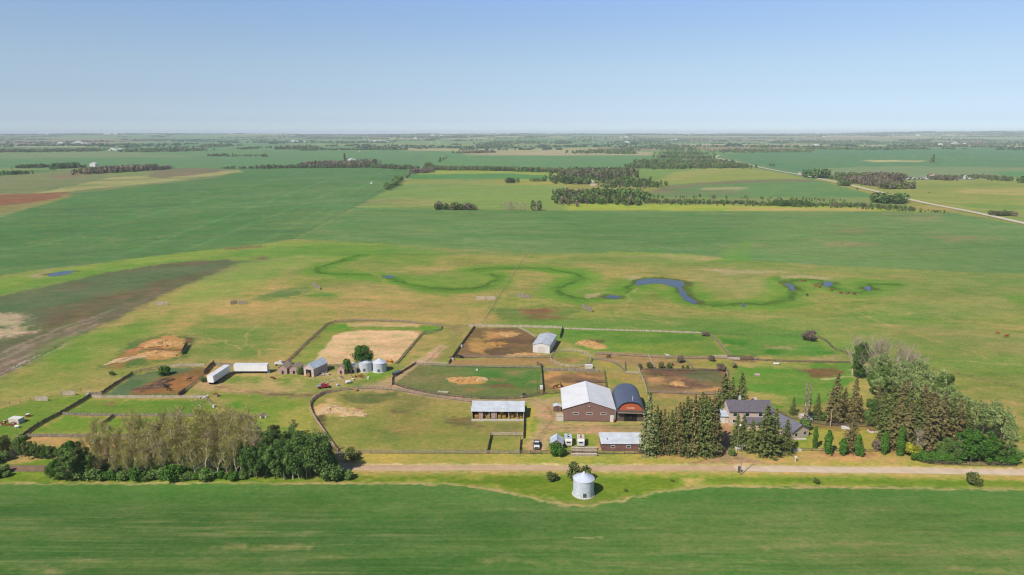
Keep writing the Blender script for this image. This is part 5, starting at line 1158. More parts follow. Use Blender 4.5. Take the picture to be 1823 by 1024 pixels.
# paddock north of lane
fence([(699, 684), (723, 693), (780, 704), (850, 711), (900, 711.5), (935, 709.5), (966, 702.5), (1003, 700)], 'rail', 'dark rail fence curving along the bottom of the green paddock', 'dark_wood', 1.5, sm=1)
fence([(698, 672), (698, 686)], 'board', 'short brown board gate panel at the fork of the farm lane', 'old_wood', 1.9)
fence([(700, 673), (722, 660), (741, 648)], 'board', 'dark board fence along the upper left of the green paddock', 'dark_wood', 1.6)
fence([(740, 650), (800, 653), (900, 655), (962, 656)], 'rail', 'faint rail fence along the top of the green paddock', 'grey_wood', 1.3)
fence([(963, 652), (965, 672), (967, 702)], 'board', 'dark board fence on the right side of the green paddock', 'dark_wood', 1.9)
fence([(956, 650), (966, 654)], 'board', 'small dark windbreak at the top right of the green paddock', 'dark_wood', 2.2)
fence([(744, 647), (798, 649)], 'rail', 'pale rail fence between the lane and the corral', 'lit_wood', 1.2)
# back corral
fence([(799, 648), (820, 617), (845, 583)], 'board', 'dark board fence on the left of the dirt corral', 'dark_wood', 1.8)
fence([(834, 582), (846, 582), (925, 583), (1000, 585)], 'board', 'pale board fence along the top of the dirt corral', 'lit_wood', 1.9)
fence([(1000, 586), (1060, 588), (1150, 590.5), (1248, 594)], 'board', 'long pale fence running right along the top of the green paddocks', 'lit_wood', 1.3)
fence([(924, 585), (940, 593), (953, 602)], 'rail', 'pale rail fence slanting down to the white metal shed', 'lit_wood', 1.4)
fence([(1001, 586), (1000, 592), (997, 602)], 'board', 'dark windbreak behind the white metal shed', 'dark_wood', 2.6)
fence([(812, 637), (860, 637), (920, 638), (984, 637)], 'rail', 'grey rail fence along the bottom of the dirt corral', 'grey_wood', 1.6)
ctr = P(1016, 640)
fence([(ctr[0] + 9.3 * math.cos(a * math.pi / 10), ctr[1] + 11.5 * math.sin(a * math.pi / 10)) for a in range(20)], 'rail', 'round pen of pale rails behind the barn', 'lit_wood', 1.9, closed=True, world=True, step=2.6, name='round_pen')
fence([(1052, 641), (1080, 642), (1100, 650), (1112, 662)], 'rail', 'rail fence curving right from the round pen', 'grey_wood', 1.5)
fence([(1060, 631), (1120, 634), (1180, 638), (1240, 639), (1296, 640)], 'rail', 'grey rail fence along the bottom of the green paddocks', 'grey_wood', 1.4)
fence([(968, 661), (1000, 661), (1040, 662), (1066, 663)], 'board', 'purplish grey board fence behind the barn pen', 'grey_wood', 2.1)
fence([(1075, 662), (1077, 676), (1079, 692)], 'rail', 'dark fence at the right of the pen behind the barn', 'dark_wood', 1.7)
fence([(1025, 680), (1050, 681), (1078, 682)], 'rail', 'dark rails across the pen behind the barn', 'dark_wood', 1.4)
fence([(1112, 646), (1113, 664)], 'rail', 'short rail chute between round pen and brown pens', 'grey_wood', 1.6)
fence([(1113, 665), (1138, 667)], 'rail', 'short rail fence left of the brown pens', 'lit_wood', 1.5)
fence([(1137, 657), (1140, 668), (1147, 682), (1152, 702)], 'rail', 'pale rail fence down the left of the brown pens', 'lit_wood', 1.6)
fence([(1138, 659), (1200, 660), (1250, 660), (1290, 661)], 'rail', 'dark rail fence behind the small bushes above the brown pens', 'dark_wood', 1.2)
fence([(1152, 699), (1220, 702), (1285, 704)], 'rail', 'grey rail fence across the lower brown pen', 'grey_wood', 1.4)
fence([(1291, 654), (1295, 668), (1298, 690)], 'board', 'pale board fence at the right of the brown pens', 'lit_wood', 1.6)
fence([(1154, 634), (1160, 646), (1166, 656)], 'rail', 'short pale rail fence above the small bushes', 'lit_wood', 1.3)
fence([(1218, 641), (1228, 650), (1234, 658)], 'rail', 'short grey rail fence right of the small bushes', 'grey_wood', 1.1)
fence([(1262, 597), (1272, 604), (1286, 620), (1302, 637)], 'rail', 'grey rail fence slanting between the two green paddocks', 'grey_wood', 1.5)
fence([(1264, 596), (1320, 597.5), (1380, 597.5), (1430, 598.5)], 'wire', 'dark thin fence along the top of the right green paddock', 'dark_wood', 1.5)
fence([(1456, 601), (1470, 608), (1484, 622), (1518, 634), (1530, 638)], 'rail', 'dark fence curving down towards the bare poplars', 'dark_wood', 1.5)
fence([(1296, 638), (1350, 642), (1400, 645), (1460, 646), (1520, 647)], 'rail', 'dark rail fence above the green yard paddock', 'dark_wood', 1.2)
fence([(1640, 655), (1700, 666), (1770, 682), (1823, 695), (1900, 712)], 'wire', 'dark wire fence running right across the pasture from the grove', 'dark_wood', 1.5, step=4.5)
# arena
fence([(500, 661), (512, 645), (545, 612), (583, 578), (600, 573), (640, 571), (720, 574), (787, 581), (784, 590), (752, 595), (735, 615), (706, 649)], 'rail', 'grey rail fence around the sand riding arena', 'grey_wood', 1.4)
fence([(560, 653), (620, 652), (640, 652)], 'rail', 'low rail fence along the near side of the arena', 'grey_wood', 1.2)
# house yard
fence([(1400, 744), (1432, 752), (1480, 759), (1560, 761), (1592, 762)], 'rail', 'dark rail fence behind the lawn', 'dark_wood', 1.5)
fence([(1376, 732), (1400, 742)], 'rail', 'dark rail fence behind the right wing of the house', 'dark_wood', 1.5)
fence([(1426, 803), (1480, 804), (1530, 804.5), (1560, 805)], 'low', 'low brown rail fence along the front of the lawn', 'dark_wood', 1.1)
fence([(1608, 800), (1618, 808), (1628, 820), (1650, 827), (1700, 829), (1806, 831)], 'rail', 'dark rail fence along the road in front of the right grove', 'dark_wood', 1.7, sm=1)
fence([(940, 449), (918, 480), (880, 540), (857, 578)], 'wire', 'thin wire fence running up the pasture to the crop field', 'lit_wood', 1.2, step=9)
# ================================================================ TREES
def leafm(name, c, var=.25, isl=.3, st=.12, c2=None, k=None):
    return mat(name, c, .75, var, .35, island=isl, spec=.15, strans=st, rgb2=c2, objvar=.12, k=k)
LF = dict(
 spruce=leafm('spruce_needles', (138, 146, 82), c2=(98, 114, 60)),
 spruce_blue=leafm('blue_green_spruce_needles', (158, 164, 110), c2=(126, 138, 86)),
 spruce_brown=leafm('brownish_spruce_needles', (154, 138, 92), c2=(122, 120, 72)),
 dead=leafm('dead_needles', (176, 154, 132), c2=(150, 128, 110)),
 poplar=leafm('dark_poplar_leaves', (112, 144, 74), c2=(84, 116, 52)),
 poplar_mid=leafm('poplar_leaves', (138, 166, 88), c2=(106, 138, 66)),
 poplar_pale=leafm('pale_poplar_leaves', (182, 200, 128), c2=(146, 168, 96)),
 bright=leafm('bright_green_leaves', (102, 148, 58), c2=(76, 118, 42)),
 olive=leafm('olive_leaves', (128, 138, 76), c2=(104, 116, 60)),
 bud=leafm('olive_twigs_in_bud', (208, 200, 116), c2=(170, 164, 90), st=.25),
 twig=leafm('bare_twigs', (206, 188, 138), c2=(176, 158, 112), st=.2),
 palet=leafm('pale_bare_twigs', (204, 186, 162), c2=(176, 158, 134), st=.1),
 purple=leafm('grey_purple_twigs', (162, 144, 126), c2=(138, 124, 104), st=.2, isl=.2),
 yellow=leafm('yellow_green_leaves', (178, 182, 60)),
 bark=mat('pale_bark', (226, 216, 194), .9, .12, 2),
 bark2=mat('dark_bark', (120, 100, 82), .9, .12, 2),
)
def quads(Cn, size, r, asp=1.0, up=.3, out=None):
    n = len(Cn); nm = r.normal(size=(n, 3)); nm /= np.linalg.norm(nm, axis=1)[:, None]
    if out is not None: nm = nm + out
    nm[:, 2] += up; nm /= np.linalg.norm(nm, axis=1)[:, None]
    a = r.normal(size=(n, 3)); t = np.cross(nm, a); t /= np.linalg.norm(t, axis=1)[:, None] + 1e-9; b_ = np.cross(nm, t)
    s = (size * r.uniform(.6, 1.35, n))[:, None] / 2
    V = np.stack([Cn - t * s - b_ * s * asp, Cn + t * s - b_ * s * asp * .6, Cn + t * s * .8 + b_ * s * asp, Cn - t * s * .7 + b_ * s * asp], 1)
    return V.reshape(-1, 3)
def strips(A, B, w_, r):
    d = B - A; a = r.normal(size=A.shape); t = np.cross(d, a); t /= np.linalg.norm(t, axis=1)[:, None] + 1e-9; t = t * w_ / 2
    return np.stack([A - t, A + t, B + t * .4, B - t * .4], 1).reshape(-1, 3)
def fm(name, V): return mesh_np(name, V, np.arange(len(V)).reshape(-1, 4))
def spruce_mesh(sd_, H=20., R_=3.6, dens=1.0, sparse=False):
    r = np.random.default_rng(sd_); cs = []; K = 30
    for k in range(K + 1):
        f_ = k / K; z = H * (.05 + .94 * f_); L0 = R_ * 1.08 * (1 - f_) ** .74 * (1.0 if f_ > .1 else .85) + .16
        whorl = r.uniform(.75, 1.15)
        for b_ in range(int((17 - 8 * f_) * dens)):
            a = r.uniform(0, 2 * math.pi); L1 = L0 * r.uniform(.5, 1.2) * whorl; m = max(3, int(L1 / .27))
            q = (np.arange(m) + r.uniform(.2, 1, m)) / m; q = q[q > (.3 if not sparse else .1)] if m > 3 else q
            rr = q * L1; zz = z - .22 * rr - .05 * rr ** 2 / max(L1, 1) + r.normal(0, .08, len(rr))
            lat = r.normal(0, .16, len(rr)) * (1 + rr * .35)
            cs.append(np.stack([rr * math.cos(a) - lat * math.sin(a), rr * math.sin(a) + lat * math.cos(a), zz], 1))
    c = np.concatenate(cs); out = np.stack([c[:, 0], c[:, 1], c[:, 2] * 0], 1); out /= np.linalg.norm(out, axis=1)[:, None] + .1
    V1 = quads(c, .44 if not sparse else .3, r, 1.2, .9, out * .7)
    return fm('crown', V1)
def round_mesh(sd_, H=12., R_=4., z0=.22, n=3600, size=.42, lobes=26, full=0.):
    r = np.random.default_rng(sd_); cs = []; os_ = []
    for i in range(lobes):
        d = r.normal(size=3); d /= np.linalg.norm(d); q = r.uniform(.35, 1.1 - full * .3) ** .6 * .78
        zc = H * (z0 + 1) / 2; hz_ = H * (1 - z0) / 2
        c0 = np.array([d[0] * R_ * q, d[1] * R_ * q, zc + d[2] * hz_ * q]); k = 1 - .35 * max(0, (c0[2] / H - .75) * 3)
        c0[:2] *= k; lr = R_ * r.uniform(.15 + full * .15, .34 + full * .08)
        m = n // lobes; dd = r.normal(size=(m, 3)); dd[:, 2] += .25; dd /= np.linalg.norm(dd, axis=1)[:, None]
        cs.append(c0 + dd * lr * r.uniform(.55, 1.06, (m, 1)) * np.array([1, 1, .9])); os_.append(dd)
    c = np.concatenate(cs); o = np.concatenate(os_)
    c[:, 2] = np.maximum(c[:, 2], .15)
    return fm('crown', quads(c, size, r, 1.0, .3, o * .8))
def column_mesh(sd_, H=8., R_=.95, n=2400, size=.24):
    r = np.random.default_rng(sd_); f_ = r.uniform(0.04, 1, n); rad = R_ * np.clip(np.sin(np.pi * np.minimum(.12 + f_ * .86, 1)) ** .55, .05, 1)
    a = r.uniform(0, 2 * np.pi, n); rr = rad * r.uniform(.5, 1.15, n) * (1 + .22 * np.sin(3 * a + f_ * 9 + sd_) + .15 * np.sin(f_ * 17 + sd_ * 2))
    c = np.stack([rr * np.cos(a), rr * np.sin(a), f_ * H], 1)
    return fm('crown', quads(c, size, r, 1.3, .2, np.stack([np.cos(a), np.sin(a), a * 0 + .3], 1)))
def bare_meshes(sd_, H=12., R_=2.4, tw=420, buds=420, wid=.055, spread=1.0):
    r = np.random.default_rng(sd_); mb = MB(); base = np.zeros(3); lean = r.normal(0, .09, 2)
    pts = [np.array([lean[0] * H * t__ + r.normal(0, .12) * (t__ > 0), lean[1] * H * t__ + r.normal(0, .12) * (t__ > 0), H * t__ * .94]) for t__ in np.linspace(0, 1, 6)]
    for i in range(5): mb.tube(pts[i], pts[i + 1], .19 * (1 - i * .17) * H / 12, .19 * (1 - (i + 1) * .17) * H / 12, n=5, caps=False)
    ends = []
    for k in range(17):
        f_ = r.uniform(.15, .92); p = np.array([np.interp(f_, np.linspace(0, 1, 6), [q[j] for q in pts]) for j in range(3)])
        a = r.uniform(0, 2 * np.pi); L1 = R_ * (1.15 - f_ * .6) * r.uniform(.7, 1.15) * spread
        e = p + np.array([math.cos(a) * L1, math.sin(a) * L1, L1 * r.uniform(1.0, 2.2) / spread]); e[2] = min(e[2], H); mid = (p + e) / 2 + np.array([0, 0, -L1 * .12])
        mb.tube(p, mid, .075, .05, n=3, caps=False); mb.tube(mid, e, .05, .02, n=3, caps=False)
        ends += [(mid, e)] * 2 + [(p, mid)]
    idx = r.integers(0, len(ends), tw); P_ = np.array([ends[i][0] for i in idx]); Q_ = np.array([ends[i][1] for i in idx]); t__ = r.uniform(0, 1, (tw, 1))
    A = P_ + (Q_ - P_) * t__; d = r.normal(size=(tw, 3)) * .75; d[:, 2] = np.abs(d[:, 2]) + .8; B = A + d * r.uniform(.4, 1.2, (tw, 1)) * R_ / 2.4
    V = strips(A, B, wid, r)
    if buds: V = np.concatenate([V, quads(B[r.integers(0, tw, buds)] + r.normal(0, .35, (buds, 3)), .16, r)])
    return mb.mesh('trunk'), fm('crown', V)
def trunk_mesh(H, r0, forks=0, sd_=0, lean=0.):
    mb = MB(); r_ = random.Random(sd_); mb.tube((0, 0, -.1), (lean * H * .5, 0, H * .5), r0, r0 * .7, n=7, caps=False); mb.tube((lean * H * .5, 0, H * .5), (lean * H, 0, H), r0 * .7, r0 * .2, n=6, caps=False)
    for i in range(forks):
        z = H * r_.uniform(.3, .7); a = r_.uniform(0, 6.28); l = H * r_.uniform(.22, .35)
        mb.tube((lean * z, 0, z), (lean * z + l * .7 * math.cos(a), l * .7 * math.sin(a), z + l), r0 * .4, r0 * .12, n=5, caps=False)
    return mb.mesh('trunk')
KINDS = {}
def reg(kind, variants, H, lf, bark, cat, name): KINDS[kind] = dict(v=variants, H=H, lf=LF[lf] if isinstance(lf, str) else lf, bark=LF[bark], cat=cat, name=name)
SPV = [spruce_mesh(i, 20, 3.5 + .3 * (i % 3), 1.0) for i in range(5)]; SPT = [trunk_mesh(19, .28, 0, i) for i in range(2)]
def cm(ms): return [m_.copy() for m_ in ms]
def setv(kind, crowns, trunks, H, lf, bark, cat, name):
    reg(kind, [(c, trunks[i % len(trunks)]) for i, c in enumerate(cm(crowns))], H, lf, bark, cat, name)
TR1 = [trunk_mesh(9, .22, 5, i) for i in range(3)]
RM = [round_mesh(20 + i, 12, 3.5 + .4 * (i % 3), .1, 6600, .27, 46) for i in range(5)]
RO = [round_mesh(40 + i, 12, 3.2, .2, 2500, .26, 34) for i in range(4)]
BM = [bare_meshes(60 + i, 12, 1.7, 480, 520, .045) for i in range(7)]
BP = [bare_meshes(80 + i, 12, 2.8, 420, 60, .06, 1.2) for i in range(4)]
RD = [round_mesh(70 + i, 12, 4.2, .1, 8000, .27, 40, .8) for i in range(2)]
SHR = [round_mesh(90 + i, 2.4, 1.6, .0, 1500, .2, 18, 1.) for i in range(3)]
COLM = [column_mesh(100 + i) for i in range(3)]
TS = [trunk_mesh(1.6, .06, 3, 5)]; TC = [trunk_mesh(6, .1, 0, 6)]
setv('spruce', SPV, SPT, 20, 'spruce', 'bark2', 'spruce tree', 'spruce_tree')
setv('spruce_blue', SPV[:3], SPT, 20, 'spruce_blue', 'bark2', 'spruce tree', 'spruce_tree')
setv('spruce_brown', SPV[1:], SPT, 20, 'spruce_brown', 'bark2', 'spruce tree', 'spruce_tree')
setv('dead_spruce', [spruce_mesh(9, 14, .8, .35, True), spruce_mesh(10, 14, .9, .3, True)], [trunk_mesh(14, .16)], 14, 'dead', 'bark', 'dead tree', 'dead_spruce')
setv('poplar', RM, TR1, 12, 'poplar', 'bark2', 'leafy tree', 'poplar_tree')
setv('poplar_mid', RM, TR1, 12, 'poplar_mid', 'bark', 'leafy tree', 'poplar_tree')
setv('dense', RD, TR1, 12, 'bright', 'bark2', 'leafy tree', 'leafy_tree')
setv('poplar_open', RO, TR1, 12, 'poplar_pale', 'bark', 'poplar tree', 'poplar_tree')
setv('bright_tree', RM, TR1, 12, 'bright', 'bark2', 'leafy tree', 'leafy_tree')
setv('olive_tree', RM, TR1, 12, 'olive', 'bark2', 'leafy tree', 'leafy_tree')
setv('bush', SHR, TS, 2.4, 'poplar_mid', 'bark2', 'bush', 'bush')
setv('bright_bush', SHR, TS, 2.4, 'bright', 'bark2', 'bush', 'bush')
setv('olive_bush', SHR, TS, 2.4, 'olive', 'bark2', 'bush', 'bush')
setv('purple_bush', SHR, TS, 2.4, 'purple', 'bark2', 'bush', 'bush')
setv('yellow_bush', SHR, TS, 2.4, 'yellow', 'bark2', 'bush', 'bush')
setv('column', COLM, TC, 8, 'bright', 'bark2', 'columnar aspen', 'columnar_aspen')
for kd, S_, lf, bk in (('bare', BM, 'bud', 'bark'), ('bare_twig', BM, 'twig', 'bark'), ('bare_pale', BP, 'palet', 'bark')):
    KINDS[kd] = dict(v=[(c.copy(), t__) for t__, c in S_], H=12, lf=LF[lf], bark=LF['bark'], cat='bare tree', name='bare_poplar')
def top_h(u, vb, vt):
    x, y = P(u, vb); g_ = float(HT(x, y)); yy = (512 - vt) / F
    dy = math.cos(PITCH) + yy * math.sin(PITCH); dz = -math.sin(PITCH) + yy * math.cos(PITCH)
    return CAMH + dz * (y / dy) - g_
tr_ = random.Random(3)
def tree(kind, u, vb, vt=None, label='', group=None, wide=1.0, h=None, lean=0, var=None):
    K = KINDS[kind]; x, y = P(u, vb); z = float(HT(x, y)); hh = h or top_h(u, vb, vt); s = hh / K['H']
    i = tr_.randrange(len(K['v'])) if var is None else var; cr, tk = K['v'][i]
    t_ = thing(K['name'], label, K['cat'], (x, y, z - .05), tr_.uniform(0, 6.28), group)
    if lean: t_.rotation_euler = (0, R(lean), 0)
    sw = s * wide; t_.scale = (sw, sw, s)
    if not cr.materials: cr.materials.append(K['lf'])
    if not tk.materials: tk.materials.append(K['bark'])
    for nm, me_ in (('trunk', tk), ('crown', cr)):
        o = bpy.data.objects.new(nm, me_); C.objects.link(o); o.parent = t_
    return t_
# spruce windbreak in front of the house paddock
G1 = 'spruces in the dense row left of the driveway'; L1_ = 'tall spruce in the dense row left of the driveway'
tree('spruce_blue', 1153, 808, 699, 'tallest blue-green spruce at the left end of the dense row', None, .95)
for u, vb, vt in ((1167, 807, 722), (1180, 806, 728), (1193, 806, 730), (1206, 806, 716), (1219, 807, 706), (1232, 807, 702), (1245, 808, 698), (1257, 808, 706), (1267, 808, 712), (1273, 803, 718),
                  (1174, 797, 730), (1187, 795, 734), (1200, 796, 724), (1213, 797, 716), (1226, 797, 710), (1240, 797, 706), (1252, 797, 704), (1264, 796, 712)):
    tree(tr_.choice(['spruce', 'spruce', 'spruce_brown']), u, vb, vt, L1_, G1, tr_.uniform(.85, 1.08))
for u, vb, vt, l_ in ((1310, 796, 737, 'narrow spruce nearest the driveway in front of the farmhouse'), (1321, 799, 738, 'spruce behind the yard light in front of the farmhouse'), (1336, 803, 748, 'shorter spruce beside the wide one in front of the farmhouse'),
                       (1361, 808, 722, 'wide spruce hiding the middle of the farmhouse'), (1376, 806, 728, 'spruce growing into the right side of the widest house spruce'), (1398, 806, 747, 'small spruce in front of the right wing of the farmhouse'),
                       (1287, 737, 665, 'thick spruce behind the pale blue garage roof'), (1300, 738, 672, 'spruce right of the thick one behind the garage'), (1317, 728, 663, 'slender spruce standing behind the farmhouse roof'),
                       (1411, 738, 706, 'small dark spruce in the dry grass right of the house'), (1453, 748, 700, 'dark spruce near the white propane tank')):
    tree('spruce', u, vb, vt, l_, None, 1.5 if u in (1361, 1336, 1287, 1398) else 1.28 if u < 1400 else 1.1)
for u, vb, vt, l_ in ((1430, 762, 682, 'dead grey spruce with bare upper trunk right of the house'), (1438, 752, 683, 'thin dead spruce behind the propane tank')): tree('dead_spruce', u, vb, vt, l_)
tree('bush', 1430, 764, 742, 'green bush at the foot of the dead spruces'); tree('bush', 1445, 746, 731, 'dark green bush behind the propane tank', None, 1.2); tree('bush', 1460, 746, 730, 'dark green bush left of the tall brownish spruce', None, 1.2)
for u, vb, vt, w_, l_ in ((1484, 752, 664, 1.25, 'tall brownish spruce behind the garden fence'), (1500, 750, 690, 1.1, 'brownish spruce between two taller ones behind the garden fence'), (1517, 752, 672, 1.05, 'tall thin brownish spruce right of the garden fence'),
                           (1528, 752, 704, 1.1, 'short brownish spruce at the end of the garden fence'), (1514, 803, 736, 1.15, 'lone brownish spruce standing on the lawn')):
    tree('spruce_brown', u, vb, vt, l_, None, w_)
G2 = 'brownish spruces crowded in the right grove'
for u, vb, vt in ((1568, 762, 690), (1583, 770, 682), (1598, 772, 678), (1612, 782, 688), (1590, 798, 712), (1576, 785, 700), (1610, 802, 716), (1626, 800, 700), (1642, 802, 698), (1656, 806, 704), (1670, 798, 702), (1688, 792, 708), (1700, 796, 712), (1714, 788, 714), (1634, 786, 684), (1606, 764, 676), (1560, 742, 684), (1650, 782, 690)):
    tree(tr_.choice(['spruce_brown', 'spruce_brown', 'spruce']), u, vb, vt, 'brownish spruce crowded in the right grove', G2, 1.15)
G3 = 'pale bare poplars at the back of the right grove'
for u, vb, vt in ((1517, 668, 600), (1544, 680, 604), (1560, 680, 608), (1574, 684, 612), (1588, 690, 616), (1601, 694, 618), (1614, 698, 628), (1640, 706, 640), (1556, 684, 616), (1595, 690, 622)):
    tree('bare_pale', u, vb, vt, 'pale bare poplar at the back of the right grove', G3, .85)
G4 = 'leafy poplars of the right grove'
for u, vb, vt, k_ in ((1532, 672, 600, 'poplar'), (1526, 674, 640, 'poplar'), (1566, 690, 622, 'poplar_open'), (1584, 698, 630, 'poplar_open'), (1604, 704, 634, 'poplar_open'), (1550, 688, 632, 'poplar_open'), (1575, 704, 640, 'poplar_mid'), (1590, 712, 648, 'poplar_open'), (1606, 716, 650, 'poplar_open'), (1624, 712, 634, 'poplar_open'), (1636, 716, 640, 'poplar_open'), (1650, 722, 648, 'poplar_open'), (1664, 726, 652, 'poplar_open'),
                       (1676, 728, 656, 'poplar_mid'), (1560, 712, 662, 'poplar_open'), (1552, 702, 656, 'poplar_mid'), (1616, 730, 662, 'poplar_open'), (1550, 744, 702, 'poplar'), (1684, 745, 680, 'poplar_open'), (1700, 755, 690, 'poplar_open'), (1640, 745, 675, 'poplar_open'), (1660, 756, 684, 'poplar_open'),
                       (1716, 765, 700, 'poplar_open'), (1732, 775, 704, 'poplar_open'), (1748, 778, 704, 'poplar_open'), (1765, 785, 708, 'poplar_open'), (1780, 790, 716, 'poplar_open'), (1795, 812, 746, 'poplar_open'), (1545, 760, 724, 'poplar_mid')):
    tree(k_, u, vb, vt, 'leafy poplar of the right grove', G4, .85)
tree('bare_pale', 1664, 757, 700, 'forked pale trunk standing up from the middle of the right grove', None, .7)
tree('bare_pale', 1744, 776, 722, 'leaning pale trunk at the right edge of the grove', None, .8, lean=22)
tree('bare_pale', 1634, 812, 768, 'small pale bare tree at the front of the right grove'); tree('bare_pale', 1702, 822, 784, 'small bare tree between the green bushes by the dark fence')
G5 = 'rounded green trees behind the dark roadside fence'
for u, vb, vt, k_ in ((1712, 820, 764, 'bright_tree'), (1728, 822, 760, 'bright_tree'), (1744, 823, 766, 'bright_tree'), (1760, 823, 770, 'bright_tree'), (1776, 822, 776, 'olive_tree'), (1690, 820, 776, 'poplar_mid'), (1790, 824, 788, 'bright_tree'), (1676, 818, 782, 'poplar_mid')):
    tree(k_, u, vb, vt, 'rounded green tree behind the dark roadside fence', G5, 1.2)
G6 = 'bright hedge bushes along the dark roadside fence'
for i in range(9): tree('bright_bush', 1632 + i * 8.5, 820 + i * .4, 806 - (i % 3) * 2, 'bright bush in the hedge along the dark roadside fence', G6, 1.2)
for i in range(5): tree('bright_bush', 1764 + i * 10, 826, 808, 'bright bush at the right end of the dark roadside fence', 'bushes at the right end of the dark fence', 1.2)
tree('yellow_bush', 1624, 812, 788, 'yellow-green bush at the left corner of the dark roadside fence')
for u, vb, vt, w_, l_ in ((1450, 798, 759, .75, 'first columnar aspen from the house on the lawn'), (1473, 808, 766, 1.1, 'second columnar aspen from the house, on the lawn fence'), (1500, 810, 780, 1.5, 'short wide columnar aspen left of the lawn spruce'),
                           (1526, 811, 773, .9, 'columnar aspen right of the lawn spruce'), (1534, 814, 793, .9, 'small columnar aspen furthest into the verge'), (1573, 809, 768, 1.0, 'columnar aspen in front of the small purple bush'), (1601, 811, 759, .9, 'tallest bright columnar aspen before the right grove'), (1480, 812, 803, .9, 'tiny green column beside the second aspen')):
    tree('column', u, vb, vt, l_, None, w_)
tree('purple_bush', 1561, 800, 783, 'purple-grey bush on the lawn', None, 1.1)
# left grove
G7 = 'bare poplars of the left grove'
gb = random.Random(5); n_ = 0
cells = [(u, v) for v in (800, 808, 816, 824, 832, 840, 848) for u in range(140, 450, 15)]
for u, v in cells:
    u += gb.uniform(-10, 10) + (v - 800) * .2; v += gb.uniform(-5, 4)
    if u < 175 and v < 815: continue
    hp = 42 + 32 * min(1, max(0, (u - 150) / 200)) + gb.uniform(-14, 9) + (-8 if v > 835 else 0)
    tree(gb.choice(['bare', 'bare', 'bare', 'bare', 'bare_twig']), u, v, v - hp, 'bare olive-brown poplar of the left grove', G7, gb.uniform(.95, 1.4))
G8 = 'green bushes along the foot of the left grove'
for i in range(27):
    u = 150 + i * 11 + gb.uniform(-4, 4); tree(gb.choice(['bright_bush', 'bush', 'bush']), u, 854 + gb.uniform(-3, 1), 831 + gb.uniform(-4, 10) + (u > 320) * 4, 'green bush along the foot of the left grove', G8, 1.2)
for i in range(22):
    u = 190 + i * 11 + gb.uniform(-5, 5); tree('bush', u, 838 + gb.uniform(-10, 8), None, 'green bush along the foot of the left grove', G8, 1.2, h=gb.uniform(1.8, 3.2))
G9 = 'dark green poplars at the right end of the left grove'
for u, vb, vt in ((444, 850, 782), (458, 852, 778), (474, 851, 776), (490, 853, 780), (506, 854, 776), (522, 853, 772), (538, 852, 766), (553, 850, 764), (568, 850, 768), (580, 848, 778), (448, 832, 772), (466, 828, 768), (486, 832, 766), (504, 828, 762), (520, 826, 758), (536, 824, 756), (552, 822, 758), (566, 828, 764), (452, 815, 770), (478, 812, 764), (512, 808, 758), (542, 806, 752), (560, 806, 756), (434, 846, 786), (494, 806, 764), (574, 836, 775)):
    tree(tr_.choice(['poplar', 'poplar', 'poplar_mid', 'poplar_mid']), u, vb, vt + tr_.uniform(-7, 12), 'dark green poplar at the right end of the left grove', G9, tr_.uniform(.7, 1.0))
tree('olive_tree', 490, 790, 752, 'dull grey-green tree behind the dark poplars', None, 1.0); tree('poplar_open', 524, 775, 744, 'thin pale tree standing on the grass behind the dark poplars')
tree('yellow_bush', 549, 790, 766, 'yellow-green tree top among the dark poplars', None, .7)
tree('bare_pale', 533, 852, 812, 'pale forked bare tree at the front of the dark poplars', None, 1.2); tree('bare_pale', 546, 851, 815, 'second pale bare tree at the front of the dark poplars'); tree('bare_twig', 571, 812, 768, 'pale bare tree behind the dark poplars by the curved fence', None, .9); tree('bare_twig', 578, 806, 772, 'thin bare tree beside the curved board fence', None, .8)
tree('bush', 588, 853, 820, 'leafy bush at the right end of the left grove', None, 1.0); tree('bush', 600, 852, 828, 'leafy bush between the grove and the road end', None, 1.0); tree('bush', 619, 853, 836, 'lone small bush on the verge below the gate')
G10 = 'leafy trees left of the bare grove'
for u, vb, vt, k_ in ((-8, 812, 762, 'poplar_mid'), (8, 815, 768, 'olive_tree'), (24, 812, 774, 'bare'), (38, 814, 770, 'poplar_mid'), (52, 818, 780, 'olive_tree'), (66, 818, 786, 'poplar_mid'), (80, 818, 790, 'bright_tree'), (94, 820, 788, 'poplar_mid'), (108, 820, 794, 'poplar_mid'), (118, 822, 790, 'bright_tree'), (14, 808, 772, 'bare'), (30, 805, 768, 'bare'),
                       (104, 856, 812, 'bright_tree'), (118, 857, 808, 'poplar_mid'), (132, 856, 790, 'poplar_mid'), (134, 838, 778, 'bright_tree'), (146, 852, 784, 'olive_tree'), (126, 838, 784, 'poplar_mid'), (158, 850, 800, 'poplar_mid'), (92, 856, 820, 'poplar_mid')):
    tree(k_, u, vb, vt, 'leafy tree left of the bare grove', G10, .85 if 'bare' not in k_ else 1.2)
for u, vb, vt in ((3, 822, 805), (5, 842, 828), (-6, 850, 835), (12, 848, 838)): tree('bush', u, vb, vt, 'dark bush beside the dirt road at the far left edge', 'bushes at the left edge of the dirt road', 1.3)
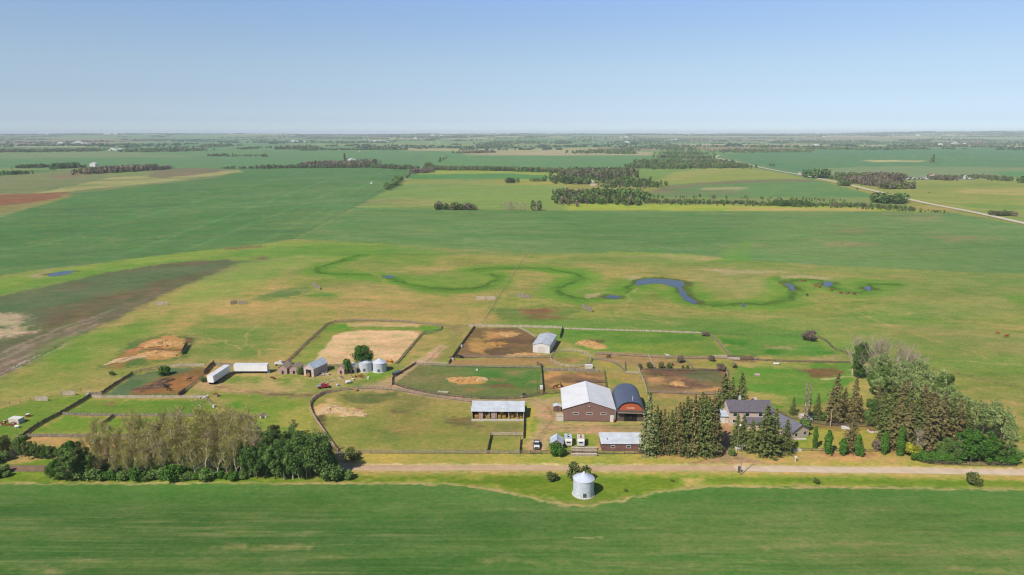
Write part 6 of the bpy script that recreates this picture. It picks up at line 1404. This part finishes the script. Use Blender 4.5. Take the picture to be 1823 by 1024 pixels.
# trees about the farm
tree('dense', 648, 657, 611, 'large round dark green tree behind the pair of grain bins', None, 1.25)
for u, vb, vt, k_, w_, l_ in ((617, 665, 637, 'bright_bush', .55, 'narrow leafy bush between the old granaries'), (533, 667, 652, 'bush', .8, 'dark bush between granary and pale blue roofed shed'), (293, 668, 652, 'bright_bush', 1.1, 'round green bush on the fence of the horse pen'),
    (628, 817, 797, 'olive_bush', 1.2, 'olive bush at the bottom left corner of the oval pasture'), (990, 811, 786, 'bright_bush', .9, 'bright green bush in front of the small gabled shed'), (1029, 857, 824, 'olive_bush', 1.0, 'grey-green tree behind the lone grain bin'), (981, 855, 840, 'olive_bush', 1.2, 'olive bush left of the lone grain bin'),
    (1734, 863, 842, 'olive_bush', 1.0, 'olive bush on the verge below the right grove'), (1453, 861, 850, 'olive_bush', .8, 'tiny bush on the verge below the lawn'), (1197, 857, 853, 'olive_bush', 1.5, 'low scrub on the verge right of the grain bin'), (1113, 875, 870, 'olive_bush', 1.2, 'low shrub on the grass right of the grain bin'), (1302, 811, 799, 'bush', 1.0, 'round dark bush at the mouth of the driveway'),
    (1442, 606, 588, 'purple_bush', 1.2, 'large grey leafless bush by the fence corner'), (1255, 598, 589, 'purple_bush', 1.3, 'grey leafless bush at the top fence corner'), (1210, 645, 632, 'purple_bush', 1.0, 'grey leafless bush above the brown pens'), (1266, 643, 632, 'purple_bush', 1.0, 'grey leafless bush near the muddy corner'), (1283, 660, 646, 'purple_bush', 1.0, 'grey leafless bush at the top right of the brown pens'),
    (200, 668, 660, 'bush', 1, 'dark small bush on the dark board fence'), (240, 786, 776, 'bush', .1, ''), (1814, 812, 800, 'bush', 1.2, 'dark bush at the right edge past the dark fence'), (363, 680, 670, 'bush', .9, 'small bush beside the angled white trailer'), (41, 783, 774, 'bush', 1.3, 'dark bush at the foot of the diagonal board fence'), (600, 760, 748, 'bush', .1, '')):
    if l_: tree(k_, u, vb, vt, l_, None, w_)
for u, vb, vt in ((1139, 656, 647), (1157, 656, 644), (1176, 656, 643), (1190, 657, 645), (1216, 656, 650), (1224, 657, 650)): tree('olive_bush', u, vb, vt, 'small conical bush in the line above the brown pens', 'small bushes above the brown pens', .8)
# ---------------------------------------------------------------- countryside trees: small in the photo
def far_mesh(sd_, n=60, size=2.0, H=10, R_=3.6, shape=0):
    r = np.random.default_rng(sd_); d = r.normal(size=(n, 3)); d /= np.linalg.norm(d, axis=1)[:, None]
    if shape == 0: c = np.stack([d[:, 0] * R_, d[:, 1] * R_, H * .55 + d[:, 2] * H * .43], 1) * (1 - .25 * r.uniform(0, 1, (n, 1)) ** 2)
    else:
        f_ = r.uniform(0, 1, n); c = np.stack([d[:, 0] * R_ * .8 * (1 - f_), d[:, 1] * R_ * .8 * (1 - f_), f_ * H], 1)
    c[:, :2] += 0.12 * R_ * r.normal(size=(n, 2)); c[:, 2] = np.maximum(c[:, 2], size * .3)
    return quads(c, size, r, 1.0, .25, d * .7)
FARV = [far_mesh(200 + i, 150, 1.25) for i in range(5)]; FARS = [far_mesh(220 + i, 130, 1.2, 12, 2.8, 1) for i in range(2)]
FARB = [far_mesh(230 + i, 90, .55, 10, 2.6) for i in range(3)]; FARL = [far_mesh(240 + i, 34, 2.6) for i in range(6)]; FARQ = [far_mesh(250 + i, 12, 4.6) for i in range(5)]
FC_ = {}
def far_tree(kind, u, v, h, label, group, wide=1.0, x=None, y=None):
    lf, src = dict(green=('poplar_mid', FARV), dark=('poplar', FARV), olive=('olive', FARV), bare=('purple', FARV), spruce=('spruce', FARS), pale=('palet', FARB))[kind]
    i = tr_.randrange(len(src)); k = (kind, i)
    if k not in FC_: m_ = fm('far_crown', src[i]); m_.materials.append(LF[lf]); FC_[k] = m_
    if x is None: x, y = P(u, v)
    o = bpy.data.objects.new({'spruce': 'spruce_tree', 'bare': 'bare_tree', 'pale': 'bare_tree'}.get(kind, 'leafy_tree'), FC_[k]); C.objects.link(o)
    o.location = (x, y, float(HT(x, y)) - .2); s = h / 10; o.scale = (s * wide, s * wide, s); o.rotation_euler = (0, 0, tr_.uniform(0, 6.28))
    setp(o, label, {'spruce': 'spruce tree', 'bare': 'bare tree', 'pale': 'bare tree'}.get(kind, 'tree'), group); return o
def frow(pts, n, kinds, h, label, group, jit=6, wide=1.0):
    W = [P(*q) for q in pts]; L_ = [math.dist(W[i], W[i + 1]) for i in range(len(W) - 1)]; T = sum(L_)
    for k in range(n):
        d = T * (k + tr_.uniform(.1, .9)) / n; i = 0
        while i < len(L_) - 1 and d > L_[i]: d -= L_[i]; i += 1
        f_ = d / L_[i]; x = W[i][0] + (W[i + 1][0] - W[i][0]) * f_ + tr_.uniform(-jit, jit); y = W[i][1] + (W[i + 1][1] - W[i][1]) * f_ + tr_.uniform(-jit, jit)
        far_tree(tr_.choice(kinds), 0, 0, tr_.uniform(*h), label, group, wide * tr_.uniform(.8, 1.25), x, y)
frow([(776, 373), (845, 374)], 26, ['olive', 'bare', 'dark'], (6, 11), 'small tree in the row left of the pale bare trunks by the crop field', 'small trees in a row on the crop field edge', 3)
frow([(895, 374), (936, 375)], 15, ['pale'], (9, 14), 'pale bare tree in the cluster on the crop field edge', 'pale bare trees on the crop field edge', 3, .7)
frow([(945, 375), (968, 375)], 8, ['pale', 'pale', 'dark'], (10, 15), 'bare tree in the darker small cluster on the crop field edge', 'bare trees in the smaller cluster on the crop field edge', 3, .7)
frow([(686, 338), (716, 322)], 16, ['dark', 'green'], (9, 14), 'dark leafy tree in the clump at the corner of the left crop field', 'clump at the corner of the left crop field', 8, 1.2)
frow([(722, 318), (738, 309)], 5, ['dark', 'bare'], (5, 8), 'small tree on the field boundary above the dark clump', 'small trees above the dark clump', 4)
frow([(735, 309), (770, 307)], 22, ['bare'], (9, 14), 'tree in the purplish bare clump by the field track', 'purplish bare clump by the field track', 14, 1.2)
frow([(901, 326), (922, 326)], 9, ['dark', 'bare'], (9, 12), 'tree in the small dark clump in the yellow field', 'small dark clump in the yellow field', 4)
frow([(944, 323), (970, 323)], 10, ['green'], (6, 8), 'tree in the neat green row in the yellow field', 'neat green row in the yellow field', 3, 1.1)
frow([(1440, 317), (1472, 317)], 12, ['dark', 'green'], (16, 22), 'big green tree in the clump beside the far gravel road', 'green clump beside the far gravel road', 14, 1.2)
frow([(1497, 331), (1514, 331)], 6, ['dark', 'olive'], (9, 12), 'tree in the small dark clump on the far gravel road', 'small dark clump on the far gravel road', 5, 1.2)
frow([(1562, 362), (1606, 361)], 22, ['dark', 'green'], (11, 16), 'dark tree in the clump where hedge and gravel road meet', 'dark clump where the hedge meets the gravel road', 12, 1.2)
frow([(1768, 383), (1806, 384)], 14, ['bare', 'olive'], (5, 7), 'low scrubby tree right of the far gravel road', 'low scrub right of the far gravel road', 10, 1.5)
for u, v, h in ((1661, 289, 22), (1657, 289.5, 14)): far_tree('spruce', u, v, h, ['tall lone spruce in the upper right crop field', 'shorter tree touching the lone spruce in the upper right crop field'][h < 20], None, 1.3)
far_tree('spruce', 614, 291, 26, 'lone dark spruce rising behind the far bare grove', None, 1.2)
for u, v, h, l_ in ((1377, 297, 10, 'small tree beside the far road'), (1371, 296, 9, 'second small tree beside the far road'), (1526, 338, 4, 'low dark shrub below the far road clump')): far_tree('dark', u, v, h, l_, None, 1.2)
# woods that read as one mass
def woods(name, label, areas, cat='woodland'):
    """areas: (polygon or line of photo landmarks, count, (h0, h1), leaf kinds, mesh set)"""
    by = {}
    r = np.random.default_rng(len(label) * 7 + len(areas))
    for pts, n, (h0, h1), kinds, src, jit in areas:
        W = np.array([P(*q) for q in pts]); seg = np.linalg.norm(np.diff(W, axis=0), axis=1); cum = np.concatenate([[0], np.cumsum(seg)])
        d = r.uniform(0, cum[-1], n); x = np.interp(d, cum, W[:, 0]) + r.normal(0, jit * .5, n); y = np.interp(d, cum, W[:, 1]) + r.normal(0, jit, n)
        z = HT(x, y)
        for k in range(n):
            kd = kinds[r.integers(len(kinds))]; m = src[r.integers(len(src))]; s = r.uniform(h0, h1) / 10 * .92; a = r.uniform(0, 6.28); wf = .85 if kd not in ('purple', 'twig') else .6; ca, sa = math.cos(a) * s * wf, math.sin(a) * s * wf
            V = np.stack([m[:, 0] * ca - m[:, 1] * sa + x[k], m[:, 0] * sa + m[:, 1] * ca + y[k], m[:, 2] * s + z[k] - .3], 1)
            by.setdefault(kd, []).append(V)
    keys = list(by); V = np.concatenate([np.concatenate(by[k]) for k in keys]); me_ = mesh_np(name, V, np.arange(len(V)).reshape(-1, 4))
    idx = np.concatenate([np.full(sum(len(v) for v in by[k]) // 4, i) for i, k in enumerate(keys)]); me_.polygons.foreach_set('material_index', idx.astype(np.int32))
    for k in keys: me_.materials.append(LF[k])
    o = bpy.data.objects.new(name, me_); C.objects.link(o); setp(o, label, cat, kind='stuff'); return o
DG = ['poplar', 'poplar_mid', 'olive']; MX = ['poplar', 'olive', 'purple', 'poplar_mid']; BR = ['purple', 'purple', 'purple', 'olive']; ML = FARV; LL = FARL; QQ = FARQ
woods('hedge_scrub', 'long belt of scrubby dark bushes across the middle fields', [([(1150, 361), (1300, 363), (1420, 366), (1530, 368), (1620, 374)], 520, (3, 6.5), MX, FARL, 10), ([(1380, 366), (1440, 367)], 60, (7, 10), ['poplar'], ML, 5), ([(1530, 372), (1620, 376), (1690, 379)], 60, (2, 4), MX, FARL, 6), ([(1160, 352), (1500, 358)], 60, (3, 6), MX, FARL, 12)])
woods('wood', 'dark dense wood with leafless edge left of the scrub belt', [([(1006, 345), (1010, 364)], 120, (8, 12), MX, FARL, 18), ([(1015, 358), (1140, 362)], 260, (7, 12), MX, FARL, 14), ([(1050, 352), (1138, 353)], 150, (12, 16), ['poplar', 'poplar_mid'], LL, 14), ([(1012, 350), (1060, 346)], 90, (7, 10), BR + ['poplar'], LL, 14)])
woods('wood', 'grove of mixed bare and green trees around the pale farm', [([(1000, 324), (1040, 326)], 150, (10, 15), DG, FARL, 25), ([(1020, 316), (1100, 316)], 260, (13, 19), ['purple', 'purple', 'olive', 'poplar'], LL, 45), ([(1095, 326), (1155, 330)], 150, (8, 14), MX, LL, 35), ([(1020, 308), (1130, 309)], 120, (12, 18), MX, LL, 20), ([(1070, 334), (1150, 333)], 50, (5, 8), MX, LL, 12)])
woods('wood', 'big dark wood left of where the gravel road bends', [([(1130, 299), (1320, 298)], 420, (11, 16), DG + ['olive'], FARL, 35), ([(1150, 291), (1215, 290)], 170, (10, 15), DG, LL, 40), ([(1240, 289), (1290, 291)], 110, (10, 15), MX, LL, 40), ([(1180, 281), (1262, 282)], 200, (11, 15), MX, LL, 50), ([(1195, 274), (1250, 275)], 130, (11, 15), DG, LL, 70)])
woods('wood', 'purplish bare wood and spruces beside the farm on the right', [([(1500, 318), (1590, 318)], 200, (11, 15), ['spruce', 'olive', 'poplar', 'purple'], LL, 22), ([(1520, 325), (1560, 331), (1600, 334)], 300, (11, 16), BR, LL, 16), ([(1555, 320), (1595, 322)], 120, (14, 19), BR, LL, 14), ([(1478, 317), (1500, 322)], 40, (5, 9), ['purple', 'bright'], LL, 12), ([(1575, 336), (1606, 335)], 60, (10, 14), ['olive', 'purple'], LL, 8)])
woods('wood', 'thin tree line behind the farm vehicles on the right', [([(1690, 318), (1760, 318), (1800, 323)], 120, (7, 11), MX, LL, 18), ([(1665, 320), (1696, 321)], 60, (9, 13), BR, LL, 12), ([(1815, 325), (1840, 326)], 20, (12, 16), DG, LL, 12)])
woods('hedge', 'dark tree belt running right from the field track', [([(762, 302), (900, 304), (1030, 308)], 620, (9, 13), DG + ['olive', 'purple'], LL, 12), ([(762, 297), (770, 302)], 30, (12, 17), DG, LL, 8)])
woods('hedge', 'tree line along the top of the left crop field', [([(455, 300), (550, 299), (660, 298), (740, 302)], 420, (7, 13), MX, LL, 14), ([(395, 300), (455, 300)], 50, (4, 8), MX, LL, 12), ([(1, 301), (80, 299)], 10, (4, 7), MX, LL, 12)])
woods('wood', 'purplish leafless grove with a white farm behind the left crop field', [([(552, 297), (655, 297)], 340, (13, 20), BR + ['purple'], LL, 22), ([(640, 294), (662, 293)], 110, (14, 20), ['poplar', 'purple'], LL, 26)])
woods('wood', 'purplish leafless plantation beside the white building on the far left', [([(158, 309), (262, 303)], 380, (12, 18), BR + ['twig'], LL, 30), ([(276, 303), (302, 301)], 50, (8, 12), BR, LL, 14)])
woods('trees', 'scattered dark clumps at the left behind the fallow field', [([(106, 300), (135, 299)], 70, (12, 19), ['poplar'], LL, 16), ([(32, 299), (80, 298)], 90, (8, 13), DG, LL, 10), ([(18, 311), (45, 310)], 40, (7, 11), DG, LL, 10), ([(-10, 312), (4, 312)], 15, (8, 12), DG, LL, 10), ([(90, 302), (98, 302)], 8, (6, 10), DG, LL, 6), ([(144, 299), (150, 299)], 8, (9, 13), DG, LL, 6)])
woods('hedge', 'broken belt of trees beyond the far left fields', [([(-20, 270), (90, 270), (185, 268)], 500, (12, 18), MX, FARQ, 60), ([(235, 270), (272, 270)], 160, (14, 20), DG, QQ, 50), ([(285, 267), (310, 266)], 60, (12, 18), DG, QQ, 40), ([(306, 270), (358, 268)], 130, (12, 18), MX, QQ, 60), ([(376, 278), (404, 278)], 50, (10, 14), MX, QQ, 20), ([(404, 279), (475, 278)], 50, (7, 11), MX, QQ, 30),
   ([(378, 261), (400, 261)], 70, (18, 26), DG, QQ, 90), ([(502, 266), (545, 264)], 140, (16, 24), MX, QQ, 60), ([(470, 279), (474, 279)], 8, (12, 16), DG, QQ, 10), ([(615, 267), (718, 267)], 200, (10, 16), DG, QQ, 30), ([(540, 268), (565, 268)], 40, (10, 14), DG, QQ, 30), ([(862, 262), (900, 260)], 120, (14, 22), DG, QQ, 100), ([(820, 273), (878, 272)], 110, (12, 18), ['purple', 'olive'], QQ, 30), ([(780, 289), (800, 279)], 12, (8, 12), DG, QQ, 10)])
woods('hedge', 'patchy tree belts beyond the far right crop field', [([(1028, 273), (1070, 272), (1120, 269)], 260, (14, 20), DG, QQ, 60), ([(1085, 274), (1128, 274)], 80, (10, 15), DG, QQ, 30), ([(1120, 266), (1180, 262), (1210, 268)], 260, (14, 20), DG, QQ, 90), ([(1285, 271), (1340, 270), (1425, 270)], 360, (12, 18), MX, QQ, 60), ([(1440, 266), (1560, 266), (1630, 265)], 300, (12, 18), DG, QQ, 70), ([(1350, 263), (1362, 263)], 40, (16, 22), DG, QQ, 30), ([(1435, 255), (1550, 257)], 300, (18, 26), DG, QQ, 200), ([(1640, 256), (1790, 259)], 380, (18, 26), DG, QQ, 200), ([(1690, 259), (1790, 259)], 160, (18, 26), DG, QQ, 60), ([(1060, 253), (1240, 254)], 200, (12, 18), MX, QQ, 300), ([(880, 256), (940, 254)], 200, (16, 24), DG, QQ, 200)])
# horizon belts, laid out on the plain between four and thirty kilometres
r_ = np.random.default_rng(77); Vs = []
for k in range(330):
    y = 3700 * (17500 / 3700) ** r_.uniform(0, 1) ** .7; x = r_.uniform(-.95, .95) * y; ln = r_.uniform(60, 700) * (1 + y / 16000); wd = r_.uniform(15, 60) * (1 + y / 9000); a = r_.choice([0, 0, 0, 1]) * 1.5 + r_.normal(0, .05)
    n = int(ln / 16) + 3; t__ = r_.uniform(-.5, .5, n); px = x + math.cos(a) * ln * t__ - math.sin(a) * r_.normal(0, wd, n) * .5; py = y + math.sin(a) * ln * t__ * .7 + math.cos(a) * r_.normal(0, wd, n) * .5
    s = r_.uniform(.8, 1.5, n) * (1 + y / 50000); pz = HT(px, py)
    for j in range(n): m = FARQ[j % 5]; Vs.append(m * s[j] * np.array([1.5, 1.5, 1]) + np.array([px[j], py[j], pz[j] - .5]))
for k in range(170):
    y = r_.uniform(11500, 15500); x = r_.uniform(-.95, .95) * y; ln = r_.uniform(200, 1300); n = int(ln / 20)
    for j in range(n):
        px = x + ln * r_.uniform(-.5, .5); py = y + r_.normal(0, 40); m = FARQ[j % 5]; Vs.append(m * r_.uniform(1.0, 1.9) * np.array([1.6, 1.6, 1.05]) + np.array([px, py, float(HT(px, py)) - .5]))
V = np.concatenate(Vs); me_ = mesh_np('distant_woods', V, np.arange(len(V)).reshape(-1, 4)); me_.materials.append(LF['poplar']); o = bpy.data.objects.new('distant_woods', me_); C.objects.link(o)
setp(o, 'dark belts of woodland scattered towards the horizon', 'woodland', kind='stuff')

# ================================================================ CATTLE AND HORSES
def animal(kind, m):
    """one continuous skinned body: trunk, neck, head, jointed legs, tail; faces +x"""
    hrs = kind == 'horse'; H_ = 1.5 if hrs else 1.35; n = []; e = []
    def add(p, r0, par=None):
        n.append((p, r0)); 
        if par is not None: e.append((par, len(n) - 1))
        return len(n) - 1
    bl = .78
    mid = add((0, 0, H_ * .72), (.34, .34)); hip = add((-bl * .85, 0, H_ * .77), (.32, .33), mid); sho = add((bl * .8, 0, H_ * .75), (.29, .36), mid)
    nk = add((bl * 1.25, 0, H_ * (1.0 if hrs else .86)), (.15, .2), sho); hd = add((bl * 1.55, 0, H_ * (1.12 if hrs else .84)), (.12, .14), nk); mz = add((bl * 1.98, 0, H_ * (.96 if hrs else .7)), (.075, .08), hd)
    for s in (-1, 1):
        k = add((sho and bl * .82, s * .19, H_ * .5), (.1, .12), sho); k = add((bl * .84, s * .19, H_ * .27), (.06, .065), k); add((bl * .8, s * .19, .03), (.05, .06), k)
        k = add((-bl * .8, s * .2, H_ * .52), (.13, .17), hip); k = add((-bl * 1.05, s * .2, H_ * .3), (.06, .07), k); add((-bl * .95, s * .2, .03), (.05, .06), k)
        add((bl * 1.5, s * .16, H_ * (1.2 if hrs else .92)), (.03, .04), hd)
    tl = add((-bl * 1.2, 0, H_ * .7), (.05, .05), hip); add((-bl * 1.28, 0, H_ * .35), (.05, .05), tl)
    me_ = bpy.data.meshes.new(kind); me_.from_pydata([p for p, _ in n], e, []); o = bpy.data.objects.new(kind, me_); C.objects.link(o)
    md = o.modifiers.new('skin', 'SKIN'); md.use_smooth_shade = True
    for i, (p, r0) in enumerate(n): me_.skin_vertices[0].data[i].radius = r0
    me_.skin_vertices[0].data[0].use_root = True
    o.modifiers.new('sub', 'SUBSURF').levels = 1
    dg = bpy.context.evaluated_depsgraph_get(); m2 = bpy.data.meshes.new_from_object(o.evaluated_get(dg)); bpy.data.objects.remove(o)
    m2.name = kind; m2.materials.clear(); m2.materials.append(m); return m2
COATS = {'red': mat('red_brown_coat', (156, 84, 52), .8, .1, 2), 'black': mat('black_coat', (44, 38, 36), .7, .1, 2), 'brown': mat('brown_coat', (104, 66, 44), .8, .1, 2), 'pied': mat('white_dark_patched_coat', (240, 236, 230), .8, .1, 1.2, rgb2=(52, 44, 42))}
AM = {}
def beast(kind, coat, u, v, rz, label, group=None, s=1.0):
    k = (kind, coat)
    if k not in AM: AM[k] = animal(kind, COATS[coat])
    x, y = P(u, v); o = bpy.data.objects.new(kind, AM[k]); C.objects.link(o); o.location = (x, y, float(HT(x, y)) - .02); o.rotation_euler = (0, 0, R(rz)); o.scale = (s,) * 3
    return setp(o, label, kind, group)
beast('horse', 'brown', 301, 696, 190, 'dark brown horse standing nearest the manure heap in the pen')
beast('horse', 'black', 294, 690, 150, 'black horse furthest left in the pen with manure heaps')
beast('horse', 'brown', 337, 678, 20, 'brown horse apart from the others at the right of the pen')
beast('horse', 'black', 815, 637, 175, 'black horse at the bottom left corner of the dirt corral', None, 1.1)
beast('cow', 'black', 821, 638, 160, 'black cow touching the black horse in the corral corner', None, 1.1)
beast('horse', 'pied', 1189, 637, 170, 'white horse with dark patches above the small bushes', None, 1.15)
beast('cow', 'brown', 1083, 638, 30, 'dark brown cow right of the round pen', None, 1.2)
beast('horse', 'brown', 989, 692, 15, 'brown horse left in the pen behind the barn', None, 1.1)
beast('horse', 'brown', 999, 690, 100, 'brown horse nearest the barn in the pen behind it', None, 1.0)
beast('cow', 'brown', 1197, 651, 80, 'small brown calf beside the bushes above the brown pens', None, .9)
beast('cow', 'red', 1791, 601, 10, 'larger red-brown cow alone in the right pasture', None, 1.3)
beast('cow', 'red', 1776, 595, 150, 'smaller red-brown cow up the slope in the right pasture', None, 1.0)
for u, v, rz in ((1432, 502, 20), (1453, 511, 160), (1459, 513, 30), (1437, 527, 90), (1480, 518, 10), (1497, 523, 190), (1509, 524, 20), (1521, 525.5, 200), (1427, 501, 80)):
    beast('cow', 'red' if rz != 90 else 'brown', u, v, rz, 'small brown cow grazing by the creek bend', 'cattle grazing by the creek bend', 1.2)
beast('cow', 'black', 1654, 344, 20, 'dark cow far off in the olive field right of the gravel road', None, 1.3)
# ================================================================ DISTANT FARMSTEADS
def far_house(u, v, w_, d_, h, label, wm_='white', rm='grey_roof', rz=0, cat='building', group=None, name='farm_building'):
    x, y = P(u, v); z = float(HT(x, y)); t_, _ = gable(name, label, cat, (x, y, z), R(rz), w_, d_, h, w_ * .2, M[wm_], M[rm], .4, 'y', group); return t_
far_house(165, 298, 17, 12, 11, 'bright white block-like building at the corner of the leafless plantation', 'white', 'white_roof')
far_house(1051, 327, 12, 9, 6.5, 'white-roofed house in the mixed grove', 'offwhite', 'white_roof'); far_house(1056, 331, 10, 8, 3.5, 'pinkish low shed in front of the white-roofed house', 'beige', 'old_roof')
far_house(1064, 330, 6, 6, 3, 'small cream shed right of the white-roofed house in the grove', 'lit_wood', 'old_roof')
far_house(661, 327, 4, 3, 2.6, 'tiny white box in the left crop field', 'white', 'white_roof')
far_house(624, 287, 18, 12, 7, 'white farm building left behind the far bare grove', 'white', 'white_roof'); far_house(630, 287, 12, 10, 6, 'white farm building right behind the far bare grove', 'white', 'white_roof')
for u, v, w_, c in ((199, 267.5, 26, 'white'), (206, 268, 16, 'offwhite'), (213, 268, 20, 'white'), (222, 268.5, 16, 'old_wood'), (234, 268, 14, 'white'), (195, 269, 12, 'beige')):
    far_house(u, v, w_, 14, 8, 'small pale building of the farm in the far left tree belt', c, 'white_roof', 0, group='buildings of the far left farm')
far_house(138, 257, 95, 30, 11, 'long pale barn beyond the far left tree belt', 'offwhite', 'pale_blue'); far_house(152, 257, 26, 20, 10, 'short pale barn beside the long one far left', 'offwhite', 'white_roof'); far_house(107, 257, 40, 30, 14, 'lone pale barn left of the long far barn', 'white', 'white_roof')
for u, v, w_, h in ((521, 252, 60, 22), (528, 252.5, 40, 18), (500, 251.5, 50, 14), (540, 253, 60, 16), (666, 252, 60, 20), (676, 251.5, 50, 24), (684, 253, 60, 20), (690, 253.5, 40, 16), (658, 253.5, 40, 14), (767, 255, 24, 10), (781, 255, 24, 10), (739, 247, 90, 22), (770, 242, 150, 30), (786, 242.5, 120, 30), (640, 270, 10, 6), (1203, 249, 60, 22), (1196, 249, 40, 20), (1226, 240, 120, 34), (1115, 245, 130, 24), (1106, 245, 60, 24), (1455, 240, 120, 40), (1467, 244, 70, 24), (1454, 260, 60, 14), (1635, 242, 120, 30), (1345, 246, 60, 20), (1371, 251, 50, 14), (190, 240, 260, 40), (204, 240, 200, 40), (82, 240, 160, 44), (602, 239, 220, 40), (1070, 254, 50, 14), (1080, 254, 50, 14), (1093, 254, 40, 14), (1116, 254, 60, 16), (1058, 254, 30, 12)):
    far_house(u, v, w_ * (.45 if v < 250 else .75), w_ * .3, h * .42, 'tiny pale farm building far off near the horizon', 'white', 'white_roof', 0, group='pale farm buildings near the horizon')
for u, v, w_, c, l_ in ((1702, 259, 60, 'offwhite', 'pale barn at the left of the red-roofed farm on the right horizon'), (1721, 259, 34, 'red', 'red barn of the farm on the right horizon'), (1746, 259, 60, 'red_wall', 'long red-roofed barn of the farm on the right horizon'), (1676, 259, 20, 'white', 'small white house left of the red-roofed farm')):
    far_house(u, v, w_, 30, 13, l_, c, 'white_roof' if c != 'red_wall' else 'red_wall')
far_house(1593, 318, 10, 8, 5, 'white house at the left end of the farm with many vehicles', 'white', 'white_roof'); far_house(1720, 319, 7, 6, 6, 'white tower-like house at the right end of the farm with vehicles', 'white', 'white_roof')
far_house(1661, 315, 12, 8, 5, 'red-roofed house above the parked vehicles on the right farm', 'offwhite', 'red'); far_house(1550, 318, 8, 6, 3.5, 'pale roofed shed showing through the purplish wood', 'white', 'white_roof'); far_house(1425, 312, 9, 6, 4, 'pale house beside the far gravel road', 'beige', 'white_roof'); far_house(1430, 314, 7, 5, 3, 'small tan shed beside the far gravel road', 'old_wood', 'old_roof')
far_house(1474, 313, 8, 6, 4, 'small house right of the green clump by the far road', 'beige', 'pale_blue')
vr = random.Random(12); vm = {}
for c in ('white', 'offwhite', 'blue', 'rust', 'dark', 'chrome'):
    mb = MB(); mb.prism([(-2.3, .35), (2.3, .35), (2.3, 1.0), (1.2, 1.1), (.8, 1.6), (-1.0, 1.6), (-1.5, 1.05), (-2.3, .95)], 'y', -.9, .9)
    for x in (-1.4, 1.4): mb.tube((x, -.95, .35), (x, .95, .35), .35, n=8, m=1)
    m_ = mb.mesh('car'); m_.materials.append(M[c]); m_.materials.append(M['black']); vm[c] = m_
for k in range(64):
    u = vr.uniform(1598, 1690) if k < 54 else vr.uniform(1695, 1742); x, y = P(u, vr.uniform(316.5, 320.5)); c = vr.choice(['white', 'white', 'white', 'offwhite', 'blue', 'rust', 'dark', 'chrome'])
    o = bpy.data.objects.new('parked_car', vm[c]); C.objects.link(o); o.location = (x, y, float(HT(x, y))); o.rotation_euler = (0, 0, R(vr.choice([0, 90, 75, 100, 15]))); big = k % 3 == 0; o.scale = (1.7, 1.35, 2.2) if big else (1.2, 1.2, 1.4)
    setp(o, 'old vehicle parked in the long yard of the right farm', 'car', 'vehicles parked in the yard of the right farm')
